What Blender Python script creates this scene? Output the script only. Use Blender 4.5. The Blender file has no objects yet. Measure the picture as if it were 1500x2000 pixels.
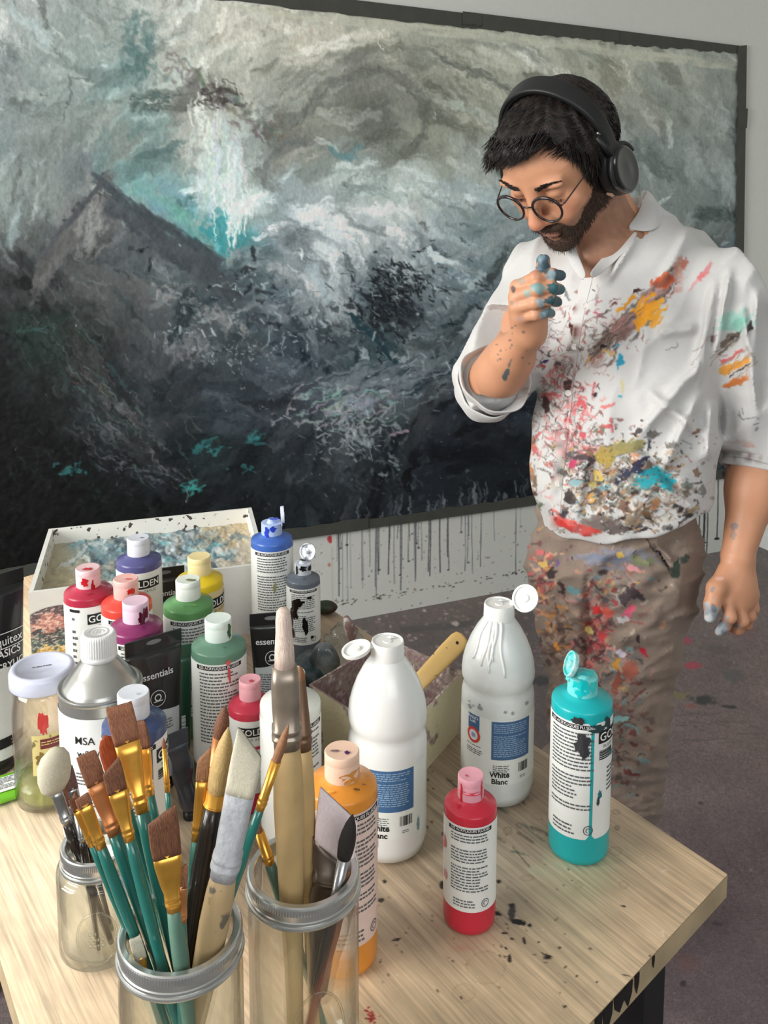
import bpy, bmesh, math, random
import numpy as np
from mathutils import Vector, Matrix

# ------------------------------------------------------------------ camera
FPX, CX, CY, PITCH, CAMZ = 1850.0, 750.0, 577.0, math.radians(7.0), 1.5
SC = bpy.context.scene
COL = SC.collection
cam_data = bpy.data.cameras.new('camera')
cam = bpy.data.objects.new('camera', cam_data)
COL.objects.link(cam)
cam.location = (0, 0, CAMZ)
cam.rotation_euler = (math.radians(90) - PITCH, 0, 0)
cam_data.sensor_fit = 'VERTICAL'
cam_data.sensor_height = 24.0
cam_data.lens = 24.0 * FPX / 2000.0
cam_data.shift_y = (CY - 1000.0) / 2000.0
cam_data.clip_start = 0.05
SC.camera = cam

# ------------------------------------------------------------------ light and exposure
SC.view_settings.view_transform = 'Standard'
SC.view_settings.look = 'None'
SC.view_settings.exposure = 0.0
SC.view_settings.gamma = 1.0
SC.view_settings.use_curve_mapping = False
SC.cycles.transparent_max_bounces = 40
SC.cycles.max_bounces = 14
SC.cycles.transmission_bounces = 14
world = bpy.data.worlds.new('daylight'); SC.world = world
world.use_nodes = True
wn = world.node_tree.nodes; wl = world.node_tree.links
wbg = wn['Background']
wtc = wn.new('ShaderNodeTexCoord'); wsep = wn.new('ShaderNodeSeparateXYZ'); wr = wn.new('ShaderNodeValToRGB')
wl.new(wtc.outputs['Generated'], wsep.inputs[0]); wl.new(wsep.outputs['Z'], wr.inputs[0])
wr.color_ramp.elements[0].position = 0.0; wr.color_ramp.elements[0].color = (.30, .29, .28, 1)
wr.color_ramp.elements[1].position = 0.55; wr.color_ramp.elements[1].color = (.80, .86, .93, 1)
wl.new(wr.outputs[0], wbg.inputs[0])
wbg.inputs[1].default_value = 0.62

def area_light(name, loc, target, sx, sy, power, color):
    d = bpy.data.lights.new(name, 'AREA'); d.shape = 'RECTANGLE'; d.size = sx; d.size_y = sy
    d.energy = power; d.color = color
    o = bpy.data.objects.new(name, d); COL.objects.link(o)
    o.location = loc
    o.rotation_euler = (Vector(target) - Vector(loc)).to_track_quat('-Z', 'Y').to_euler()
    return o
area_light('window_daylight', (-2.7, -0.1, 1.95), (0.0, 1.5, 0.9), 1.9, 1.7, 150, (1.0, .985, .96))
area_light('window_daylight_behind', (0.9, -1.6, 2.3), (0.3, 1.8, 0.9), 1.8, 1.2, 34, (.93, .97, 1.0))

# ------------------------------------------------------------------ helpers: projection
CAMP = np.array([0, 0, CAMZ]); cP, sP = math.cos(PITCH), math.sin(PITCH)
FW = np.array([0, cP, -sP]); UPV = np.array([0, sP, cP])
def project(P):
    d = np.asarray(P, float) - CAMP
    z = d @ FW
    return CX + FPX * d[..., 0] / z, CY - FPX * (d @ UPV) / z
def ray(px, py):
    return FW + np.array([1, 0, 0]) * ((px - CX) / FPX) - UPV * ((py - CY) / FPX)
def at_z(px, py, z):
    r = ray(px, py); t = (z - CAMZ) / r[2]; return CAMP + r * t
def at_y(px, py, Y):
    r = ray(px, py); return CAMP + r * (Y / r[1])
def S(r, g=None, b=None):
    if g is None: r, g, b = r
    f = lambda c: (c / 255 / 12.92) if c / 255 <= .04045 else ((c / 255 + .055) / 1.055) ** 2.4
    return (f(r), f(g), f(b))
def lin(a):
    a = np.clip(a, 0, 255) / 255.0
    return np.where(a <= .04045, a / 12.92, ((a + .055) / 1.055) ** 2.4)

# ------------------------------------------------------------------ helpers: objects
def link_mesh(name, me, parent=None, m=None):
    o = bpy.data.objects.new(name, me); COL.objects.link(o)
    if parent is not None: o.parent = parent
    if m is not None and len(me.materials) == 0: me.materials.append(m)
    return o
def mesh_from(name, verts, faces, m=None, parent=None, smooth=True, uvs=None):
    me = bpy.data.meshes.new(name)
    me.from_pydata([tuple(map(float, v)) for v in verts], [], [tuple(int(i) for i in f) for f in faces])
    me.validate()
    if smooth: me.polygons.foreach_set('use_smooth', [True] * len(me.polygons))
    me.update()
    return link_mesh(name, me, parent, m)
def big_mesh(name, verts, quads, m=None, parent=None, colors=None, smooth=True):
    me = bpy.data.meshes.new(name)
    verts = np.ascontiguousarray(verts, np.float32); quads = np.ascontiguousarray(quads, np.int32)
    me.vertices.add(len(verts)); me.vertices.foreach_set('co', verts.ravel())
    n = len(quads); k = quads.shape[1]
    me.loops.add(n * k); me.loops.foreach_set('vertex_index', quads.ravel())
    me.polygons.add(n); me.polygons.foreach_set('loop_start', np.arange(0, n * k, k, dtype=np.int32))
    me.polygons.foreach_set('loop_total', np.full(n, k, np.int32))
    if smooth: me.polygons.foreach_set('use_smooth', np.ones(n, bool))
    me.update(calc_edges=True)
    if colors is not None: set_colors(me, colors)
    return link_mesh(name, me, parent, m)
def set_colors(me, srgb, name='paint'):
    at = me.color_attributes.new(name, 'FLOAT_COLOR', 'POINT')
    c = np.ones((len(me.vertices), 4), np.float32); c[:, :3] = lin(np.asarray(srgb))
    at.data.foreach_set('color', c.ravel())
def verts_of(o):
    a = np.empty(len(o.data.vertices) * 3, np.float32); o.data.vertices.foreach_get('co', a)
    return a.reshape(-1, 3).astype(float)
def from_bm(name, bm, m=None, parent=None, smooth=False):
    me = bpy.data.meshes.new(name); bm.to_mesh(me); bm.free()
    if smooth: me.polygons.foreach_set('use_smooth', [True] * len(me.polygons))
    return link_mesh(name, me, parent, m)
def tag(o, label=None, cat=None, group=None, kind=None):
    if label: o['label'] = label
    if cat: o['category'] = cat
    if group: o['group'] = group
    if kind: o['kind'] = kind
    return o
def empty(name, loc, label=None, cat=None, group=None, rotz=0):
    o = bpy.data.objects.new(name, None); COL.objects.link(o); o.location = tuple(float(v) for v in loc)
    o.rotation_euler = (0, 0, rotz); o.empty_display_size = .02
    return tag(o, label, cat, group)

def lathe(name, prof, m, parent=None, seg=48, center=(0, 0), smooth=True, closed=False, squash=None):
    """revolve a list of (r, z) about z; r == 0 makes a pole"""
    V, F, rings = [], [], []
    for r, z in prof:
        if r <= 1e-7:
            rings.append([len(V)] * seg); V.append((center[0], center[1], z))
        else:
            b = len(V)
            for i in range(seg):
                a = 2 * math.pi * i / seg
                rr = r * (squash(a, z) if squash else 1)
                V.append((center[0] + rr * math.cos(a), center[1] + rr * math.sin(a), z))
            rings.append(list(range(b, b + seg)))
    pairs = list(zip(rings[:-1], rings[1:]))
    if closed: pairs.append((rings[-1], rings[0]))
    for A, B in pairs:
        for i in range(seg):
            j = (i + 1) % seg
            f = []
            for v in (A[i], A[j], B[j], B[i]):
                if v not in f: f.append(v)
            if len(f) >= 3: F.append(f)
    return mesh_from(name, V, F, m, parent, smooth)
def sharpen(o, ang=35):
    me = o.data
    bm = bmesh.new(); bm.from_mesh(me)
    for e in bm.edges:
        if len(e.link_faces) == 2 and e.calc_face_angle(0) > math.radians(ang): e.smooth = False
    bm.to_mesh(me); bm.free(); return o
def bevel(o, w, seg=2):
    md = o.modifiers.new('bevel', 'BEVEL'); md.width = w; md.segments = seg; md.limit_method = 'ANGLE'; return o
def box(name, lo, hi, m, parent=None, bev=0.0):
    x0, y0, z0 = lo; x1, y1, z1 = hi
    V = [(x0, y0, z0), (x1, y0, z0), (x1, y1, z0), (x0, y1, z0), (x0, y0, z1), (x1, y0, z1), (x1, y1, z1), (x0, y1, z1)]
    F = [(3, 2, 1, 0), (4, 5, 6, 7), (0, 1, 5, 4), (1, 2, 6, 5), (2, 3, 7, 6), (3, 0, 4, 7)]
    o = mesh_from(name, V, F, m, parent, False)
    if bev: bevel(o, bev)
    return o
def prism(name, pts, z0, z1, m, parent=None, bev=0.0):
    n = len(pts)
    V = [(p[0], p[1], z0) for p in pts] + [(p[0], p[1], z1) for p in pts]
    F = [tuple(range(n))[::-1], tuple(range(n, 2 * n))] + [(i, (i + 1) % n, n + (i + 1) % n, n + i) for i in range(n)]
    o = mesh_from(name, V, F, m, parent, False)
    if bev: bevel(o, bev)
    return o
def loft(name, sections, m, parent=None, seg=20, axis_up=None, smooth=True, power=2.0):
    """sections: (point, side vec, normal vec, a, b); closed ends"""
    V, F = [], []
    for (P, s, n, a, b) in sections:
        P, s, n = np.array(P), np.array(s), np.array(n)
        for i in range(seg):
            t = 2 * math.pi * i / seg; c, q = math.cos(t), math.sin(t)
            cc = math.copysign(abs(c) ** (2 / power), c); qq = math.copysign(abs(q) ** (2 / power), q)
            V.append(P + s * a * cc + n * b * qq)
    k = len(sections)
    for j in range(k - 1):
        for i in range(seg):
            i2 = (i + 1) % seg
            F.append((j * seg + i, j * seg + i2, (j + 1) * seg + i2, (j + 1) * seg + i))
    F.append(tuple(range(seg))[::-1]); F.append(tuple((k - 1) * seg + i for i in range(seg)))
    return mesh_from(name, V, F, m, parent, smooth)
def tube(name, pts, rad, m, parent=None, seg=10, closed=False):
    pts = [np.array(p, float) for p in pts]; n = len(pts)
    rad = rad if hasattr(rad, '__len__') else [rad] * n
    V, F = [], []
    up = np.array([.13, .21, .97])
    prev = None
    for i, p in enumerate(pts):
        if closed: t = pts[(i + 1) % n] - pts[i - 1]
        else: t = pts[min(i + 1, n - 1)] - pts[max(i - 1, 0)]
        t = t / (np.linalg.norm(t) + 1e-12)
        if prev is None:
            s = np.cross(t, up)
            if np.linalg.norm(s) < .1: s = np.cross(t, [1, 0, 0])
        else: s = prev - t * (prev @ t)
        s = s / np.linalg.norm(s); prev = s; q = np.cross(t, s)
        for k in range(seg):
            a = 2 * math.pi * k / seg
            V.append(p + (s * math.cos(a) + q * math.sin(a)) * rad[i])
    for i in range(n if closed else n - 1):
        j = (i + 1) % n
        for k in range(seg):
            k2 = (k + 1) % seg
            F.append((i * seg + k, i * seg + k2, j * seg + k2, j * seg + k))
    if not closed:
        F.append(tuple(range(seg))[::-1]); F.append(tuple((n - 1) * seg + k for k in range(seg)))
    return mesh_from(name, V, F, m, parent)

# text turned into a flat mesh, then bent round a cylinder or laid on a plane
_tc = {}
def text_verts(s, size, bold=0.0, align='CENTER', spacing=1.0):
    key = (s, round(size, 5), bold, align, spacing)
    if key in _tc: return _tc[key]
    cu = bpy.data.curves.new('lettering', 'FONT'); cu.body = s; cu.size = 1.0; cu.offset = bold
    cu.align_x = align; cu.resolution_u = 3; cu.space_character = spacing
    o = bpy.data.objects.new('lettering', cu); COL.objects.link(o)
    dg = bpy.context.evaluated_depsgraph_get(); dg.update()
    me = bpy.data.meshes.new_from_object(o.evaluated_get(dg))
    V = np.array([v.co[:] for v in me.vertices]) * size if len(me.vertices) else np.zeros((0, 3))
    F = [tuple(p.vertices) for p in me.polygons]
    bpy.data.objects.remove(o); bpy.data.curves.remove(cu); bpy.data.meshes.remove(me)
    _tc[key] = (V, F); return V, F
def rects(L):
    V, F = [], []
    for (x0, y0, x1, y1) in L:
        n = max(1, int(abs(x1 - x0) / .003)); b = len(V)
        for i in range(n + 1):
            x = x0 + (x1 - x0) * i / n; V += [(x, y0, 0), (x, y1, 0)]
        for i in range(n): F.append((b + 2 * i, b + 2 * i + 2, b + 2 * i + 3, b + 2 * i + 1))
    return np.array(V), F
def merge(parts):
    V, F = [], []; b = 0
    for v, f, off in parts:
        if len(v) == 0: continue
        V.append(np.asarray(v) + np.array([off[0], off[1], 0])); F += [tuple(i + b for i in q) for q in f]; b += len(v)
    return (np.vstack(V) if V else np.zeros((0, 3))), F
def wrap(name, VF, r, z0, ang, m, parent):
    """flat (x,y) artwork centred on angle ang, bottom reference z0, on a cylinder radius r about the parent's z axis"""
    V, F = VF
    if len(V) == 0: return None
    a = ang + V[:, 0] / r
    W = np.stack([r * np.cos(a), r * np.sin(a), z0 + V[:, 1]], 1)
    return mesh_from(name, W, F, m, parent, False)
def flat(name, VF, O, ex, ey, m, parent):
    V, F = VF
    if len(V) == 0: return None
    W = np.array(O) + V[:, :1] * np.array(ex) + V[:, 1:2] * np.array(ey)
    return mesh_from(name, W, F, m, parent, False)

# ------------------------------------------------------------------ helpers: materials
def newmat(name):
    m = bpy.data.materials.new(name); m.use_nodes = True
    return m, m.node_tree.nodes, m.node_tree.links, m.node_tree.nodes['Principled BSDF']
def mat(name, col, rough=.5, metal=0.0, spec=.5, var=.06, scale=40, bump=0.0, bscale=200, sub=0.0, coat=0.0, trans=0.0, ior=1.45, col2=None, thr=None):
    """plain surface with a little procedural mottling"""
    m, N, L, b = newmat(name)
    tc = N.new('ShaderNodeTexCoord'); nz = N.new('ShaderNodeTexNoise'); nz.inputs['Scale'].default_value = scale
    nz.inputs['Detail'].default_value = 4
    L.new(tc.outputs['Object'], nz.inputs['Vector'])
    cr = N.new('ShaderNodeValToRGB'); L.new(nz.outputs['Fac'], cr.inputs[0])
    c = np.array(col)
    e = cr.color_ramp.elements
    if col2 is None:
        e[0].position = .3; e[1].position = .7
        e[0].color = (*np.clip(c * (1 - var), 0, 1), 1); e[1].color = (*np.clip(c * (1 + var), 0, 1), 1)
    else:
        t = thr or (.5, .6)
        e[0].position = t[0]; e[1].position = t[1]; e[0].color = (*c, 1); e[1].color = (*col2, 1)
    L.new(cr.outputs[0], b.inputs['Base Color'])
    b.inputs['Roughness'].default_value = rough; b.inputs['Metallic'].default_value = metal
    b.inputs['Specular IOR Level'].default_value = spec; b.inputs['IOR'].default_value = ior
    b.inputs['Coat Weight'].default_value = coat; b.inputs['Transmission Weight'].default_value = trans
    if sub:
        b.inputs['Subsurface Weight'].default_value = sub; b.inputs['Subsurface Radius'].default_value = (.02, .01, .006)
        b.inputs['Subsurface Scale'].default_value = .3
    if bump:
        n2 = N.new('ShaderNodeTexNoise'); n2.inputs['Scale'].default_value = bscale; n2.inputs['Detail'].default_value = 3
        L.new(tc.outputs['Object'], n2.inputs['Vector'])
        bp = N.new('ShaderNodeBump'); bp.inputs['Strength'].default_value = bump; bp.inputs['Distance'].default_value = .002
        L.new(n2.outputs['Fac'], bp.inputs['Height']); L.new(bp.outputs[0], b.inputs['Normal'])
    return m
def paintmat(name, rough=.6, spec=.4, bump=0.0, bscale=150, grain=0.0, gscale=300, bdist=.002, sheen=0.0):
    """surface coloured by the paint laid on its vertices"""
    m, N, L, b = newmat(name)
    a = N.new('ShaderNodeVertexColor'); a.layer_name = 'paint'
    out = a.outputs[0]
    tc = N.new('ShaderNodeTexCoord')
    if grain:
        nz = N.new('ShaderNodeTexNoise'); nz.inputs['Scale'].default_value = gscale; nz.inputs['Detail'].default_value = 5
        L.new(tc.outputs['Object'], nz.inputs['Vector'])
        mr = N.new('ShaderNodeMapRange'); mr.inputs[1].default_value = .3; mr.inputs[2].default_value = .7
        mr.inputs[3].default_value = 1 - grain; mr.inputs[4].default_value = 1 + grain
        L.new(nz.outputs['Fac'], mr.inputs[0])
        vm = N.new('ShaderNodeVectorMath'); vm.operation = 'SCALE'
        L.new(out, vm.inputs[0]); L.new(mr.outputs[0], vm.inputs['Scale']); out = vm.outputs[0]
    L.new(out, b.inputs['Base Color'])
    b.inputs['Roughness'].default_value = rough; b.inputs['Specular IOR Level'].default_value = spec
    b.inputs['Sheen Weight'].default_value = sheen
    if bump:
        n2 = N.new('ShaderNodeTexNoise'); n2.inputs['Scale'].default_value = bscale; n2.inputs['Detail'].default_value = 4
        L.new(tc.outputs['Object'], n2.inputs['Vector'])
        bp = N.new('ShaderNodeBump'); bp.inputs['Strength'].default_value = bump; bp.inputs['Distance'].default_value = bdist
        L.new(n2.outputs['Fac'], bp.inputs['Height']); L.new(bp.outputs[0], b.inputs['Normal'])
    return m
def glassmat(name, tint=(1, 1, 1), refr=.4, rough=.0, edge=.5):
    """clear glass: mostly straight-through with real refraction mixed in and Fresnel reflection on top"""
    m, N, L, b = newmat(name); N.remove(b)
    out = N['Material Output']
    tr = N.new('ShaderNodeBsdfTransparent'); tr.inputs[0].default_value = (*tint, 1)
    lw0 = N.new('ShaderNodeLayerWeight'); lw0.inputs[0].default_value = .5; p0_ = N.new('ShaderNodeMath'); p0_.operation = 'POWER'; p0_.inputs[1].default_value = 3.5; L.new(lw0.outputs['Facing'], p0_.inputs[0])
    mc0 = N.new('ShaderNodeMix'); mc0.data_type = 'RGBA'; L.new(p0_.outputs[0], mc0.inputs['Factor']); mc0.inputs['A'].default_value = (*tint, 1); mc0.inputs['B'].default_value = (tint[0] * edge, tint[1] * edge * 1.03, tint[2] * edge, 1)
    L.new(mc0.outputs['Result'], tr.inputs[0])
    rf = N.new('ShaderNodeBsdfRefraction'); rf.inputs[0].default_value = (*tint, 1); rf.inputs['IOR'].default_value = 1.12; rf.inputs['Roughness'].default_value = rough
    gl = N.new('ShaderNodeBsdfGlossy'); gl.inputs['Roughness'].default_value = .03
    m1 = N.new('ShaderNodeMixShader'); m1.inputs[0].default_value = refr
    L.new(tr.outputs[0], m1.inputs[1]); L.new(rf.outputs[0], m1.inputs[2])
    lw = N.new('ShaderNodeLayerWeight'); lw.inputs[0].default_value = .5; pw = N.new('ShaderNodeMath'); pw.operation = 'POWER'; pw.inputs[1].default_value = 4; L.new(lw.outputs['Facing'], pw.inputs[0])
    fr = N.new('ShaderNodeMath'); fr.operation = 'MULTIPLY_ADD'; fr.inputs[1].default_value = .6; fr.inputs[2].default_value = .05; L.new(pw.outputs[0], fr.inputs[0])
    tc = N.new('ShaderNodeTexCoord'); nz = N.new('ShaderNodeTexNoise'); nz.inputs['Scale'].default_value = 28
    bp = N.new('ShaderNodeBump'); bp.inputs['Strength'].default_value = .35; bp.inputs['Distance'].default_value = .003
    L.new(tc.outputs['Object'], nz.inputs['Vector']); L.new(nz.outputs['Fac'], bp.inputs['Height'])
    L.new(bp.outputs[0], gl.inputs['Normal']); gl.inputs[0].default_value = (.9, .9, .9, 1); L.new(bp.outputs[0], rf.inputs['Normal'])
    m2 = N.new('ShaderNodeMixShader'); L.new(fr.outputs[0], m2.inputs[0]); L.new(m1.outputs[0], m2.inputs[1]); L.new(gl.outputs[0], m2.inputs[2])
    L.new(m2.outputs[0], out.inputs[0]); return m

# ------------------------------------------------------------------ helpers: numpy noise and a paint sheet
def hash2(ix, iy, seed):
    h = (ix.astype(np.int64) * 374761393 + iy.astype(np.int64) * 668265263 + seed * 2147483647) & 0xffffffff
    h = ((h ^ (h >> 13)) * 1274126177) & 0xffffffff
    return ((h ^ (h >> 16)) & 0xffff) / 65535.0
def vnoise(x, y, seed=0):
    ix = np.floor(x); iy = np.floor(y); fx = x - ix; fy = y - iy
    fx = fx * fx * (3 - 2 * fx); fy = fy * fy * (3 - 2 * fy)
    a = hash2(ix, iy, seed); b = hash2(ix + 1, iy, seed); c = hash2(ix, iy + 1, seed); d = hash2(ix + 1, iy + 1, seed)
    return (a * (1 - fx) + b * fx) * (1 - fy) + (c * (1 - fx) + d * fx) * fy
def fbm(x, y, seed=0, oct=4):
    s = 0; a = .5; t = 0
    for o in range(oct):
        s = s + a * vnoise(x * 2 ** o, y * 2 ** o, seed + o * 17); t += a; a *= .5
    return s / t
class Sheet:
    """a colour sheet addressed in picture units, later laid on the vertices of the surface it belongs to"""
    def __init__(s, x0, y0, x1, y1, sc, col):
        s.x0, s.y0, s.sc = x0, y0, sc
        s.w, s.h = int((x1 - x0) / sc) + 1, int((y1 - y0) / sc) + 1
        s.A = np.empty((s.h, s.w, 3), np.float32); s.A[:] = col
        yy, xx = np.mgrid[0:s.h, 0:s.w].astype(np.float32)
        s.X = x0 + xx * sc; s.Y = y0 + yy * sc
    def win(s, x, y, r):
        i0 = max(0, int((x - r - s.x0) / s.sc)); i1 = min(s.w, int((x + r - s.x0) / s.sc) + 2)
        j0 = max(0, int((y - r - s.y0) / s.sc)); j1 = min(s.h, int((y + r - s.y0) / s.sc) + 2)
        return None if (i0 >= i1 or j0 >= j1) else (slice(j0, j1), slice(i0, i1))
    def blend(s, w, m, col):
        m = np.clip(m, 0, 1)[..., None]; s.A[w] = s.A[w] * (1 - m) + np.array(col, np.float32) * m
    def blob(s, x, y, rx, ry, ang, col, a=1.0, rag=.35, soft=.15, seed=None, fq=.12):
        w = s.win(x, y, max(rx, ry) * 1.6)
        if w is None: return
        seed = random.randrange(9999) if seed is None else seed
        X, Y = s.X[w] - x, s.Y[w] - y; c, q = math.cos(ang), math.sin(ang)
        u = (X * c + Y * q) / rx; v = (-X * q + Y * c) / ry
        d = np.sqrt(u * u + v * v) + rag * (fbm(s.X[w] * fq, s.Y[w] * fq, seed, 3) - .5) * 2
        s.blend(w, (1 - d) / soft * a if soft > 0 else (d < 1) * a, col) if a >= 1 else s.blend(w, np.clip((1 - d) / max(soft, .01), 0, 1) * a, col)
    def stroke(s, x, y, L, wd, ang, col, a=.8, dry=.5, bend=0.0, seed=None):
        """a brush stroke with dry streaks along its length"""
        w = s.win(x, y, L * .6 + wd + abs(bend) * L)
        if w is None: return
        seed = random.randrange(9999) if seed is None else seed
        X, Y = s.X[w] - x, s.Y[w] - y; c, q = math.cos(ang), math.sin(ang)
        u = X * c + Y * q; v = -X * q + Y * c; v = v - bend * (u * u / max(L, 1) - L / 12)
        un = u / (L / 2); vn = v / (wd / 2)
        edge = 1 - np.abs(un) - .25 * (vnoise(v * .9, u * .02, seed) - .5)
        m = np.clip(edge * 6, 0, 1) * np.clip((1 - np.abs(vn)) * 2.5, 0, 1)
        if dry > 0:
            st = vnoise(v * .8 + 100, u * .03, seed + 5) * .6 + vnoise(u * .25, v * .5, seed + 9) * .4
            m = m * np.clip((st - dry * (.35 + .4 * (un * .5 + .5))) * 4 + .4, 0, 1)
        s.blend(w, m * a, col)
    def line(s, pts, wd, col, a=.9, taper=True):
        pts = np.array(pts, float)
        for p, q in zip(pts[:-1], pts[1:]):
            L = np.hypot(*(q - p)); n = max(2, int(L / max(.6 * wd, .7)))
            for t in np.linspace(0, 1, n):
                c = p + (q - p) * t; w = s.win(c[0], c[1], wd + 1)
                if w is None: continue
                d = np.hypot(s.X[w] - c[0], s.Y[w] - c[1]); s.blend(w, np.clip((wd / 2 - d) / (.8 * s.sc) + .5, 0, 1) * a, col)
    def loosen(s, big, small, f1=.05, f2=.17):
        a, b = fbm(s.X * f1, s.Y * f1, 61, 3) - .5, fbm(s.X * f1 + 40, s.Y * f1, 62, 3) - .5
        c, d = fbm(s.X * f2, s.Y * f2, 63, 2) - .5, fbm(s.X * f2 + 40, s.Y * f2, 64, 2) - .5
        s.A = s.sample((s.X + a * big + c * small).ravel(), (s.Y + b * big + d * small).ravel()).reshape(s.A.shape).astype(np.float32)
    def sample(s, px, py):
        u = np.clip((np.asarray(px) - s.x0) / s.sc, 0, s.w - 1.001); v = np.clip((np.asarray(py) - s.y0) / s.sc, 0, s.h - 1.001)
        i = u.astype(int); j = v.astype(int); fu = (u - i)[:, None]; fv = (v - j)[:, None]
        A = s.A
        return (A[j, i] * (1 - fu) + A[j, i + 1] * fu) * (1 - fv) + (A[j + 1, i] * (1 - fu) + A[j + 1, i + 1] * fu) * fv
def rbf(X, Y, pts, sig):
    """smooth field through scattered colour samples"""
    P = np.array([(p[0], p[1]) for p in pts], float); C = np.array([p[2] for p in pts], float)
    num = np.zeros(X.shape + (3,), np.float32); den = np.zeros(X.shape, np.float32) + 1e-9
    for (x, y), c in zip(P, C):
        d2 = (X - x) ** 2 + (Y - y) ** 2
        w = 1.0 / (d2 / sig ** 2 + .15) ** 2.2
        num += w[..., None] * c; den += w
    return num / den[..., None]
def grid_mesh(name, P, m, parent, colors, smooth=True):
    """P: (h, w, 3) array of positions"""
    h, w = P.shape[:2]
    idx = np.arange(h * w).reshape(h, w)
    q = np.stack([idx[:-1, :-1], idx[1:, :-1], idx[1:, 1:], idx[:-1, 1:]], -1).reshape(-1, 4)
    return big_mesh(name, P.reshape(-1, 3), q, m, parent, colors, smooth)

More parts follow.
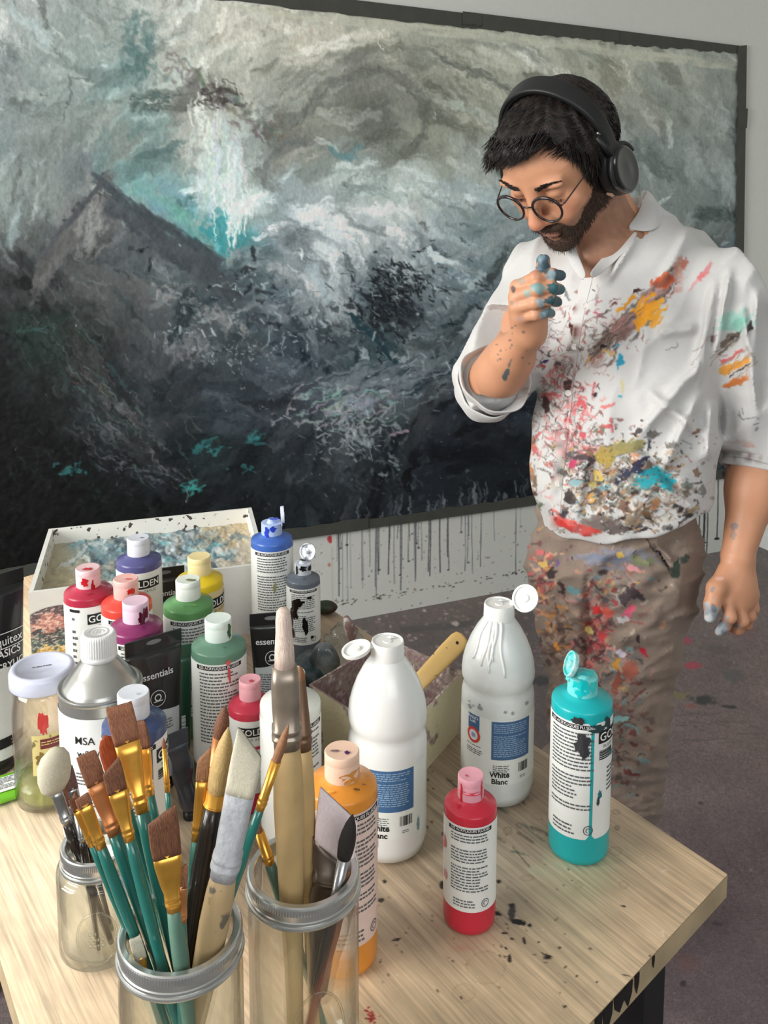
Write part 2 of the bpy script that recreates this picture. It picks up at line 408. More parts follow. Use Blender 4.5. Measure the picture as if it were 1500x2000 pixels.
# ------------------------------------------------------------------ helpers: smooth-union modelling on a voxel field
class Field:
    def __init__(s, lo, hi, h):
        s.h = h; s.lo = np.array(lo, float)
        s.n = np.ceil((np.array(hi) - s.lo) / h).astype(int) + 1
        s.F = np.full(s.n, .08, np.float32)
        s.ax = [s.lo[i] + h * np.arange(s.n[i]) for i in range(3)]
    def _win(s, lo, hi):
        a = np.maximum(((np.array(lo) - s.lo) / s.h).astype(int), 0); b = np.minimum(((np.array(hi) - s.lo) / s.h).astype(int) + 2, s.n)
        if (a >= b).any(): return None
        w = tuple(slice(a[i], b[i]) for i in range(3))
        X = s.ax[0][w[0]][:, None, None]; Y = s.ax[1][w[1]][None, :, None]; Z = s.ax[2][w[2]][None, None, :]
        return w, X, Y, Z
    def _put(s, w, d, k, op):
        A = s.F[w]
        if op == 'add':
            if k > 0:
                h = np.clip(.5 + .5 * (A - d) / k, 0, 1); r = A * (1 - h) + d * h - k * h * (1 - h)
            else: r = np.minimum(A, d)
        else:
            if k > 0:
                h = np.clip(.5 - .5 * (A + d) / k, 0, 1); r = A * (1 - h) - d * h + k * h * (1 - h)
            else: r = np.maximum(A, -d)
        s.F[w] = r
    def ell(s, c, r, R=None, k=.01, op='add'):
        c = np.array(c, float); r = np.array(r, float) if hasattr(r, '__len__') else np.array([r] * 3, float)
        R = np.eye(3) if R is None else np.array(R)
        ext = np.sqrt(((R * r) ** 2).sum(1)) + k + 3 * s.h
        g = s._win(c - ext, c + ext)
        if g is None: return
        w, X, Y, Z = g; X, Y, Z = X - c[0], Y - c[1], Z - c[2]
        q = [(X * R[0, i] + Y * R[1, i] + Z * R[2, i]) for i in range(3)]
        k0 = np.sqrt((q[0] / r[0]) ** 2 + (q[1] / r[1]) ** 2 + (q[2] / r[2]) ** 2)
        k1 = np.sqrt((q[0] / r[0] ** 2) ** 2 + (q[1] / r[1] ** 2) ** 2 + (q[2] / r[2] ** 2) ** 2) + 1e-9
        s._put(w, (k0 * (k0 - 1) / k1).astype(np.float32), k, op)
    def cone(s, a, b, r1, r2, k=.01, op='add', flat=None):
        """tapered capsule; flat = (axis, factor) squeezes the section along a direction"""
        a, b = np.array(a, float), np.array(b, float); m = max(r1, r2) * (1.0 if flat is None else max(1, 1 / flat[1])) + k + 3 * s.h
        g = s._win(np.minimum(a, b) - m, np.maximum(a, b) + m)
        if g is None: return
        w, X, Y, Z = g; d = b - a; L2 = d @ d
        X, Y, Z = X - a[0], Y - a[1], Z - a[2]
        t = np.clip((X * d[0] + Y * d[1] + Z * d[2]) / L2, 0, 1)
        x, y, z = X - t * d[0], Y - t * d[1], Z - t * d[2]
        if flat is not None:
            n, f = np.array(flat[0], float), flat[1]; n = n / np.linalg.norm(n)
            e = (x * n[0] + y * n[1] + z * n[2]) * (1 / f - 1); x, y, z = x + e * n[0], y + e * n[1], z + e * n[2]
        s._put(w, (np.sqrt(x * x + y * y + z * z) - (r1 + (r2 - r1) * t)).astype(np.float32), k, op)
    def plane(s, p, n, k=.004):
        """keep only the side the normal points away from"""
        n = np.array(n, float); n /= np.linalg.norm(n); p = np.array(p, float)
        d = (s.ax[0][:, None, None] - p[0]) * n[0] + (s.ax[1][None, :, None] - p[1]) * n[1] + (s.ax[2][None, None, :] - p[2]) * n[2]
        s.F = np.maximum(s.F, d.astype(np.float32))
    def mesh(s):
        F = s.F; n = F.shape; S_ = F < 0
        off = [(i, j, k) for i in (0, 1) for j in (0, 1) for k in (0, 1)]
        cnt = sum(S_[o[0]:n[0] - 1 + o[0], o[1]:n[1] - 1 + o[1], o[2]:n[2] - 1 + o[2]].astype(np.int8) for o in off)
        act = (cnt > 0) & (cnt < 8); ijk = np.argwhere(act)
        vid = -np.ones(act.shape, np.int64); vid[act] = np.arange(len(ijk))
        I, J, K = ijk.T
        c = {o: F[I + o[0], J + o[1], K + o[2]] for o in off}
        P = np.zeros((len(ijk), 3)); cc = np.zeros(len(ijk))
        for a in off:
            for axx in range(3):
                if a[axx] == 1: continue
                b = list(a); b[axx] = 1; b = tuple(b)
                fa, fb = c[a], c[b]; m = (fa < 0) != (fb < 0)
                t = np.where(m, fa / np.where(m, fa - fb, 1), 0)
                q = np.array(a, float)[None] + np.zeros((len(ijk), 1)); q[:, axx] += t
                P += q * m[:, None]; cc += m
        P = (P / cc[:, None] + ijk) * s.h + s.lo
        Q = []
        for axx in range(3):
            u, v = [(1, 2), (2, 0), (0, 1)][axx]
            sl0 = [slice(1, -1)] * 3; sl0[axx] = slice(0, -1); sl1 = list(sl0); sl1[axx] = slice(1, None)
            m = S_[tuple(sl0)] != S_[tuple(sl1)]
            e = np.argwhere(m); base = e.copy()
            for d in range(3):
                if d != axx: base[:, d] += 1
            ins = S_[tuple(base.T)]
            def cell(du, dv):
                g = base.copy(); g[:, u] -= du; g[:, v] -= dv; return vid[tuple(g.T)]
            q = np.stack([cell(1, 1), cell(0, 1), cell(0, 0), cell(1, 0)], 1)
            q[~ins] = q[~ins][:, ::-1]
            Q.append(q)
        Q = np.vstack(Q); Q = Q[(Q >= 0).all(1)]
        return P, Q
def smooth_mesh(P, Q, it=2, lam=.5):
    n = len(P)
    E = np.vstack([Q[:, [0, 1]], Q[:, [1, 2]], Q[:, [2, 3]], Q[:, [3, 0]]])
    for _ in range(it):
        A = np.zeros_like(P); c = np.zeros(n)
        for i in range(3):
            A[:, i] = np.bincount(E[:, 0], P[E[:, 1], i], n) + np.bincount(E[:, 1], P[E[:, 0], i], n)
        c = np.bincount(E[:, 0], minlength=n) + np.bincount(E[:, 1], minlength=n)
        P = P * (1 - lam) + lam * A / np.maximum(c, 1)[:, None]
    return P
def noise3(P, f, seed=0):
    x, y, z = (P * f).T
    return (fbm(x + z * .37, y + z * .61, seed, 3) + fbm(y + 31, z + x * .29, seed + 7, 3) + fbm(z + 11, x + y * .43, seed + 13, 3)) / 3
random.seed(7)

def split_quads(P, Q):
    """each quad into four, for finer paint detail on the same surface"""
    E = np.sort(np.vstack([Q[:, [0, 1]], Q[:, [1, 2]], Q[:, [2, 3]], Q[:, [3, 0]]]), 1)
    key = E[:, 0].astype(np.int64) * len(P) + E[:, 1]; u, inv = np.unique(key, return_inverse=True)
    a, b = u // len(P), u % len(P); M = (P[a] + P[b]) / 2; C = P[Q].mean(1); n, m, q = len(P), len(M), len(Q)
    e = inv.reshape(4, q).T + n; c = np.arange(q) + n + m
    out = np.vstack([np.stack([Q[:, i], e[:, i], c, e[:, i - 1]], 1) for i in range(4)])
    return np.vstack([P, M, C]), out

# ================================================================== the room
W1 = at_z(693, 1210, 0); W2 = at_z(1416, 1075, 0)
WE = (W2 - W1) / np.linalg.norm(W2 - W1)            # along the wall, to the right
WN = np.array([WE[1], -WE[0], 0])                   # out of the wall, into the room
if WN[1] > 0: WN = -WN
def wall_pt(px, py, off=0.0):
    r = FW[None] + np.array([1., 0, 0])[None] * ((np.atleast_1d(px)[:, None] - CX) / FPX) - UPV[None] * ((np.atleast_1d(py)[:, None] - CY) / FPX)
    t = ((W1 + WN * off - CAMP) @ WN) / (r @ WN); return CAMP + r * t[:, None]
def wall_s(px, py=1075): return float((wall_pt(px, py)[0] - W1) @ WE)
s_cor = wall_s(1479, 1065); CORNER = W1 + WE * s_cor
# back wall, fine where the paint has run down it
sA = np.concatenate([np.linspace(-4.2, wall_s(540, 1150), 12)[:-1], np.linspace(wall_s(540, 1150), s_cor, 620)])
zA = np.concatenate([np.linspace(0, .46, 170), np.linspace(.5, 2.6, 20)])
SG, ZG = np.meshgrid(sA, zA)
P = W1 + SG[..., None] * WE + np.array([0, 0, 1.0]) * ZG[..., None]
wx, wy = project(P.reshape(-1, 3))
sh = Sheet(540, 900, 1500, 1240, 1.0, (214, 216, 211))
for i in range(44):
    x = random.choice([random.uniform(655, 820), random.uniform(655, 1030), random.uniform(830, 1030)]); base = 1055 - .145 * (x - 569)
    L = random.choice([40, 80, 120, 135, 150]) * random.uniform(.6, 1.05)
    fl = 1210 - .177 * (x - 693)
    y1 = min(base + L, fl - random.choice([2, 34, 36, 40]))
    pts = [(x + math.sin(t * 2.1 + i) * 1.6 * t, base - 6 + (y1 - base + 6) * t) for t in np.linspace(0, 1, 9)]
    c = random.choice([(58, 62, 70), (70, 74, 84), (88, 94, 104), (46, 48, 56), (120, 126, 134)])
    sh.line(pts, random.choice([1.3, 1.7, 2.4]), c, random.choice([.35, .6, .85]))
    if random.random() < .3: sh.blob(x, y1, 3, 2, -.15, c, .8, .3)
for x, L in ((1374, 128), (1381, 150), (1401, 118), (1376, 122), (1366, 100)):
    b = 1055 - .145 * (x - 569); sh.line([(x + 2, b - 4), (x + 1, b + L * .6), (x - 1, b + L)], 2.2, (52, 56, 60), .9); sh.blob(x - 1, b + L, 5, 2.5, -.1, (40, 42, 46), .9)
for i in range(70):
    x = random.uniform(640, 1030); fl = 1210 - .177 * (x - 693)
    sh.blob(x, fl - 36 + random.gauss(0, 3), random.uniform(1, 4), 1.2, -.17, random.choice([(60, 56, 54), (96, 84, 70), (120, 70, 66), (80, 84, 70)]), .75, .5)
for i in range(160):
    x = random.uniform(600, 1030); sh.blob(x, random.uniform(1020, 1190), random.uniform(.8, 2.2), random.uniform(.8, 2.6), 0, random.choice([(110, 112, 116), (150, 120, 110), (90, 96, 92), (160, 150, 120)]), .6, .3)
sh.blob(644, 1053, 5, 8, 0, (196, 74, 78), 1); sh.blob(643, 1103, 3, 4, 0, (190, 130, 96), .9)
sh.line([(648, 1070), (649, 1130), (650, 1180)], 4, (196, 196, 184), .5)
m_wall = paintmat('painted_wall', .85, .25, .25, 260, .015, 60)
wall_back = grid_mesh('wall_back', P, m_wall, None, sh.sample(wx, wy)); tag(wall_back, kind='structure')
# right wall and ceiling
RD = np.array([.46, -.888, 0]); RD /= np.linalg.norm(RD)
m_plain = mat('wall_paint', S(214, 214, 208), .85, var=.02, scale=6, bump=.1)
def wall_box(name, a, b, th, z0, z1, m, n):
    a, b, n = np.array(a), np.array(b), np.array(n)
    return tag(prism(name, [a, b, b + n * th, a + n * th], z0, z1, m), kind='structure')
rn = np.array([-RD[1], RD[0], 0]);
if rn[0] < 0: rn = -rn
wall_box('wall_right', CORNER, CORNER + RD * 5.2, .1, 0, 2.6, m_plain, rn)
m_skirt = mat('skirting_gloss', S(222, 224, 222), .45, var=.02)
wall_box('baseboard_right', CORNER, CORNER + RD * 5.2, -.014, 0.0, .085, m_skirt, rn)
# low skirting on the back wall: thin raised board behind which the drips end
a = W1 + WE * -4.2; b = CORNER
m_skb = mat('skirting_paint', S(208, 211, 213), .6, var=.02)
# ceiling
cl = prism('ceiling', [(-5.5, -2.2), (5, -2.2), (5, 7), (-5.5, 7)], 2.6, 2.66, mat('ceiling_white', S(226, 226, 222), .9, var=.01))
tag(cl, kind='structure')

# ------------------------------------------------------------------ floor (carpet)
fx = np.concatenate([np.arange(-2600, 560, 120), np.arange(560, 1520, 2.6), np.arange(1530, 3200, 120)])
fy = np.concatenate([np.arange(1040, 2010, 2.6), np.arange(2020, 4200, 60)])
GX, GY = np.meshgrid(fx, fy)
r = FW + np.array([1., 0, 0]) * ((GX[..., None] - CX) / FPX) - UPV * ((GY[..., None] - CY) / FPX)
# row above the wall line is pulled down to lie at the far side
t = -CAMZ / r[..., 2]
P = CAMP + r * t[..., None]
sh = Sheet(540, 1030, 1520, 2010, 1.3, (120, 108, 108))
n1 = fbm(sh.X * .012, sh.Y * .02, 3, 4); n2 = fbm(sh.X * .35, sh.Y * .5, 5, 2)
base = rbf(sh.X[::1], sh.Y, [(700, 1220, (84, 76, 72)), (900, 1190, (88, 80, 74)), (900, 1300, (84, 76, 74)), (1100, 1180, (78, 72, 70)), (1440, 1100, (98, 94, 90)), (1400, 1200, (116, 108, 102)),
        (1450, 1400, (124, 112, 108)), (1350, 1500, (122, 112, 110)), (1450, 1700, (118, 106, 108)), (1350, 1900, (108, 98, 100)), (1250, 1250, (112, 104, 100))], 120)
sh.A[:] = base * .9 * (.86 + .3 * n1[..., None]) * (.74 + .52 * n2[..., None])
for i in range(500):
    x, y = random.uniform(600, 1100), random.uniform(1150, 1330)
    sh.blob(x, y, random.uniform(1, 6), random.uniform(.8, 3), 0, random.choice([(168, 160, 154), (52, 48, 46), (150, 120, 118), (126, 118, 100), (60, 56, 54), (190, 184, 180)]), random.uniform(.4, .9), .5)
for i in range(260):
    x, y = random.uniform(1240, 1500), random.uniform(1080, 2000)
    sh.blob(x, y, random.uniform(.8, 3), random.uniform(.8, 2), 0, random.choice([(60, 52, 52), (160, 152, 150), (50, 44, 44), (140, 110, 112)]), random.uniform(.4, .9), .5)
sh.stroke(850, 1225, 160, 16, -.1, (48, 44, 42), .8, .4); sh.stroke(1190, 1240, 60, 12, 0, (44, 40, 40), .7)
for (x, y, rx, ry, c, a_) in [(1342, 1252, 18, 9, (158, 52, 74), .95), (1352, 1301, 17, 9, (166, 54, 74), .95), (1400, 1268, 40, 12, (78, 74, 70), .6), (1432, 1320, 20, 16, (74, 80, 76), .7), (1440, 1230, 50, 20, (122, 84, 90), .45), (1330, 1358, 26, 8, (124, 118, 72), .85),
        (1375, 1366, 30, 11, (34, 42, 34), 1), (1420, 1380, 24, 4, (34, 34, 34), .9), (1350, 1380, 16, 5, (140, 78, 66), .7), (1060, 1330, 20, 10, (26, 26, 28), 1), (955, 1180, 9, 5, (192, 186, 184), .9), (890, 1218, 10, 5, (186, 182, 178), .9), (1368, 1568, 6, 3, (30, 26, 28), 1),
        (1402, 1804, 14, 4, (60, 50, 50), .7), (1335, 1920, 9, 7, (36, 30, 30), .9), (1340, 1880, 34, 22, (112, 80, 74), .5), (1215, 1960, 44, 50, (134, 96, 86), .7), (1250, 1925, 22, 26, (150, 96, 60), .6), (1060, 1222, 30, 10, (120, 80, 90), .4)]:
    sh.blob(x, y, rx, ry, .1, c, a_, .55, .4)
for i in range(20): sh.stroke(random.uniform(1300, 1500), random.uniform(1380, 1480), random.uniform(20, 70), 3, random.uniform(-.3, .3), (66, 62, 60), .5)
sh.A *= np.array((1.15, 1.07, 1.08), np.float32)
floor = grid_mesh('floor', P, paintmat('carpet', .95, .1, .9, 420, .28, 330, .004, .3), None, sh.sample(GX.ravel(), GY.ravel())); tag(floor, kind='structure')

# ================================================================== the big painting taped to the wall
def top_y(x): return 0.5 + .1195 * (x - 700)
def bot_y(x): return 1055 - .142 * (x - 569)
sh = Sheet(-220, -140, 1470, 1190, 1.25, (60, 66, 70))
K = [(0, 30, (132, 138, 136)), (100, 60, (120, 130, 128)), (220, 60, (128, 138, 134)), (350, 30, (160, 162, 154)), (470, 40, (176, 176, 164)), (600, 60, (168, 166, 152)), (740, 80, (150, 150, 136)), (880, 110, (140, 142, 128)), (1000, 110, (158, 160, 146)), (1200, 110, (148, 150, 136)), (1350, 120, (140, 144, 134)), (1440, 150, (120, 126, 120)),
     (0, 160, (108, 116, 116)), (120, 160, (112, 124, 122)), (250, 150, (104, 126, 124)), (330, 140, (150, 154, 146)), (380, 180, (110, 108, 102)), (430, 130, (150, 152, 142)), (560, 130, (140, 142, 132)), (700, 170, (104, 106, 98)), (820, 180, (112, 114, 104)), (950, 200, (134, 136, 122)), (1040, 190, (150, 152, 138)), (1300, 200, (124, 130, 122)), (1400, 260, (112, 120, 116)),
     (0, 280, (104, 116, 116)), (100, 270, (108, 116, 114)), (220, 260, (116, 126, 122)), (300, 250, (98, 122, 120)), (360, 260, (146, 150, 144)), (420, 220, (152, 156, 148)), (470, 290, (154, 164, 160)), (560, 270, (106, 106, 98)), (640, 250, (112, 116, 106)), (740, 260, (90, 94, 88)), (860, 280, (122, 126, 114)), (960, 300, (128, 136, 130)), (1300, 330, (116, 126, 124)), (1420, 400, (108, 120, 120)),
     (0, 400, (112, 124, 122)), (90, 380, (112, 122, 120)), (160, 370, (96, 104, 106)), (250, 350, (108, 146, 146)), (320, 380, (110, 150, 152)), (420, 350, (164, 184, 182)), (480, 370, (164, 180, 176)), (400, 430, (84, 150, 154)), (430, 470, (52, 136, 142)), (560, 380, (128, 142, 144)), (700, 360, (132, 144, 142)), (800, 380, (144, 154, 150)), (900, 400, (124, 136, 136)), (960, 440, (112, 126, 128)), (1400, 560, (84, 98, 104)),
     (60, 470, (78, 84, 84)), (150, 440, (92, 92, 94)), (200, 420, (92, 94, 96)), (250, 470, (74, 80, 84)), (330, 480, (72, 78, 84)), (400, 530, (66, 78, 84)), (480, 520, (84, 100, 106)), (560, 460, (126, 136, 142)), (640, 460, (142, 152, 156)), (720, 450, (150, 158, 160)), (820, 480, (130, 142, 146)), (920, 520, (100, 116, 122)),
     (0, 560, (42, 44, 46)), (80, 560, (56, 58, 60)), (180, 560, (76, 80, 80)), (280, 560, (78, 84, 86)), (360, 600, (74, 84, 88)), (460, 600, (66, 80, 88)), (560, 580, (88, 102, 110)), (640, 560, (120, 132, 138)), (740, 560, (84, 98, 106)), (780, 600, (52, 60, 68)), (860, 590, (96, 112, 120)), (940, 600, (84, 100, 108)), (1380, 700, (60, 74, 82)),
     (0, 680, (22, 28, 30)), (80, 650, (30, 46, 42)), (180, 680, (38, 44, 44)), (280, 680, (64, 68, 72)), (360, 680, (84, 88, 92)), (460, 700, (60, 70, 76)), (560, 700, (72, 86, 96)), (660, 680, (70, 86, 94)), (760, 700, (56, 80, 88)), (840, 720, (104, 118, 126)), (920, 680, (78, 94, 102)),
     (0, 800, (8, 10, 11)), (100, 780, (24, 30, 30)), (200, 800, (34, 40, 42)), (300, 780, (40, 48, 52)), (400, 780, (44, 54, 62)), (500, 780, (44, 54, 62)), (580, 780, (56, 64, 74)), (680, 790, (84, 96, 104)), (760, 800, (80, 90, 98)), (860, 800, (44, 52, 62)), (960, 800, (34, 42, 52)), (1390, 850, (28, 42, 52)),
     (0, 920, (4, 5, 6)), (100, 920, (8, 10, 11)), (200, 920, (16, 20, 22)), (300, 930, (22, 28, 32)), (400, 900, (30, 42, 46)), (500, 900, (28, 36, 42)), (600, 900, (38, 46, 54)), (680, 870, (64, 72, 80)), (760, 900, (40, 48, 56)), (860, 910, (28, 36, 46)), (980, 920, (22, 30, 38)),
     (0, 1080, (2, 2, 3)), (150, 1080, (5, 6, 7)), (300, 1000, (10, 14, 16)), (450, 1000, (16, 22, 26)), (600, 1000, (26, 34, 40)), (750, 980, (34, 42, 50)), (900, 970, (26, 34, 42)), (-150, 100, (120, 128, 126)), (-150, 400, (90, 100, 100)), (-150, 700, (20, 24, 26)), (-150, 1000, (3, 3, 4))]
wpx = (fbm(sh.X * .012, sh.Y * .012, 41, 4) - .5) * 90; wpy = (fbm(sh.X * .012 + 50, sh.Y * .012, 43, 4) - .5) * 90
sh.A[:] = rbf(sh.X + wpx, sh.Y + wpy, K, 46)
rg = random.Random(11)
def local(x, y):
    j = int(np.clip((y - sh.y0) / sh.sc, 0, sh.h - 1)); i = int(np.clip((x - sh.x0) / sh.sc, 0, sh.w - 1)); return sh.A[j, i].copy()
def swirl(x, y):       # the way the brush went
    a = -.35 + 1.1 * math.sin(x * .0052 + 1.2) * math.cos(y * .0061) + .5 * math.sin((x + y) * .011)
    if x > 480 and y < 380: a = math.atan2(y - 560, x - 760) + math.pi / 2
    if x < 320 and y > 520: a = .85 + .2 * math.sin(y * .02)
    return a
for i in range(5200):
    x, y = rg.uniform(-200, 1450), rg.uniform(-60, 1150)
    c = local(x, y); v = c.mean(); amp = (5 + v * .16) if y < 440 else (6 + v * .30)
    d = rg.gauss(0, amp); t = rg.gauss(0, amp * .07)
    col = np.clip(c + d + np.array([-t * 1.2, t * .3, t]), 1, 235)
    L = rg.choice([14, 24, 40, 70, 110]) * rg.uniform(.6, 1.3)
    sh.stroke(x, y, L, L * rg.uniform(.12, .34), swirl(x, y) + rg.gauss(0, .3), col, rg.uniform(.3, .75), rg.uniform(.3, .8), rg.uniform(-.006, .006), rg.randrange(9999))
def S_(x, y, L, w, a, c, al=.8, dry=.5, b=0.0): sh.stroke(x, y, L, w, a, c, al, dry, b, rg.randrange(9999))
# mountain with its peak and pale shoulder
for i in range(150):
    t = rg.random(); x = 200 + t * 260; y = 345 + t * 205 + rg.uniform(4, 60)
    S_(x, y, rg.uniform(30, 90), rg.uniform(8, 20), .68 + rg.gauss(0, .18), np.array((64, 71, 77)) + rg.gauss(0, 8), .6, .4)
for i in range(110):
    t = rg.random(); x = 200 - t * 130; y = 345 + t * 175 + rg.uniform(2, 60)
    S_(x, y, rg.uniform(30, 70), rg.uniform(8, 18), -.92 + rg.gauss(0, .15), (86 + rg.gauss(0, 6),) * 3, .6, .4)
for t in np.linspace(0, 1, 14): S_(200 - t * 120, 346 + t * 150, 26, 5, -.9, (52, 58, 60), .7, .3)
for i in range(40): S_(196 + rg.uniform(-16, 30), 352 + rg.uniform(0, 30), rg.uniform(10, 24), 4, rg.uniform(.3, 1.1), rg.choice([(150, 156, 152), (50, 56, 60)]), .8, .4)
for i in range(46): S_(180 + rg.gauss(0, 14), 430 + rg.gauss(0, 34), rg.uniform(20, 60), rg.uniform(5, 12), -1.25 + rg.gauss(0, .2), (126, 128, 126), .5, .6)
# teal light poured down behind the ridge, white runs of paint
for i in range(90):
    t = rg.random(); S_(270 + t * 160 + rg.gauss(0, 10), 375 + t * 100 + rg.gauss(0, 16), rg.uniform(40, 90), rg.uniform(10, 22), .62 + rg.gauss(0, .2), (100 + rg.gauss(0, 14), 146 + rg.gauss(0, 12), 148 + rg.gauss(0, 10)), .3, .5)
for i in range(80):
    x = 430 + rg.gauss(0, 30); S_(x, 350 + rg.gauss(0, 50), rg.uniform(50, 130), rg.uniform(8, 18), 1.55 + (430 - x) * .004, (176 + rg.gauss(0, 10), 192 + rg.gauss(0, 8), 190 + rg.gauss(0, 8)), .34, .5)
for i in range(30): S_(425 + rg.gauss(0, 16), 455 + rg.gauss(0, 22), rg.uniform(20, 50), rg.uniform(6, 14), rg.choice([.7, -1.0, 1.5]), (44, 138, 146), .6, .4)
sh.blob(424, 484, 8, 16, .2, (96, 178, 184), .8, .4, .5)
for x, y0, y1, w in [(444, 280, 452, 3), (447, 380, 478, 3.4), (452, 330, 462, 3.6), (459, 300, 478, 4), (462, 400, 482, 3), (466, 410, 458, 2.2), (437, 360, 420, 2.2), (476, 400, 462, 2.4), (484, 360, 424, 2), (490, 390, 426, 2), (472, 300, 400, 2), (420, 340, 470, 3), (402, 250, 300, 3)]:
    sh.line([(x, y0), (x + .8, (y0 + y1) / 2), (x + 2, y1)], w, (206, 222, 218), .85)
for i in range(34): S_(398 + rg.gauss(0, 14), 230 + rg.gauss(0, 38), rg.uniform(26, 70), 7, 1.57, (192, 198, 190), .5, .5)
# dark gestures in the upper field
for i in range(80):
    t = rg.random(); x = 335 + t * 230; y = 130 + t * 150 + rg.gauss(0, 14); S_(x, y, rg.uniform(14, 44), rg.uniform(4, 11), .8 + rg.gauss(0, .5), (86 + rg.gauss(0, 10), 84 + rg.gauss(0, 10), 80 + rg.gauss(0, 8)), .5, .5)
for i in range(40): S_(420 + rg.gauss(0, 24), 190 + rg.gauss(0, 14), rg.uniform(8, 30), 6, .5 + rg.gauss(0, .6), (58, 54, 52), .7, .5)
for i in range(60): S_(270 + rg.gauss(0, 22), 100 + rg.gauss(0, 40), rg.uniform(16, 50), 12, rg.uniform(0, 2), (66, 96, 96), .4, .5)
for (cx, cy, rx, ry, t0, t1, c, w) in [(760, 280, 260, 190, -2.9, -.3, (74, 78, 74), 7), (735, 250, 190, 150, -2.8, .4, (84, 86, 80), 10), (720, 230, 110, 90, -3, 1.2, (70, 72, 68), 12), (640, 330, 130, 60, 2.6, 4.6, (82, 88, 88), 9), (930, 200, 170, 120, -1.7, -.3, (92, 96, 88), 8)]:
    for i in range(70):
        t = rg.uniform(t0, t1); k = rg.gauss(1, .07); x = cx + rx * k * math.cos(t); y = cy + ry * k * math.sin(t)
        S_(x, y, rg.uniform(30, 80), rg.uniform(.5, 1.4) * w, math.atan2(ry * math.cos(t), -rx * math.sin(t)), np.array(c) * .55 + local(min(x, 1440), y) * .45 + rg.gauss(0, 10), .34, .7, .003)
for i in range(60):
    t = rg.random(); S_(850 + t * 190, 105 + t * 90 + rg.gauss(0, 5), rg.uniform(20, 60), 4, .42 + rg.gauss(0, .1), (88, 92, 84), .5, .5)
S_(665, 300, 60, 22, .5, (70, 112, 118), .7, .4); S_(640, 278, 60, 10, .45, (170, 176, 170), .7, .5); S_(690, 295, 40, 12, -.6, (74, 118, 122), .6)
sh.line([(745, 55), (746, 100)], 2.4, (200, 202, 192), .9); sh.line([(122, 240), (132, 200), (135, 150)], 5, (70, 76, 76), .5)

# rough broken water and rocks, palette knife flicks
flick = lambda x, y, L, w, a, c, al=.85: sh.stroke(x, y, L, w, a, c, al, rg.uniform(.1, .6), 0, rg.randrange(9999))
for i in range(420):
    cx, cy, sx, sy = rg.choice([(700, 560, 130, 60), (600, 620, 100, 60), (780, 620, 110, 70), (700, 820, 110, 60), (820, 700, 120, 50), (680, 900, 110, 50), (500, 560, 90, 60), (900, 560, 70, 80), (780, 940, 150, 40)])
    x, y = rg.gauss(cx, sx * .6), rg.gauss(cy, sy * .6); b = rg.choice([0, 1, 1]); dk = max(.45, 1 - max(0, y - 700) / 500)
    c = np.array((150, 164, 172)) * dk * rg.uniform(.7, 1.2) if b else np.array((36, 44, 52)) * rg.uniform(.6, 1.2)
    flick(x, y, rg.uniform(6, 34), rg.uniform(2, 9), rg.choice([-.6, .5, 1.2, -.2, .9]) + rg.gauss(0, .3), c, rg.uniform(.4, .9))
for i in range(120): flick(790 + rg.gauss(0, 26), 545 + rg.gauss(0, 22), rg.uniform(6, 28), rg.uniform(2, 6), rg.uniform(-.3, 1.6), rg.choice([(16, 20, 24), (22, 28, 32), (150, 162, 168)]), .85)
for i in range(110): flick(745 + rg.gauss(0, 26), 605 + rg.gauss(0, 26), rg.uniform(8, 36), rg.uniform(3, 10), rg.uniform(.2, 1.2), rg.choice([(18, 24, 30), (26, 34, 42), (60, 76, 84)]), .8)
for i in range(60): t = rg.random(); flick(690 + t * 90, 620 + t * 95, rg.uniform(20, 50), 9, .8, (30, 62, 72), .5)
for i in range(70): t = rg.random(); flick(300 + t * 190, 560 + t * 90 + rg.gauss(0, 10), rg.uniform(6, 24), rg.uniform(3, 10), .6 + rg.gauss(0, .5), (138 + rg.gauss(0, 12),) * 3, .6)
for i in range(60): flick(365 + rg.gauss(0, 30), 680 + rg.gauss(0, 14), rg.uniform(8, 30), 7, 1.4, (120, 124, 128), .5)
for i in range(150): x = rg.gauss(470, 60); sh.blob(x, 690 + rg.gauss(0, 16), rg.uniform(.8, 2.4), rg.uniform(.8, 2.2), 0, (150, 158, 166), .8, .2)
for i in range(120): flick(690 + rg.gauss(0, 60), 790 + rg.gauss(0, 26), rg.uniform(8, 46), rg.uniform(2, 8), -.35 + rg.gauss(0, .3), (150 + rg.gauss(0, 16), 164 + rg.gauss(0, 14), 172), .7)
for i in range(100): flick(760 + rg.gauss(0, 70), 735 + rg.gauss(0, 20), rg.uniform(20, 90), rg.uniform(3, 9), -.42 + rg.gauss(0, .12), (118, 132, 142), .5)
for i in range(50): flick(690 + rg.gauss(0, 26), 845 + rg.gauss(0, 28), rg.uniform(8, 30), rg.uniform(3, 9), 1.1 + rg.gauss(0, .5), (150, 162, 168), .7)
for i in range(60): x, y = rg.choice([(390, 868), (420, 878), (500, 858), (380, 950), (470, 920), (150, 916), (70, 640)]); flick(x + rg.gauss(0, 14), y + rg.gauss(0, 8), rg.uniform(6, 34), rg.uniform(2, 7), -.35 + rg.gauss(0, .25), (40, 126, 126) if x != 70 else (40, 84, 74), .65)
for i in range(30): flick(380 + rg.gauss(0, 7), 952 + rg.gauss(0, 7), rg.uniform(5, 16), 4, rg.uniform(-.8, .8), (46, 150, 146), .8)
sh.line([(368, 960), (368, 980)], 1.8, (170, 190, 190), .8)
for i in range(90): t = rg.random(); flick(90 + t * 260 + rg.gauss(0, 30), 650 + t * 260 + rg.gauss(0, 40), rg.uniform(20, 70), rg.uniform(1.5, 4), .92 + rg.gauss(0, .12), (96 + rg.gauss(0, 20), 104 + rg.gauss(0, 16), 104), .45)
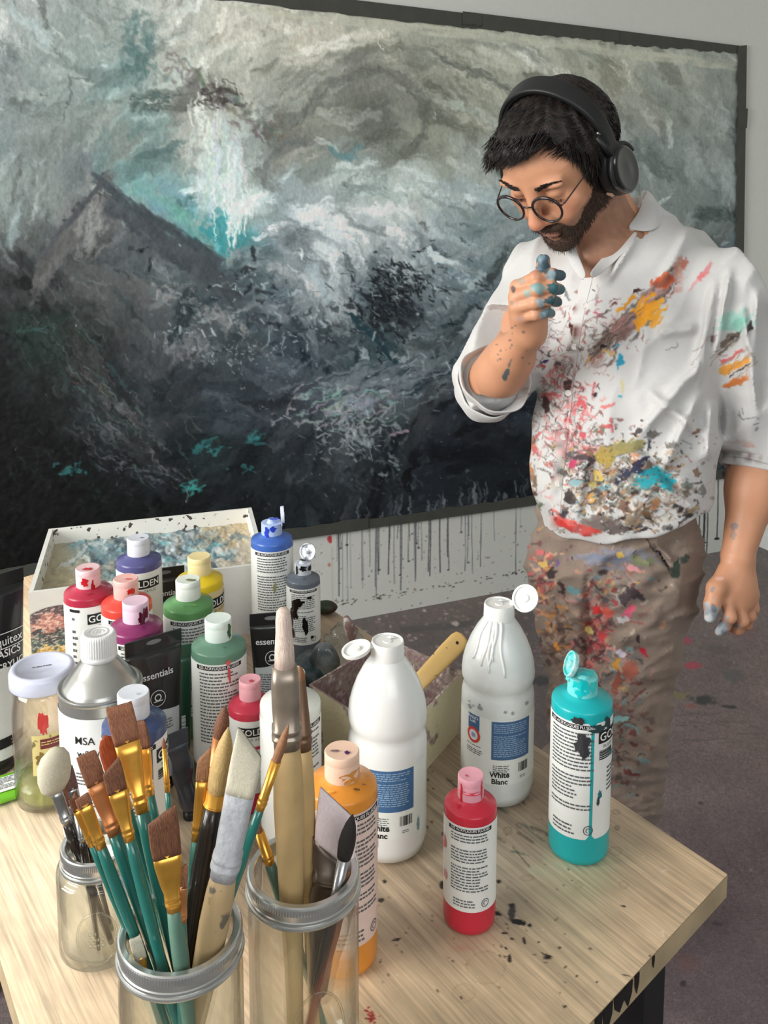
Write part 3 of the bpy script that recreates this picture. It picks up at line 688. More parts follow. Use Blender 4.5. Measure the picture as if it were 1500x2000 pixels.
for i in range(50): flick(210 + rg.gauss(0, 26), 825 + rg.gauss(0, 20), rg.uniform(10, 40), 5, .7 + rg.gauss(0, .2), (92, 96, 100), .4)
for i in range(60): t = rg.random(); flick(180 + t * 190, 890 + t * 50 + rg.gauss(0, 14), rg.uniform(8, 30), 3, .3 + rg.gauss(0, .4), (92, 96, 110), .5)
for i in range(80): t = rg.random(); flick(-60 + 380 * t, 880 + rg.gauss(0, 50), rg.uniform(10, 40), rg.uniform(2, 5), rg.uniform(.2, 1.6), (34, 62, 60), .4)
for x, y, L in [(524, 640, 36), (620, 570, 34), (731, 560, 28), (687, 560, 20), (645, 345, 20), (848, 215, 16), (552, 660, 40), (420, 690, 20)]: sh.line([(x, y), (x + .5, y + L)], 2, (176, 190, 194), .7)
for i in range(50): x = rg.uniform(700, 1030); y = bot_y(x) - 22; sh.line([(x, y - rg.uniform(10, 40)), (x + .5, y + 6)], rg.choice([1.5, 3, 4]), (120, 128, 136), rg.uniform(.2, .6))
for i in range(700):
    x, y = rg.gauss(700, 260), rg.gauss(720, 170); sh.blob(x, y, rg.uniform(.6, 1.8), rg.uniform(.6, 1.8), 0, (168, 178, 184), rg.uniform(.3, .8), .1)
# loosen every edge so the marks run like wet paint
sh.loosen(19, 7)
tex = fbm(sh.X * .5, sh.Y * .16, 65, 3); sh.A *= (.9 + .2 * tex)[..., None]
up_ = np.clip((620 - sh.Y) / 400, 0, 1)[..., None]; sh.A *= 1 + .16 * up_; sh.A *= 1 + .22 * np.exp(-((sh.X - 800) / 270) ** 2 - ((sh.Y - 430) / 150) ** 2)[..., None]
g_ = sh.A.mean(-1, keepdims=True); sh.A = (sh.A * .8 + g_ * .2) * np.array((.99, 1.0, 1.0), np.float32)
for i in range(90):
    t = rg.random(); S_(200 + t * 225 + rg.gauss(0, 3), 345 + t * 150 + rg.uniform(4, 22), rg.uniform(20, 60), rg.uniform(5, 12), .62 + rg.gauss(0, .12), np.array((64, 72, 78)) + rg.gauss(0, 7), .55, .45)
for i in range(60):
    t = rg.random(); S_(200 - t * 125, 347 + t * 150 + rg.uniform(2, 16), rg.uniform(20, 44), rg.uniform(4, 9), -.88 + rg.gauss(0, .1), np.array((72, 76, 80)) + rg.gauss(0, 7), .55, .45)
for i in range(260):
    cx, cy, sx, sy = rg.choice([(700, 560, 110, 50), (600, 620, 90, 50), (700, 800, 90, 40), (830, 700, 100, 40), (700, 860, 70, 40), (380, 640, 70, 40), (560, 470, 60, 60)])
    x, y = rg.gauss(cx, sx * .6), rg.gauss(cy, sy * .6); flick(x, y, rg.uniform(5, 22), rg.uniform(1.5, 5), rg.choice([-.5, .6, 1.2, -.2]) + rg.gauss(0, .3), np.array((168, 182, 190)) * rg.uniform(.75, 1.1), rg.uniform(.4, .9))
for i in range(120): flick(785 + rg.gauss(0, 50), 570 + rg.gauss(0, 38), rg.uniform(5, 24), rg.uniform(2, 5), rg.uniform(-.3, 1.4), (24, 30, 36), rg.uniform(.4, .85))
for i in range(160):
    x = rg.uniform(480, 1440); S_(x, top_y(x) + rg.uniform(32, 50), rg.uniform(30, 110), rg.uniform(3, 10), .12 + rg.gauss(0, .03), (186, 188, 172), rg.uniform(.2, .6), .6)
for x0, y0, y1, w in [(444, 280, 452, 2.2), (452, 330, 462, 2.6), (459, 300, 478, 3), (466, 410, 458, 1.8), (484, 360, 424, 1.6), (490, 390, 426, 1.6)]: sh.line([(x0, y0), (x0 + 2, y1)], w, (206, 222, 218), .7)
# ragged paint crossing the top edge
nc, nr = 760, 560
xs = np.linspace(-215, 1448, nc); tt = np.linspace(0, 1, nr)
PX = np.repeat(xs[None], nr, 0); PY = top_y(PX) + 4 + (bot_y(PX) - 4 - top_y(PX) - 4) * tt[:, None]
lum = sh.sample(PX.ravel(), PY.ravel()).mean(1)
Pw = wall_pt(PX.ravel(), PY.ravel(), .006) + WN * ((fbm(PX.ravel() * .09, PY.ravel() * .09, 77, 3) - .5) * .003 + lum * .000012)[:, None]
c0 = wall_pt(600, 1050, 0)[0]
painting = empty('painting', c0, 'huge dark teal and grey abstract mountain painting taped flat to the wall', 'painting')
m_canvas = paintmat('acrylic_paint', .62, .3, .35, 90, .06, 120)
cv = grid_mesh('canvas', Pw.reshape(nr, nc, 3), m_canvas, painting, sh.sample(PX.ravel(), PY.ravel()) * 1.13)
cv.location = tuple(-np.array(c0))
m_tape = mat('black_tape', S(70, 71, 66), .6, var=.1, scale=25, bump=.2)
def tape(name, q, off, seed=0):
    """strip between two edge lines given as ((x0,y0),(x1,y1)) outer and inner"""
    (a, b), (c, d) = q; n = 90; V, F = [], []
    for i in range(n + 1):
        t = i / n; o = np.array(a) + (np.array(b) - a) * t; w = np.array(c) + (np.array(d) - c) * t
        w = w + (w - o) / (np.linalg.norm(w - o) + 1e-6) * (2.6 * vnoise(np.array([t * 40.]), np.array([0.]), seed)[0] - 1.3) * 2
        for p, dz in ((o, 0), (w, 0), (w, 1), (o, 1)):
            V.append(wall_pt(p[0], p[1], off - .0025 * (1 - dz))[0] - c0)
    for i in range(n):
        for k in range(4): F.append((4 * i + k, 4 * i + (k + 1) % 4, 4 * i + 4 + (k + 1) % 4, 4 * i + 4 + k))
    F += [(3, 2, 1, 0), (4 * n, 4 * n + 1, 4 * n + 2, 4 * n + 3)]
    return mesh_from(name, V, F, m_tape, painting, False)
tape('tape_strip', ((( -215, top_y(-215)), (905, top_y(905))), ((-215, top_y(-215) + 34), (905, top_y(905) + 30))), .012, 1)
tape('tape_strip', (((904, top_y(904) - 3), (1210, top_y(1210) - 2)), ((904, top_y(904) + 29), (1210, top_y(1210) + 21))), .0145, 2)
tape('tape_strip', (((1200, top_y(1200) - 2), (1458, top_y(1458))), ((1200, top_y(1200) + 26), (1458, top_y(1458) + 14))), .012, 3)
tape('tape_strip', (((1459, 88), (1453, 500)), ((1441, 90), (1437, 500))), .0145, 4)
tape('tape_strip', (((1453, 490), (1427, 936)), ((1436, 490), (1411, 936))), .012, 5)
tape('tape_strip', (((1461, 212), (1459, 250)), ((1440, 212), (1440, 250))), .0165, 6)
tape('tape_strip', (((904, 26), (941, 28)), ((904, 48), (941, 50))), .0165, 7)
tape('tape_strip', (((-215, bot_y(-215)), (720, bot_y(720))), ((-215, bot_y(-215) - 26), (720, bot_y(720) - 22))), .0145, 8)
tape('tape_strip', (((714, bot_y(714) - 1), (1427, bot_y(1427))), ((714, bot_y(714) - 20), (1427, bot_y(1427) - 21))), .012, 9)

# ================================================================== the table
ZT = .75
TN, TFR, TFL, TNL = at_z(1421, 1708, ZT), at_z(398, 1023, ZT), at_z(-205, 1202, ZT), at_z(314, 2905, ZT)
print('table', [tuple(np.round(p, 3)) for p in (TN, TFR, TFL, TNL)])
nu, nv = 560, 760
U, Vv = np.meshgrid(np.linspace(0, 1, nu), np.linspace(0, 1, nv))
U3, V3 = U[..., None], Vv[..., None]
P = (TN * (1 - V3) + TFR * V3) * (1 - U3) + (TNL * (1 - V3) + TFL * V3) * U3
tx, ty = project(P.reshape(-1, 3))
sh = Sheet(-20, 1010, 1440, 2010, 1.25, (206, 186, 152))
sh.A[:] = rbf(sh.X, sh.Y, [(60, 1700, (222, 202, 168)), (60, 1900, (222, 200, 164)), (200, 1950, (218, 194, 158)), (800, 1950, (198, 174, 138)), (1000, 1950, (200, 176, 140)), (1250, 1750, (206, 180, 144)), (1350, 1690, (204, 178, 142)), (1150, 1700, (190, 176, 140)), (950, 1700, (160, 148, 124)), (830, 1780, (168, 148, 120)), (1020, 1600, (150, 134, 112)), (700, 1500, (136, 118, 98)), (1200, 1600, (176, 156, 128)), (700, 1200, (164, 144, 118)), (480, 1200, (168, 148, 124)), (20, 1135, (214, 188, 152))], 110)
dirt = fbm(sh.X * .02, sh.Y * .03, 9, 4)
sh.A *= (1.0 + .12 * dirt)[..., None]; sh.A *= np.array((1.0, 1.0, 1.03), np.float32)
rg = random.Random(5)
def B_(x, y, rx, ry, a, c, al=.9, rag=.45, soft=.25): sh.blob(x, y, rx, ry, a, c, al, rag, soft, rg.randrange(9999), .2)
for i in range(150):
    x, y = rg.choice([(rg.uniform(740, 1120), rg.uniform(1600, 1960)), (rg.uniform(620, 1080), rg.uniform(1430, 1640)), (rg.uniform(440, 760), rg.uniform(1160, 1500))])
    B_(x, y, rg.uniform(.8, 4.5), rg.uniform(.8, 3), rg.uniform(0, 3), rg.choice([(70, 54, 40), (96, 76, 58), (50, 44, 40), (120, 98, 70), (90, 60, 44)]), rg.uniform(.4, .9))
for i in range(26):
    x, y = rg.gauss(960, 70), rg.gauss(1560, 60); sh.stroke(x, y, rg.uniform(20, 60), rg.uniform(3, 9), .7 + rg.gauss(0, .2), rg.choice([(60, 60, 52), (84, 78, 64), (54, 48, 42), (70, 86, 78)]), .6, .6)
B_(1012, 1800, 14, 6, .2, (16, 14, 16), 1, .5, .1); B_(1000, 1780, 8, 18, .1, (60, 56, 54), .95, .4); B_(1035, 1807, 5, 3.4, 0, (20, 14, 14), 1, .2); B_(973, 1785, 9, 4, .3, (18, 16, 18), 1, .4); B_(1000, 1768, 6, 4, 0, (24, 20, 20), 1)
for x, y, a_, b_ in [(1024, 1838, 3, 8), (995, 1873, 4, 8), (1070, 1870, 9, 5), (988, 1852, 3, 3), (1052, 1840, 3, 2), (1093, 1851, 3, 2), (1153, 1853, 3, 2), (1126, 1906, 3.4, 2), (1104, 1966, 5, 3), (1103, 1918, 2, 2), (1166, 1918, 3, 2), (1218, 1770, 7, 2), (1223, 1905, 10, 1.6), (985, 1822, 7, 2.5), (1000, 1834, 6, 2), (1110, 1698, 2, 2), (974, 1722, 5, 4), (864, 1728, 6, 10), (866, 1630, 4, 5), (752, 1722, 5, 4), (745, 1758, 7, 5), (775, 1835, 10, 3), (790, 1610, 3, 3), (1270, 1868, 2, 3)]:
    B_(x, y, a_, b_, rg.uniform(-.3, .3), (34, 24, 20), .95, .4, .2)
for i in range(14): x, y = rg.gauss(1068, 8), rg.gauss(1870, 5); B_(x, y, rg.uniform(1, 4), 1, rg.uniform(0, 3), (26, 20, 20), .9)
for (x, y, rx, ry, c) in [(949, 1890, 37, 32, (170, 146, 116)), (906, 1940, 22, 18, (176, 152, 124)), (1202, 1662, 12, 8, (160, 132, 104)), (1218, 1728, 9, 7, (170, 142, 112)), (1130, 1728, 7, 7, (176, 156, 126)), (992, 1622, 8, 7, (110, 96, 74)), (1048, 1595, 10, 7, (140, 120, 96)), (1203, 1586, 7, 5, (130, 112, 90)), (836, 1750, 9, 8, (160, 134, 108)), (1205, 1617, 4, 4, (90, 76, 60)), (1014, 1612, 5, 5, (100, 86, 68)), (1030, 1715, 12, 6, (150, 124, 98))]:
    w = sh.win(x, y, max(rx, ry) * 1.5); d = np.sqrt(((sh.X[w] - x) / rx) ** 2 + ((sh.Y[w] - y) / ry) ** 2) + .16 * (fbm(sh.X[w] * .15, sh.Y[w] * .15, 3, 2) - .5)
    sh.blend(w, np.clip(1 - np.abs(d - 1) * rx / 2.2, 0, 1) * .6, c); sh.blend(w, (d < 1) * .12, c)
for i in range(30): B_(724 + rg.gauss(0, 5), 1985 + rg.gauss(0, 6), rg.uniform(1, 4), rg.uniform(1, 3), 0, (150, 22, 26), .95)
B_(1050, 1700, 34, 14, .3, (168, 186, 160), .3, .3, .8); B_(1130, 1690, 60, 14, 0, (180, 200, 170), .5, .3, .9); B_(900, 1852, 30, 8, 0, (196, 140, 116), .4, .3, .8)  # green cast of turquoise bottle painted into tabletop; faint reddish patch below red bottle
for i in range(20): sh.line([(rg.uniform(760, 1300), rg.uniform(1600, 1960))] * 2, 1.5, (236, 228, 210), .8)
for p in [(1290, 1704, 1296, 1700), (1298, 1699, 1305, 1700), (1288, 1823, 1294, 1818), (1294, 1818, 1296, 1830)]: sh.line([p[:2], p[2:]], 2, (238, 230, 214), .9)
table = empty('table', (*TN[:2], 0), 'pale oak-effect table on black metal legs, stained with paint and crowded with art supplies', 'table')
off = np.array([TN[0], TN[1], 0])
m, N, L, b = newmat('oak_laminate')
a = N.new('ShaderNodeVertexColor'); a.layer_name = 'paint'
tc = N.new('ShaderNodeTexCoord'); mp = N.new('ShaderNodeMapping'); L.new(tc.outputs['Object'], mp.inputs[0])
gdir = (TFR - TN)[:2]; gang = math.atan2(gdir[1], gdir[0])
mp.vector_type = 'TEXTURE'; mp.inputs['Rotation'].default_value = (0, 0, gang)
mp2 = N.new('ShaderNodeMapping'); mp2.inputs['Scale'].default_value = (13, 380, 1); L.new(mp.outputs[0], mp2.inputs[0])
nz = N.new('ShaderNodeTexNoise'); nz.inputs['Scale'].default_value = 1.0; nz.inputs['Detail'].default_value = 5; nz.inputs['Distortion'].default_value = .4; L.new(mp2.outputs[0], nz.inputs[0])
mp3 = N.new('ShaderNodeMapping'); mp3.inputs['Scale'].default_value = (5, 90, 1); L.new(mp.outputs[0], mp3.inputs[0])
nz2 = N.new('ShaderNodeTexNoise'); nz2.inputs['Scale'].default_value = 1.0; nz2.inputs['Detail'].default_value = 3; nz2.inputs['Distortion'].default_value = .8; L.new(mp3.outputs[0], nz2.inputs[0])
ad = N.new('ShaderNodeMath'); ad.operation = 'ADD'; L.new(nz.outputs[0], ad.inputs[0]); L.new(nz2.outputs[0], ad.inputs[1])
mr = N.new('ShaderNodeMapRange'); mr.inputs[1].default_value = .72; mr.inputs[2].default_value = 1.28; mr.inputs[3].default_value = .72; mr.inputs[4].default_value = 1.28; L.new(ad.outputs[0], mr.inputs[0])
vm = N.new('ShaderNodeVectorMath'); vm.operation = 'SCALE'; L.new(a.outputs[0], vm.inputs[0]); L.new(mr.outputs[0], vm.inputs['Scale']); L.new(vm.outputs[0], b.inputs['Base Color'])
bp = N.new('ShaderNodeBump'); bp.inputs['Strength'].default_value = .25; bp.inputs['Distance'].default_value = .001; L.new(nz.outputs[0], bp.inputs['Height']); L.new(bp.outputs[0], b.inputs['Normal'])
b.inputs['Roughness'].default_value = .42; b.inputs['Specular IOR Level'].default_value = .4
m_oak = m
cc = sh.sample(tx, ty)
grid_mesh('tabletop', (P - off), m_oak, table, cc, False)
m_edge = mat('oak_edge', S(176, 156, 124), .5, var=.2, scale=18, bump=.2)
prism('table_edge', [(p - off) for p in (TN, TFR, TFL, TNL)][::-1], ZT - .027, ZT - .0012, m_edge, table)
m_blk = mat('black_powder_coat', S(28, 29, 31), .45, var=.1)
def tpt(u, v): return ((TN * (1 - v) + TFR * v) * (1 - u) + (TNL * (1 - v) + TFL * v) * u - off)
eB = (TNL - TN); eB /= np.linalg.norm(eB); eA = (TFR - TN); eA /= np.linalg.norm(eA)
for cnr, su, sv in ((tpt(0, 0), 1, 1), (tpt(0, 1), 1, -1), (tpt(1, 1), -1, -1), (tpt(1, 0), -1, 1)):
    c = cnr + eB * su * .075 + eA * sv * .03; w = .045
    prism('leg', [c, c + eB * su * w, c + eB * su * w + eA * sv * w, c + eA * sv * w][::(1 if su * sv > 0 else -1)], 0, ZT - .0275, m_blk, table, .003)
# paint smears run over the edge
def edge_drip(t, L_, w):
    p = TN + eB * t - off; V = []
    n = np.cross(eB, [0, 0, 1]); n = -n if (n @ (eA)) > 0 else n
    q = [(-w, 0), (w, 0), (w * .8, -L_ * .6), (0, -L_), (-w * .9, -L_ * .5)]
    V = [p + eB * a_ + np.array([0, 0, -.001 + z_]) + n * k for k in (.0003, .0012) for a_, z_ in q]
    F = [tuple(range(5)), tuple(range(9, 4, -1))] + [(i, (i + 1) % 5, 5 + (i + 1) % 5, 5 + i) for i in range(5)]
    mesh_from('paint_smear', V, F, m_blkpaint, table, False)
m_blkpaint = mat('dried_black_paint', S(20, 19, 20), .35, var=.2)
for t, l, w in ((.155, .012, .002), (.185, .02, .004), (.2, .024, .007), (.215, .02, .01), (.235, .025, .008), (.25, .022, .006), (.27, .02, .004)): edge_drip(t, l, w)

# ================================================================== paint bottles on the table
m_lab = mat('label_paper', S(234, 236, 232), .5, var=.03, scale=30)
m_ink = mat('black_ink', S(24, 24, 26), .5, var=.1)
m_inkw = mat('white_ink', S(240, 240, 238), .5, var=.02)
m_grey = mat('grey_ink', S(92, 96, 98), .6, var=.2, scale=300)
CAMXY = np.array([0.0, 0.0])
def face_ang(x, y): return math.atan2(-y, -x)         # direction from an object towards the camera

def printrows(w, h, rows, seed, fill=.75, th=.42):
    """rows of small illegible print as thin word-length bars"""
    r = random.Random(seed); L = []
    step = h / rows
    for i in range(rows):
        if r.random() < .07: continue
        y = -i * step; x = -w / 2; end = w / 2 * (1 if r.random() < .8 else r.uniform(.2, .9))
        while x < end:
            l = r.uniform(.0016, .006)
            if x + l > end: break
            L.append((x, y - step * th, x + l, y)); x += l + r.uniform(.0006, .0013)
    return rects(L)
def barcode(w, h, seed, vertical=False):
    r = random.Random(seed); L = []; x = -w / 2
    while x < w / 2:
        l = r.choice([.0005, .0009, .0014]); L.append((x, 0, min(x + l, w / 2), h)); x += l + r.choice([.0005, .0009])
    if vertical: L = [(y0, x0, y1, x1) for (x0, y0, x1, y1) in L]
    return rects(L)
def ringmark(r0, r1, n=40, a0=0, a1=2 * math.pi):
    V, F = [], []
    for i in range(n + 1):
        a = a0 + (a1 - a0) * i / n
        V += [(r0 * math.cos(a), r0 * math.sin(a), 0), (r1 * math.cos(a), r1 * math.sin(a), 0)]
    for i in range(n): F.append((2 * i, 2 * i + 1, 2 * i + 3, 2 * i + 2))
    return np.array(V), F
def disc(r, n=24):
    V = [(r * math.cos(2 * math.pi * i / n), r * math.sin(2 * math.pi * i / n), 0) for i in range(n)]
    return np.array(V), [tuple(range(n))]
def blot(w, h, seed, n=20):
    r = random.Random(seed); V = []
    for i in range(n):
        a = 2 * math.pi * i / n; k = r.uniform(.6, 1.1)
        V.append((w / 2 * k * math.cos(a), h / 2 * k * math.sin(a), 0))
    return np.array(V + [(0, 0, 0)]), [(i, (i + 1) % n, n) for i in range(n)]
def body_mat(name, c, rough=.32, var=.05):
    return mat(name, c, rough, spec=.5, var=var, scale=22, sub=.12, coat=.15)

def paint_bottle(px, py, size, body, cap, label, texts='back', turn=0.0, cap_style='closed', band=True, smear=None, group='fluid acrylic bottles', lab_col=None, liquid=None):
    big = size == 16
    R, ZS, ZC = (.0335, .18, .213) if big else (.0265, .128, .158)
    p = at_z(px, py, ZT + ZS)
    t = empty('paint_bottle', (p[0], p[1], ZT), label, 'paint bottle', group)
    mb = body_mat('bottle_plastic', S(*body))
    prof = [(0, 0.0008), (R * .86, 0), (R * .97, .003), (R, .009), (R, ZS - .0035), (R * .99, ZS - .001), (R * .955, ZS + .0004), (R * .72, ZS + .0032), (R * .5, ZS + .0065), (R * .43, ZS + .012), (0, ZS + .012)]
    lathe('body', prof, mb, t, 56)
    rc = R * .495; cz = ZS + .0075
    mc = mat('cap_plastic', S(*cap), .42, var=.06, scale=60, sub=.1)
    cp = lathe('cap', [(0, cz), (rc, cz), (rc, cz + (ZC - cz) * .62), (rc * .985, cz + (ZC - cz) * .65), (rc * 1.0, cz + (ZC - cz) * .68), (rc, ZC - .0012), (rc * .94, ZC), (rc * .5, ZC - .0006), (0, ZC - .0006)] if cap_style != 'open' else
               [(0, cz), (rc, cz), (rc, cz + (ZC - cz) * .72), (rc * .92, cz + (ZC - cz) * .74), (rc * .5, cz + (ZC - cz) * .7), (rc * .3, cz + (ZC - cz) * .95), (0, cz + (ZC - cz) * .95)], mc, t, 40)
    sharpen(cp, 40)
    fa = face_ang(p[0], p[1]) + turn
    # label: two panels with a seam gap so the colour shows between them
    l0, l1 = (.034, ZS - .011) if big else (.028, ZS - .009)
    seam = fa + (.38 if texts == 'side' else 2.2)
    n = 60; V, F = [], []
    RL = R + .00035
    for i in range(n + 1):
        a = seam + .055 + (2 * math.pi - .11) * i / n
        V += [(RL * math.cos(a), RL * math.sin(a), l0 + (.004 if i in (0, n) else 0)), (RL * math.cos(a), RL * math.sin(a), l1 - (.003 if i in (0, n) else 0))]
    for i in range(n): F.append((2 * i, 2 * i + 2, 2 * i + 3, 2 * i + 1))
    lb = mesh_from('label', V, F, m_lab if lab_col is None else mat('label_paper', S(*lab_col), .5, var=.05), t)
    RT = R + .0008
    def put(nm, vf, z, a, m): return wrap(nm, vf, RT, z, a, m, lb)
    H = l1 - l0
    sc = R / .0335
    if texts in ('back', 'side'):
        ca = fa if texts == 'back' else fa - .32
        put('heading_band', rects([(-.030 * sc, -.0052 * sc, .030 * sc, 0)]), l1 - .002, ca, m_ink)
        V_, F_ = text_verts('LES ACRYLIQUES FLUIDES', .0046 * sc, .012)
        RT += .0003; put('heading_text', (V_, F_), l1 - .0058 * sc, ca, m_inkw); RT -= .0003
        put('fine_print', printrows(.052 * sc, H * .68, 22 if big else 20, int(px), th=.42), l1 - .011 * sc, ca, m_grey)
        put('fine_print', printrows(.03 * sc, H * .1, 3, int(px) + 1), l0 + .016 * sc, ca - .2, m_grey)
        put('seal_mark', merge([(*ringmark(.0046 * sc, .0056 * sc), (0, 0)), (*ringmark(.0018 * sc, .0028 * sc, 20, .3, 4.4), (0, 0))]), l0 + .011 * sc, ca + .62, m_grey)
    if texts == 'side':
        put('bar_code', barcode(.011, .022, 5, True), l1 - .038, fa + .62, m_ink)
    if texts in ('front', 'side', 'edge'):
        ga = fa + {'front': 0.0, 'side': 1.42, 'edge': .75}[texts]
        V_, F_ = text_verts('GOLDEN', .0135 * sc, .012, spacing=1.02)
        w = (V_[:, 0].max() - V_[:, 0].min()) / 2 + .0015
        put('logo_box', rects([(-w, -.0025 * sc, w, .0122 * sc)]), l1 - .022 * sc, ga, m_ink)
        RT += .0003; put('logo_text', (V_, F_), l1 - .0215 * sc, ga, m_inkw); RT -= .0003
        put('logo_text', text_verts('FLUID ACRYLIC', .0052 * sc, .004, spacing=1.25), l1 - .0305 * sc, ga, m_ink)
        put('colour_swatch', rects([(-.008 * sc, 0, .008 * sc, .005 * sc)]), l1 - .045 * sc, ga, mb)
        put('fine_print', printrows(.03 * sc, .03 * sc, 6, int(px) + 9), l1 - .055 * sc, ga, m_grey)
        if texts == 'edge':
            put('heading_band', rects([(-.008, -.004, .008, 0)]), l1 - .003, fa - .62, m_ink)
            put('fine_print', printrows(.010, H * .8, 12, int(px) + 4), l1 - .015, fa - .6, m_grey)
            put('bar_code', barcode(.009, .024, 6, True), l1 - .04, fa + .2, m_ink)
    if cap_style == 'open':
        a = fa + turn
    if smear:
        for (kind, ang, z, w, h, c, sd) in smear:
            ms = mat('wet_paint', S(*c), .22, var=.15, coat=.4)
            if kind == 'body': wrap('paint_drip', blot(w, h, sd), R + .0013, z, fa + ang, ms, t)
            elif kind == 'cap': wrap('paint_drip', blot(w, h, sd), rc + .0006, z, fa + ang, ms, t)
            elif kind == 'top':
                V_, F_ = blot(w, h, sd); V_ = V_ + np.array([rc * .4 * math.cos(fa + ang), rc * .4 * math.sin(fa + ang), ZC + .0004])
                V_[-1, 2] += .0009; mesh_from('paint_blob', V_, F_, ms, t, True)
            elif kind == 'shoulder':
                V_, F_ = blot(w, h, sd); q = R * .72; V_ = V_ + np.array([q * math.cos(fa + ang), q * math.sin(fa + ang), ZS + .0058])
                mesh_from('paint_blob', V_, F_, ms, t, True)
    return t, R, ZS, ZC, rc, fa, mc
def flip_lid(t, base, d, up, r, th, m, name='lid'):
    """open flip lid: disc with a raised rim standing on its hinge; d = direction of the disc axis, base = hinge point"""
    d = np.array(d, float); d /= np.linalg.norm(d); u = np.array(up, float); u -= d * (u @ d); u /= np.linalg.norm(u); s = np.cross(u, d)
    c = np.array(base) + u * (r + .001)
    prof = [(0, 0), (r * .95, 0), (r, th * .3), (r, th), (r * .86, th), (r * .84, th * .45), (r * .3, th * .45), (r * .26, th * 1.1), (0, th * 1.1)]
    V, F, seg = [], [], 32
    for (q, z) in prof:
        for i in range(seg):
            a = 2 * math.pi * i / seg; V.append(c + u * q * math.cos(a) + s * q * math.sin(a) + d * z)
    for j in range(len(prof) - 1):
        for i in range(seg): F.append((j * seg + i, (j + 1) * seg + i, (j + 1) * seg + (i + 1) % seg, j * seg + (i + 1) % seg))
    o = mesh_from(name, V, F, m, t); sharpen(o, 40)
    V2 = [np.array(base) + s * a + u * b + d * c_ for a in (-r * .3, r * .3) for b in (-.003, .004) for c_ in (0, .0016)]
    F2 = [(0, 1, 3, 2), (4, 6, 7, 5), (0, 4, 5, 1), (2, 3, 7, 6), (0, 2, 6, 4), (1, 5, 7, 3)]
    mesh_from('hinge', V2, F2, m, o, False)
    return o

RD_ = (178, 34, 56)
paint_bottle(173, 1152, 16, (176, 44, 70), (232, 196, 198), 'crimson paint bottle with red dripping cap, nearest the printed end of the palette box', 'edge', 0, smear=[('cap', -.3, .198, .012, .014, (200, 24, 40), 1), ('cap', .35, .188, .006, .026, (170, 12, 30), 2), ('top', 0, 0, .016, .01, (190, 20, 36), 3), ('body', .02, .06, .0028, .12, (180, 50, 80), 4), ('shoulder', .0, 0, .008, .004, (150, 20, 40), 5)])
paint_bottle(271, 1090, 16, (82, 82, 132), (214, 216, 226), 'dull violet paint bottle standing in front of the palette, furthest back of its cluster', 'front', .12, smear=[('top', .8, 0, .008, .003, (110, 106, 130), 2)])
paint_bottle(390, 1128, 16, (226, 196, 36), (232, 214, 158), 'yellow paint bottle with a cream cap beside the palette box', 'edge', .15, lab_col=(226, 206, 156), smear=[('body', .5, .06, .02, .03, (196, 176, 40), 3)])
paint_bottle(247, 1174, 16, (226, 76, 62), (238, 186, 178), 'vermilion orange paint bottle between the crimson and magenta ones', 'back', .1, smear=[('cap', .3, .2, .016, .01, (226, 44, 36), 7), ('top', .5, 0, .012, .004, (200, 60, 50), 8), ('shoulder', .8, 0, .006, .004, (200, 40, 40), 9)])
paint_bottle(368, 1176, 16, (92, 146, 88), (222, 228, 218), 'leaf green paint bottle with a smudged white cap in front of the yellow one', 'back', .1, smear=[('top', .6, 0, .018, .008, (104, 110, 70), 4), ('shoulder', .2, 0, .008, .003, (134, 170, 40), 5), ('shoulder', -.3, 0, .005, .003, (60, 90, 50), 6)])
paint_bottle(266, 1220, 16, (134, 46, 98), (226, 196, 212), 'magenta paint bottle with dark plum drips on its pale cap', 'back', .15, smear=[('cap', .2, .195, .007, .02, (96, 14, 50), 1), ('cap', .45, .193, .004, .03, (96, 14, 50), 2), ('cap', .7, .2, .01, .018, (110, 20, 56), 3), ('shoulder', .25, 0, .006, .003, (110, 20, 60), 6)])
paint_bottle(427, 1256, 16, (98, 138, 116), (216, 228, 220), 'tall sage green paint bottle with a long white text label', 'back', 0, smear=[('cap', .9, .2, .008, .022, (58, 92, 60), 1), ('body', .35, .155, .005, .022, (206, 90, 84), 4), ('body', .32, .17, .007, .008, (206, 90, 84), 5), ('shoulder', .3, 0, .005, .003, (70, 90, 60), 5)])
tb, R, ZS, ZC, rc, fa, mc = paint_bottle(531, 1050, 16, (66, 104, 184), (176, 196, 232), 'cobalt blue paint bottle standing tall with its small lid flipped upright', 'back', 0, 'open', smear=[('cap', -.5, .194, .01, .022, (36, 66, 190), 1), ('cap', .1, .2, .012, .01, (40, 70, 200), 2), ('top', .6, -.004, .02, .012, (36, 62, 190), 3), ('body', .1, .11, .006, .02, (150, 150, 110), 5)])
flip_lid(tb, (rc * .95, -.004, ZC - .008), (1, .12, .05), (.15, 0, 1), .0135, .0055, mat('cap_plastic', S(206, 214, 232), .4), 'lid')
tb, R, ZS, ZC, rc, fa, mc = paint_bottle(592, 1127, 8, (98, 106, 116), (196, 202, 210), 'small charcoal grey paint bottle splattered black with its round lid open', 'back', 0, 'open', smear=[('body', -.55, .085, .016, .034, (24, 18, 18), 1), ('body', -.3, .098, .02, .014, (20, 16, 16), 2), ('body', .35, .105, .009, .006, (20, 18, 18), 3), ('body', .1, .06, .012, .03, (30, 26, 26), 4), ('body', -.7, .045, .01, .018, (30, 26, 26), 5), ('body', .5, .04, .006, .006, (26, 24, 24), 6),
     ('cap', 0, .147, .014, .01, (20, 18, 22), 1), ('cap', .9, .146, .01, .01, (24, 22, 24), 3), ('top', 0, 0, .014, .01, (18, 18, 20), 4), ('shoulder', .1, 0, .005, .004, (24, 24, 26), 6), ('cap', -.8, .143, .006, .02, (30, 28, 30), 8)])
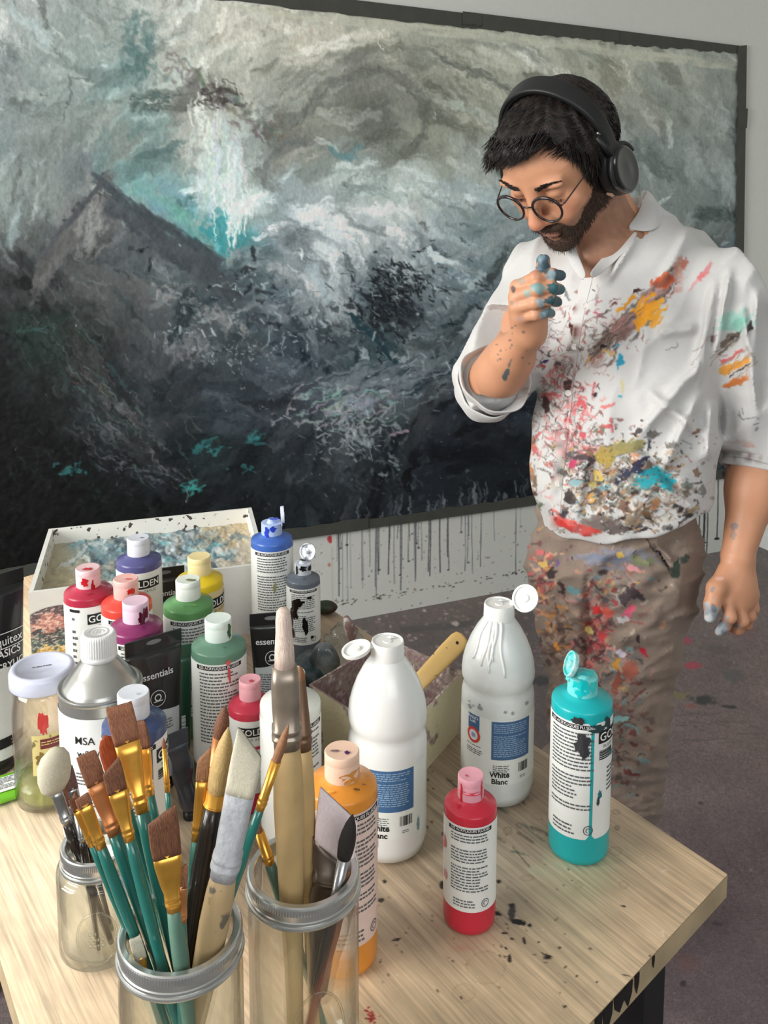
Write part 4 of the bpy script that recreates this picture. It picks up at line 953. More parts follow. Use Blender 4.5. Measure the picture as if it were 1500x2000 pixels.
flip_lid(tb, (.006, rc * .8, ZC - .008), (-.35, -1, .35), (0.08, .25, 1), .0135, .004, mat('lid_smeared', S(222, 226, 232), .35, col2=S(120, 124, 132), scale=90, thr=(.5, .62)))
paint_bottle(489, 1372, 8, (204, 52, 78), (238, 172, 182), 'small rose red paint bottle half hidden behind the brushes', 'front', .25, smear=[('top', 0, 0, .007, .006, (206, 60, 76), 2)])
paint_bottle(567, 1368, 16, (222, 226, 218), (232, 230, 232), 'milky clear medium bottle behind the tall hog bristle brush', 'back', .35, smear=[('top', .3, 0, .008, .008, (70, 34, 110), 2), ('cap', -.6, .195, .01, .018, (240, 240, 240), 3), ('shoulder', -.4, 0, .012, .006, (150, 176, 190), 5)])
paint_bottle(262, 1408, 16, (66, 82, 124), (222, 226, 234), 'slate blue paint bottle directly behind the fan of teal brushes', 'side', .1, smear=[('top', .5, 0, .006, .003, (190, 196, 206), 2)])
paint_bottle(668, 1528, 16, (226, 146, 52), (236, 200, 176), 'orange-yellow paint bottle partly hidden by the nearest jar of brushes', 'back', .42, lab_col=(232, 206, 196), smear=[('cap', .2, .194, .03, .013, (222, 152, 70), 11), ('top', .4, 0, .006, .006, (70, 20, 90), 2), ('top', -1.8, 0, .01, .004, (120, 100, 96), 3), ('shoulder', .2, 0, .008, .004, (110, 76, 30), 4), ('shoulder', -.9, 0, .009, .004, (232, 180, 60), 6), ('shoulder', .6, 0, .005, .003, (150, 90, 30), 7), ('body', 1.0, .12, .006, .014, (200, 90, 90), 8), ('body', 1.15, .145, .012, .03, (110, 84, 90), 9)])
paint_bottle(919, 1566, 8, (206, 44, 66), (238, 170, 184), 'small red paint bottle alone at the front of the table', 'back', 0, smear=[('cap', -.75, .142, .0035, .028, (202, 16, 40), 1), ('cap', .95, .147, .003, .02, (190, 20, 40), 2), ('cap', .1, .145, .03, .0045, (226, 70, 88), 3), ('top', -.9, 0, .004, .003, (196, 70, 84), 4), ('body', -1.25, .09, .012, .016, (206, 20, 44), 5), ('shoulder', -.7, 0, .006, .003, (205, 10, 34), 6), ('body', -1.1, .058, .01, .012, (226, 150, 158), 7)])
tb, R, ZS, ZC, rc, fa, mc = paint_bottle(1137, 1362, 16, (22, 176, 180), (120, 216, 214), 'bright turquoise paint bottle by the far table edge in front of the man', 'side', 0, 'open', smear=[('body', .05, .145, .02, .03, (58, 60, 64), 1), ('body', .12, .14, .008, .034, (50, 52, 56), 8), ('body', .5, .163, .03, .009, (40, 66, 70), 2), ('body', -.1, .172, .016, .01, (48, 50, 54), 3), ('body', .95, .166, .012, .016, (36, 60, 62), 4),
     ('cap', -.1, .198, .02, .024, (0, 190, 194), 5), ('top', .6, -.004, .02, .02, (0, 170, 172), 6), ('top', 0, -.003, .022, .018, (10, 168, 170), 7), ('body', .68, .085, .006, .012, (20, 110, 118), 9), ('body', .62, .078, .004, .012, (30, 60, 66), 10), ('cap', .8, .2, .012, .016, (60, 214, 208), 12)])
flip_lid(tb, (-rc * .95, -.002, ZC - .009), (-1, -.1, .42), (-.42, .1, 1), .014, .005, mat('lid_turquoise', S(90, 206, 204), .35, col2=S(206, 232, 230), scale=80, thr=(.45, .6)))

# ------------------------------------------------------------------ two big white bottles
def white_bottle(px, py, label, full, turn, lid):
    p = at_z(px, py, ZT + .243); fa = face_ang(p[0], p[1])
    t = empty('white_paint_bottle', (p[0], p[1], ZT), label, 'paint bottle', 'large white paint bottles')
    mw = mat('white_plastic' if full else 'smeared_white_plastic', S(226, 227, 224) if full else S(214, 217, 214), .28, var=.03 if full else .07, scale=8 if full else 26, sub=.1, coat=.3, bump=0 if full else .5, bscale=60)
    R = .0442
    prof = [(0, .002), (R * .7, .001), (R * .93, .006), (R, .018), (R, .05), (R * .995, .052), (R, .06), (R, .122), (R * .995, .132), (R * .96, .139), (R * .93, .143), (R * .955, .148), (R * .995, .153), (R, .160), (R * .97, .172), (R * .9, .184), (R * .78, .198), (R * .6, .213), (R * .47, .221), (R * .42, .224), (.0165, .226), (.0165, .23), (0, .23)]
    lathe('body', prof, mw, t, 72)
    mc = mat('white_cap', S(232, 232, 228), .35, var=.03, bump=.3 if not full else .05, bscale=120)
    c = lathe('cap', [(0, .222), (.0182, .222), (.0186, .225), (.0183, .240), (.0175, .243), (.0165, .243), (.0158, .2415), (.005, .2415), (.0045, .2425), (0, .2425)], mc, t, 44); sharpen(c, 40)
    d, u, hb = lid
    flip_lid(t, hb, d, u, .0165, .0042, mc)
    # blob of dried paint
    V_, F_ = blot(.012, .006, 5); V_[:, 2] = .2432; V_[-1, 2] += .003; mesh_from('dried_paint', V_ + np.array([.004, .006, 0]), F_, mw, t)
    m_blu = mat('blue_print', S(62, 100, 142) if full else S(66, 100, 140), .5, var=.06, scale=50)
    m_pap = mat('label_film', S(226, 228, 222), .4, var=.02)
    RT = R + .0006
    blue = fa + turn
    n = 24
    lb = wrap('label', rects([(-.012, 0, .050, .082)] if False else [(-.066, 0, .066, .082)]), R + .0003, .036, blue - .4, m_pap, t)
    w0, w1, h0, h1 = -.0255, .0255, .0, .048
    wrap('blue_panel', rects([(w0, h0, w1, h1)]), RT, .068, blue, m_blu, lb)
    wrap('panel_text', printrows(.044, .042, 17, 3 if full else 4, th=.4), RT + .0003, .113, blue - .02, mat('pale_blue_print', S(150, 176, 200), .5), lb)
    wrap('bar_code', barcode(.0155, .0115, 2), RT, .0505, blue + .36, m_ink, lb)
    wrap('fine_print', printrows(.02, .012, 5, 9), RT, .061, blue - .3, m_grey, lb)
    wrap('name_text', text_verts('White', .0092, .03), RT, .046, blue - .34, m_ink, lb)
    wrap('name_text', text_verts('Blanc', .0092, .03), RT, .0375, blue - .34, m_ink, lb)
    wrap('fine_print', printrows(.014, .004, 2, 8), RT, .045, blue + .4, m_grey, lb)
    wrap('logo_flag', rects([(-.0085, 0, .0085, .019)]), RT, .099, blue - 1.1, m_blu, lb)
    wrap('logo_text', merge([(*text_verts("Artist's", .0055, .01), (0, .006)), (*text_verts('Loft', .0055, .01), (0, .0012))]), RT + .0003, .107, blue - 1.12, m_inkw, lb)
    wrap('logo_ring', ringmark(.0065, .0098), RT + .0002, .0925, blue - 1.1, mat('red_print', S(206, 70, 56), .5), lb)
    wrap('logo_disc', disc(.0064), RT + .0002, .0925, blue - 1.1, mat('pale_print', S(214, 220, 226), .5), lb)
    wrap('logo_disc_mark', disc(.003), RT + .0004, .0925, blue - 1.1, mat('lilac_print', S(150, 150, 176), .5), lb)
    wrap('fine_print', printrows(.024, .012, 5, 21), RT, .08, blue - 1.08, m_grey, lb)
    if full:
        ms = mat('teal_smear', S(120, 150, 160), .4); wrap('paint_smear', blot(.005, .02, 3), RT + .0003, .045, blue + .74, ms, t)
    else:
        for i in range(9):
            rr = random.Random(i); wrap('paint_smear', blot(rr.uniform(.003, .008), rr.uniform(.002, .006), i), R + .0009, rr.uniform(.125, .135), fa + rr.uniform(-1, 1), mat('grey_smear', S(150, 156, 152), .5), t)
        for i in range(6):
            rr = random.Random(i + 40); V_, F_ = [], []
            a = fa + rr.uniform(-.9, .7); zz = rr.uniform(.17, .19); pts = []
            for k in range(9):
                z = .226 - (.226 - zz) * k / 8
                r_ = np.interp(z, [q[1] for q in prof], [q[0] for q in prof]); pts.append(((r_ + .0004) * math.cos(a + .05 * math.sin(k * .8 + i)), (r_ + .0004) * math.sin(a + .05 * math.sin(k * .8 + i)), z))
            tube('paint_run', pts, list(np.linspace(.0022, .0012, 9)), mc, t, 8)
    return t
white_bottle(757, 1250, 'large glossy white paint bottle with its lid flipped over to the left', True, .12, ((-.25, -.1, 1), (-1, -.25, -.28), (-.0175, -.004, .2385)))
white_bottle(975, 1177, 'large white paint bottle with caked runs and lid raised to the right', False, .42, ((-.42, -.62, .5), (1, -.1, .55), (.017, -.002, .2405)))

# ------------------------------------------------------------------ solvent can
p = at_z(196, 1336, ZT + .177); fa = face_ang(p[0], p[1])
can = empty('solvent_can', (p[0], p[1], ZT), 'round metal solvent can with a ribbed white screw cap', 'can')
m_tin = mat('tin_plate', S(190, 190, 186), .3, metal=.85, var=.08, scale=12)
m_tind = mat('rim_dark', S(90, 92, 92), .35, metal=.8, var=.1)
o = lathe('can_body', [(r * .93, z if z < .01 else z + .024) for r, z in [(0, 0), (.049, 0), (.0505, .002), (.0495, .004), (.0495, .149), (.0508, .150), (.0512, .1525), (.0505, .1545), (.049, .155), (.0475, .152), (.046, .1515), (.044, .157), (.043, .158), (.034, .170), (.033, .1705), (.0235, .182), (.0205, .185), (.019, .187), (.018, .190), (0, .190)]], m_tin, can, 72); sharpen(o, 50)
lb = lathe('label', [(.0467, .006), (.0467, .161)], mat('can_label', S(228, 230, 230), .45, var=.03), can, 72)
wrap('label_text', text_verts('MSA', .0125, .004), .0471, .132, fa - .42, m_ink, lb)
wrap('label_text', text_verts('w/UVLS', .0115, .006), .0471, .117, fa - .22, m_ink, lb)
wrap('fine_print', printrows(.03, .016, 4, 4), .0471, .098, fa - .35, m_grey, lb)
wrap('fine_print', printrows(.025, .012, 3, 6), .0471, .068, fa - .3, m_grey, lb)
def knurl(a, z): return 1 + (.035 * math.cos(a * 44) if .216 < z < .237 else 0)
c = lathe('screw_cap', [(r * .95, z + .024) for r, z in [(0, .186), (.021, .186), (.0212, .1905), (.0202, .192), (.0202, .1925), (.0200, .2125), (.0190, .2155), (.0165, .2165), (.0155, .2158), (0, .2158)]], mat('cap_white', S(232, 232, 230), .4, var=.02), can, 176, squash=knurl)
flat('cap_mark', merge([(*ringmark(.010, .0115), (0, 0)), (*ringmark(.0055, .0065, 20, 0, 4.6), (0, 0)), (*rects([(-.002, -.004, -.001, .004), (.001, -.004, .002, .004)]), (0, 0))]), (0, 0, .2403), (1, 0, 0), (0, 1, 0), mat('cap_grey_mark', S(190, 190, 188), .5), c)  # flat ring and bar mark, greyer than the white cap

# ------------------------------------------------------------------ glass jar with pale lid
gl = glassmat('clear_glass', (.975, .985, .97), .26, edge=.36)
p = at_z(82, 1300, ZT + .172); fa = face_ang(p[0], p[1])
jar = empty('lidded_jar', (p[0], p[1], ZT), 'old glass food jar with a pale lilac screw lid and yellowish liquid', 'jar')
lathe('glass', [(0, .0015), (.028, .001), (.035, .006), (.037, .016), (.037, .110), (.0362, .122), (.0345, .133), (.0342, .138), (.0342, .152), (.0322, .152), (.0322, .138), (.034, .120), (.0348, .11), (.0348, .018), (.032, .008), (0, .006)], gl, jar, 64)
o = lathe('lid', [(0, .1705), (.029, .1705), (.030, .1718), (.0335, .1725), (.0365, .171), (.0382, .167), (.0382, .153), (.0372, .1515), (.0358, .1515), (.0358, .165), (0, .165)], mat('lilac_enamel', S(206, 210, 228), .3, var=.05, coat=.4), jar, 64)
flat('lid_print', merge([(*printrows(.022, .004, 1, 3, th=.5), (0, .002))]), (0, 0, .1709), (math.cos(.35), math.sin(.35), 0), (-math.sin(.35), math.cos(.35), 0), m_grey, o)
lathe('liquid', [(0, .0075), (.031, .009), (.0342, .019), (.0342, .034), (0, .034)], mat('cloudy_liquid', S(190, 190, 110), .1, var=.1, trans=.75), jar, 48)
lb = wrap('label', rects([(-.026, 0, .022, .05)]), .0374, .055, fa + .28, mat('cream_label', S(212, 196, 132), .5, var=.1, scale=90, col2=S(120, 108, 70), thr=(.6, .66)), jar)
wrap('label_band', rects([(-.018, 0, .022, .012)]), .0378, .088, fa + .32, mat('maroon_print', S(110, 40, 46), .5), lb)
wrap('label_text', text_verts('Preserves', .0075, .01) if False else printrows(.034, .006, 2, 5), .038, .097, fa + .32, mat('gold_print', S(210, 190, 120), .5), lb)
wrap('label_mark', blot(.02, .02, 9), .0378, .075, fa - .1, mat('olive_print', S(126, 104, 50), .5), lb)
wrap('red_smear', blot(.014, .036, 12), .0352, .118, fa - .05, mat('red_paint', S(214, 60, 60), .4), jar)
# ------------------------------------------------------------------ mason jars
m_ring = mat('zinc_band', S(204, 205, 202), .24, metal=.88, var=.12, scale=30)
def mason(px, py, zr, rr, rb, label, wide=True):
    p = at_z(px, py, ZT + zr); t = empty('mason_jar', (p[0], p[1], ZT), label, 'jar', 'screw band glass jars holding brushes')
    zb = zr - .017
    def sq(a, z):        # softly square body with flat embossed panels
        return 1 - (.035 * (math.cos(4 * a) * .5 + .5) if .012 < z < zr * .78 else 0)
    w = .0028
    out = [(0, .002), (rb * .8, .0015), (rb * .97, .007), (rb, .016), (rb, zr * .5), (rb, zr * .74), (rb * .97, zr * .80), (rr * .97, zb - .009), (rr * .95, zb - .003), (rr * .93, zr - .003), (rr * .92, zr - .0005)]
    inn = [(r - w if r > 0 else 0, z + (w + .003 if z < .02 else 0)) for r, z in out[::-1]]
    lathe('glass', out + inn, gl, t, 96, squash=sq)
    # raised oval on the front panel with beads of lettering
    fa = face_ang(p[0], p[1]) + (.25 if wide else -.1)
    V = []; pts = []
    for i in range(36):
        a = 2 * math.pi * i / 36; x, z = .021 * math.cos(a) * (rb / .044), zr * .36 + zr * .24 * math.sin(a); A = fa + x / rb; k = rb * sq(A, z) + .0002
        pts.append((k * math.cos(A), k * math.sin(A), z))
    tube('embossed_oval', pts, .0010, gl, t, 8, True)
    V, F = [], []
    for i in range(10):
        A = fa + .1 * (i % 4 - 1.5); z = zr * .30 + .006 * (i // 4); k = rb * sq(A, z)
        b0 = len(V)
        for th in range(6):
            for ph in range(8):
                q = math.pi * th / 5; f = 2 * math.pi * ph / 8
                V.append((k * math.cos(A) + .0018 * math.sin(q) * math.cos(f), k * math.sin(A) + .0018 * math.sin(q) * math.sin(f), z + .0018 * math.cos(q)))
        for th in range(5):
            for ph in range(8): F.append((b0 + th * 8 + ph, b0 + (th + 1) * 8 + ph, b0 + (th + 1) * 8 + (ph + 1) % 8, b0 + th * 8 + (ph + 1) % 8))
    mesh_from('embossed_beads', V, F, gl, t)
    def kn(a, z): return 1 + (.009 * math.cos(a * 130) if zr - .0062 < z < zr - .002 else 0)
    o = lathe('screw_band', [(rr * .865, zr - .0012), (rr * .86, zr - .0004), (rr * .875, zr + .0002), (rr * .96, zr + .0004), (rr * .985, zr - .0004), (rr * .995, zr - .0015), (rr * 1.0, zr - .0022), (rr * 1.0, zr - .0068), (rr * .982, zr - .0074), (rr * .982, zb + .0052), (rr * 1.0, zb + .0045), (rr * 1.005, zb + .003), (rr * .99, zb + .0022), (rr * 1.025, zb + .0014), (rr * 1.035, zb), (rr * 1.02, zb - .0015), (rr * .985, zb - .001), (rr * .975, zb + .002), (rr * .975, zr - .0015)], m_ring, t, 390, squash=kn, closed=True); sharpen(o, 28)
    return p, t
JA, jA = mason(190, 1643, .112, .0345, .040, 'small clear glass jar with a zinc band, leftmost and furthest of the three brush jars', False)
JB, jB = mason(352, 1812, .182, .047, .0485, 'glass jar at the very front crammed with teal brushes', True)
JC, jC = mason(592, 1694, .184, .0465, .0475, 'glass jar to the right holding the tall hog bristle brush', True)

# ================================================================== brushes standing in the jars
def streakmat(name, c, dark, rough=.7, sc=1.0):
    """hair or bristle: fine streaks running along the length"""
    m, N, L, b = newmat(name)
    tc = N.new('ShaderNodeTexCoord'); sp = N.new('ShaderNodeUVMap') if False else None
    a = N.new('ShaderNodeVertexColor'); a.layer_name = 'streak'
    mp = N.new('ShaderNodeMapping'); mp.inputs['Scale'].default_value = (60 * sc, 60 * sc, 1.5); L.new(a.outputs[0], mp.inputs[0])
    nz = N.new('ShaderNodeTexNoise'); nz.inputs['Scale'].default_value = 1; nz.inputs['Detail'].default_value = 4; L.new(mp.outputs[0], nz.inputs[0])
    cr = N.new('ShaderNodeValToRGB'); e = cr.color_ramp.elements; e[0].position = .35; e[1].position = .68
    e[0].color = (*dark, 1); e[1].color = (*c, 1); L.new(nz.outputs[0], cr.inputs[0]); L.new(cr.outputs[0], b.inputs['Base Color'])
    bp = N.new('ShaderNodeBump'); bp.inputs['Strength'].default_value = .22; bp.inputs['Distance'].default_value = .001
    L.new(nz.outputs[0], bp.inputs['Height']); L.new(bp.outputs[0], b.inputs['Normal'])
    b.inputs['Roughness'].default_value = rough; return m
def local_coords(o, P0, ax, sd, nm, Ln, W):
    """store across / along coordinates so streaks follow the brush"""
    me = o.data; v = verts_of(o) - P0; at = me.color_attributes.new('streak', 'FLOAT_COLOR', 'POINT')
    c = np.zeros((len(v), 4), np.float32); c[:, 0] = v @ sd / .02; c[:, 1] = v @ nm / .02; c[:, 2] = v @ ax / max(Ln, .01); c[:, 3] = 1
    at.data.foreach_set('color', c.ravel())
m_gold = mat('gold_ferrule', S(226, 168, 74), .28, metal=.75, var=.15, scale=60)
m_copp = mat('copper_ferrule', S(196, 132, 84), .35, metal=.6, var=.15, scale=80)
m_silv = mat('silver_ferrule', S(176, 176, 176), .25, metal=.9, var=.15, scale=50)
m_teal = mat('teal_lacquer', S(34, 108, 98), .33, var=.1, scale=30, coat=.6)
m_teal2 = mat('pale_teal_lacquer', S(98, 166, 146), .3, var=.1, scale=30, coat=.4)
m_teal3 = mat('dusty_teal_lacquer', S(92, 124, 108), .4, var=.15, scale=40)
m_dark = mat('dark_lacquer', S(44, 36, 30), .25, var=.2, coat=.5)
m_wood = mat('bare_wood', S(196, 166, 116), .55, var=.14, scale=26, bump=.15, bscale=90)
m_wood2 = mat('worn_wood', S(186, 160, 118), .55, scale=70, col2=S(110, 100, 86), thr=(.62, .68))
B_brown = streakmat('brown_bristle', S(168, 112, 80), S(108, 66, 46)); B_dark = streakmat('dark_brown_bristle', S(140, 90, 60), S(78, 46, 30))
B_rust = streakmat('rust_bristle', S(196, 92, 36), S(124, 44, 20)); B_white = streakmat('white_hair', S(222, 216, 196), S(184, 176, 152), sc=1.6)
B_straw = streakmat('straw_bristle', S(214, 186, 126), S(168, 136, 84)); B_pink = streakmat('pinkish_hog_hair', S(238, 220, 206), S(186, 160, 146))
B_black = streakmat('black_bristle', S(50, 42, 40), S(18, 14, 14)); B_tan = streakmat('tan_bristle', S(172, 126, 88), S(116, 76, 50))
B_mauve = streakmat('mauve_bristle', S(150, 116, 110), S(100, 68, 62))
def brush(label, tip, jar, boff, w, Lb, Lf, shape, bm_, fm, hm, hr, ft=.0045, dz=0.0, roll=0.0, bt=None, fw=None, zbot=.0068, group='teal handled brushes in the front jar', wf2=None, angle=0.0, taper=.55, hlen=None, shear=0.0):
    """tip = (px, py, depth offset from the jar); boff = foot position in the jar"""
    T = at_y(tip[0], tip[1], jar[1] + tip[2]); B = np.array([jar[0] + boff[0], jar[1] + boff[1], ZT + zbot])
    ax = T - B; Ltot = np.linalg.norm(ax); ax /= Ltot
    view = CAMP - T; view /= np.linalg.norm(view)
    sd = np.cross(ax, view); sd /= np.linalg.norm(sd); nm = np.cross(sd, ax)
    if roll: sd, nm = sd * math.cos(roll) + nm * math.sin(roll), nm * math.cos(roll) - sd * math.sin(roll)
    t = empty('paint_brush', tuple(B), label, 'paint brush', group)
    if hlen: B = T - ax * hlen; Ltot = hlen; t.location = tuple(B)
    L_h = Ltot - Lb - Lf
    at = lambda d: ax * d
    fw = fw or w * .95; bt = bt or ft
    # handle: slim foot, swelling towards the ferrule
    rr = [(0, hr * .42), (.02, hr * .5), (.35, hr * .62), (.62, hr * .86), (.82, hr), (.93, hr * .95), (1.0, hr * .8)]
    loft('handle', [(at(L_h * q + (.004 if q == 1 else 0)), sd, nm, r_, r_) for q, r_ in rr], hm, t, 16)
    rb_ = hr * .86
    k = wf2 or fw
    fs = [(0, rb_, rb_), (.1, rb_ * 1.02, rb_ * 1.02), (.12, rb_ * 1.14, rb_ * 1.14), (.15, rb_ * 1.14, rb_ * 1.14), (.17, rb_, rb_), (.2, rb_, rb_), (.22, rb_ * 1.12, rb_ * 1.12), (.25, rb_ * 1.12, rb_ * 1.12), (.27, rb_, rb_), (.5, (rb_ + k / 2) / 2, (rb_ * 1.3 + ft / 2) / 2.2), (.8, k / 2 * .96, ft / 2), (1, fw / 2, ft / 2)]
    if shape == 'round': fs = fs[:9] + [(1, fw / 2, fw / 2)]
    f_ = loft('ferrule', [(at(L_h + Lf * q), sd, nm, a_, b_) for q, a_, b_ in fs], fm, t, 24, power=2.0 if shape == 'round' else 3.0)
    base = L_h + Lf - .002; F0 = at(base)
    if shape == 'flat':
        n = 7; secs = []
        for i in range(n + 1):
            q = i / n; secs.append((at(base + (Lb + .002) * q), sd, nm, w / 2 * (.95 + .06 * math.sin(q * 3)), bt / 2 * (1 - .75 * q ** 2)))
        o = loft('bristles', secs, bm_, t, 28, power=5.0)
        v = verts_of(o); d = v @ ax; x = v @ sd; m = d > base + Lb * .45
        q = ((d - base) / Lb).clip(0, 1)
        v += ax * ((x / w * 2) * angle * w / 2 * q)[:, None]
        v += ax * (q ** 6 * (vnoise(x * 1600, x * 0, 3) - .5) * .0024)[:, None]
        o.data.vertices.foreach_set('co', v.astype(np.float32).ravel()); o.data.update()
    elif shape == 'round':
        prof = [(0, .92), (.15, 1.05), (.35, 1.12), (.55, 1.0), (.75, .72), (.9, .36), (1, .04)]
        o = loft('bristles', [(at(base + (Lb + .002) * q), sd, nm, w / 2 * r_, w / 2 * r_) for q, r_ in prof], bm_, t, 24)
    elif shape == 'filbert':
        prof = [(0, .95), (.3, 1.05), (.6, 1.02), (.8, .86), (.92, .6), (1, .15)]
        o = loft('bristles', [(at(base + (Lb + .002) * q), sd, nm, w / 2 * r_, bt / 2 * (1 - .5 * q)) for q, r_ in prof], bm_, t, 28)
    elif shape == 'mop':
        prof = [(0, .55), (.15, .85), (.4, 1.0), (.7, .95), (.88, .7), (1, .2)]
        o = loft('bristles', [(at(base + (Lb + .002) * q) + sd * angle * w * q, sd, nm, w / 2 * r_, bt / 2 * r_) for q, r_ in prof], bm_, t, 28)
    elif shape == 'hog':
        prof = [(0, 1.0), (.3, .95), (.6, .8), (.8, .78), (.95, .66), (1, .4)]
        o = loft('bristles', [(at(base + (Lb + .002) * q), sd, nm, w / 2 * r_, bt / 2 * r_) for q, r_ in prof], bm_, t, 28)
    if shear:
        for ob_ in (o, f_):
            v = verts_of(ob_); d = v @ ax; x = v @ sd; q = np.clip((d - (L_h + Lf * .35)) / (Lf * .5), 0, 1)
            v += ax * (shear * x * q)[:, None]; ob_.data.vertices.foreach_set('co', v.astype(np.float32).ravel()); ob_.data.update()
    local_coords(o, F0, ax, sd, nm, Lb, w)
    return t, T, B, ax, sd, nm
brush('wide flat brush with square brown bristles and a gold ferrule, tallest in the front jar', (232, 1378, .035), JB, (.030, -.018), .0205, .027, .056, 'flat', B_brown, m_gold, m_teal, .0062, ft=.006, angle=-.1)
brush('rust orange filbert brush leaning behind the tallest flat brush', (205, 1437, .06), JB, (.022, .022), .016, .033, .03, 'filbert', B_rust, m_gold, m_teal, .0045)
brush('dark brown flat brush peeking out right behind the tallest flat brush', (266, 1410, .06), JB, (.012, .024), .016, .02, .04, 'flat', B_dark, m_gold, m_teal, .0045, roll=.4)
brush('flat brush with square brown bristles and worn copper ferrule, left in the front jar', (168, 1473, .0), JB, (.030, -.004), .0150, .022, .044, 'flat', B_brown, m_copp, m_teal, .0058, ft=.005, angle=-.12)
brush('flat brush with slanted brown bristles, second handle from centre in the front jar', (217, 1496, -.015), JB, (.026, -.026), .0145, .018, .04, 'flat', B_dark, m_gold, m_teal, .0046, ft=.0045, angle=.55)
brush('short-bristled flat brush with long pleated gold ferrule, lower left of the front jar', (160, 1556, -.02), JB, (.014, .008), .0105, .006, .038, 'flat', B_brown, m_gold, m_teal, .0044, ft=.0042)
brush('thin flat brush with a narrow gold ferrule, leftmost handle of the front jar', (143, 1560, -.01), JB, (.008, .020), .0075, .008, .034, 'flat', B_dark, m_gold, m_teal, .0034, ft=.0035)
brush('tiny liner brush with red-brown tip standing upright behind the others', (319, 1441, .05), JB, (-.002, .03), .0030, .0085, .036, 'round', B_brown, m_gold, m_teal, .0026, fw=.0035)
brush('angled shader brush with pale brown tip and gold ferrule leaning right', (399, 1472, .03), JB, (-.014, .018), .0100, .0205, .05, 'flat', B_tan, m_gold, m_teal2, .0050, ft=.004, angle=1.3)
brush('fat dark brown angled brush, lowest and nearest in the front jar', (316, 1592, -.034), JB, (.020, -.020), .0215, .031, .045, 'flat', B_dark, m_gold, m_teal3, .0062, ft=.0055, angle=.5)
brush('small slanted brush with a copper ferrule right against the fat dark one', (352, 1697, -.030), JB, (.003, -.018), .0105, .013, .03, 'flat', B_brown, m_copp, m_teal, .0046, ft=.0045, angle=.7)
brush('brush with straw bristles, brass ring and thick dark brown handle', (446, 1420, .03), JB, (-.022, .004), .0155, .052, .012, 'round', B_straw, m_gold, m_dark, .0095, fw=.0165)
brush('wide white-bristled brush with paint-crusted grey ferrule and spotted wood handle', (488, 1452, -.01), JB, (-.010, -.006), .0225, .038, .07, 'flat', B_white, mat('crusted_grey_ferrule', S(176, 178, 182), .55, var=.14, scale=90, bump=.5, bscale=220), m_wood2, .0115, ft=.012, angle=-.95, fw=.0225, roll=.1)
brush('round pointed brown brush with copper ferrule rising behind the crusted one', (440, 1378, .055), JB, (-.028, .028), .0110, .026, .03, 'round', B_dark, m_copp, m_wood, .0060, fw=.0115)
brush('fine pointed brush with gold ferrule leaning far right out of the front jar', (564, 1414, .02), JB, (-.026, .02), .0068, .032, .042, 'round', B_tan, m_gold, m_teal, .0042, fw=.008)
brush('slim brush dipped low in the front jar with a pale blunt tip', (263, 1832, -.02), JB, (.012, -.012), .009, .016, .012, 'flat', B_white, m_gold, m_teal, .003, ft=.004)
brush('brush leaning low among the handles with only its pale teal handle showing', (268, 1765, .0), JB, (.02, .006), .008, .012, .03, 'flat', B_tan, m_silv, m_teal2, .0042, ft=.004)
brush('red handled brush sunk low in the front jar, its head hidden by the others', (452, 1650, .03), JB, (-.006, -.030), .009, .016, .03, 'flat', B_brown, m_silv, mat('red_lacquer', S(176, 44, 34), .3, var=.15, coat=.4), .0062, ft=.005)
G2 = 'brushes in the right hand jar'
brush('tall round hog bristle brush with long dulled ferrule and thick wooden handle', (553, 1188, .0), JC, (-.006, -.014), .0165, .048, .067, 'hog', B_pink, mat('dull_ferrule', S(150, 138, 124), .35, metal=.6, var=.2, scale=50), m_wood, .0125, fw=.020, bt=.016, ft=.016, group=G2, wf2=.024)
brush('second plain wooden brush pressed close behind the tall hog brush', (585, 1300, .03), JC, (.008, .01), .008, .012, .06, 'round', B_tan, mat('brown_ferrule', S(120, 92, 70), .4, metal=.4), m_wood, .0085, fw=.009, group=G2)
brush('wide varnish brush with pinkish white bristles and dark grooved ferrule', (662, 1572, .02), JC, (.004, -.006), .036, .040, .024, 'flat', streakmat('pale_pink_hair', S(255, 240, 240), S(238, 218, 220), sc=.7), mat('dark_grooved_ferrule', S(112, 98, 86), .4, metal=.6, var=.2), mat('brown_handle', S(96, 78, 62), .45, var=.2), .016, ft=.014, fw=.038, bt=.013, angle=-.15, group=G2, hlen=.16, shear=-.62, wf2=.038)
brush('small black-haired round brush with a shiny silver ferrule', (689, 1590, -.012), JC, (-.004, -.018), .0125, .036, .05, 'round', B_black, m_silv, m_dark, .005, fw=.010, group=G2)
brush('teal handled brush leaning left inside the right hand jar', (498, 1600, .012), JC, (.02, .016), .006, .012, .03, 'round', B_brown, m_gold, m_teal3, .0052, fw=.008, group=G2)
brush('reddish brown handle seen slanting through the right hand jar', (682, 1700, -.005), JC, (-.008, -.028), .008, .012, .012, 'round', B_brown, m_copp, mat('mahogany_lacquer', S(128, 62, 40), .3, var=.2, coat=.4), .0055, fw=.008, group=G2)
G3 = 'brushes in the small left jar'
brush('soft white mop brush with a broad oval head leaning left', (83, 1472, .0), JA, (.012, -.006), .033, .038, .036, 'mop', B_white, m_silv, m_dark, .0058, fw=.012, ft=.009, bt=.02, angle=.28, group=G3, zbot=.0085)
brush('brown flat brush nearest the white mop in the small jar', (131, 1500, .01), JA, (.008, .01), .011, .02, .03, 'flat', B_mauve, m_silv, m_dark, .004, ft=.006, group=G3, zbot=.0085)
brush('rust brown filbert brush behind the white mop', (122, 1532, .02), JA, (.0, .014), .012, .02, .03, 'filbert', B_brown, m_silv, m_dark, .004, bt=.007, group=G3, zbot=.0085)
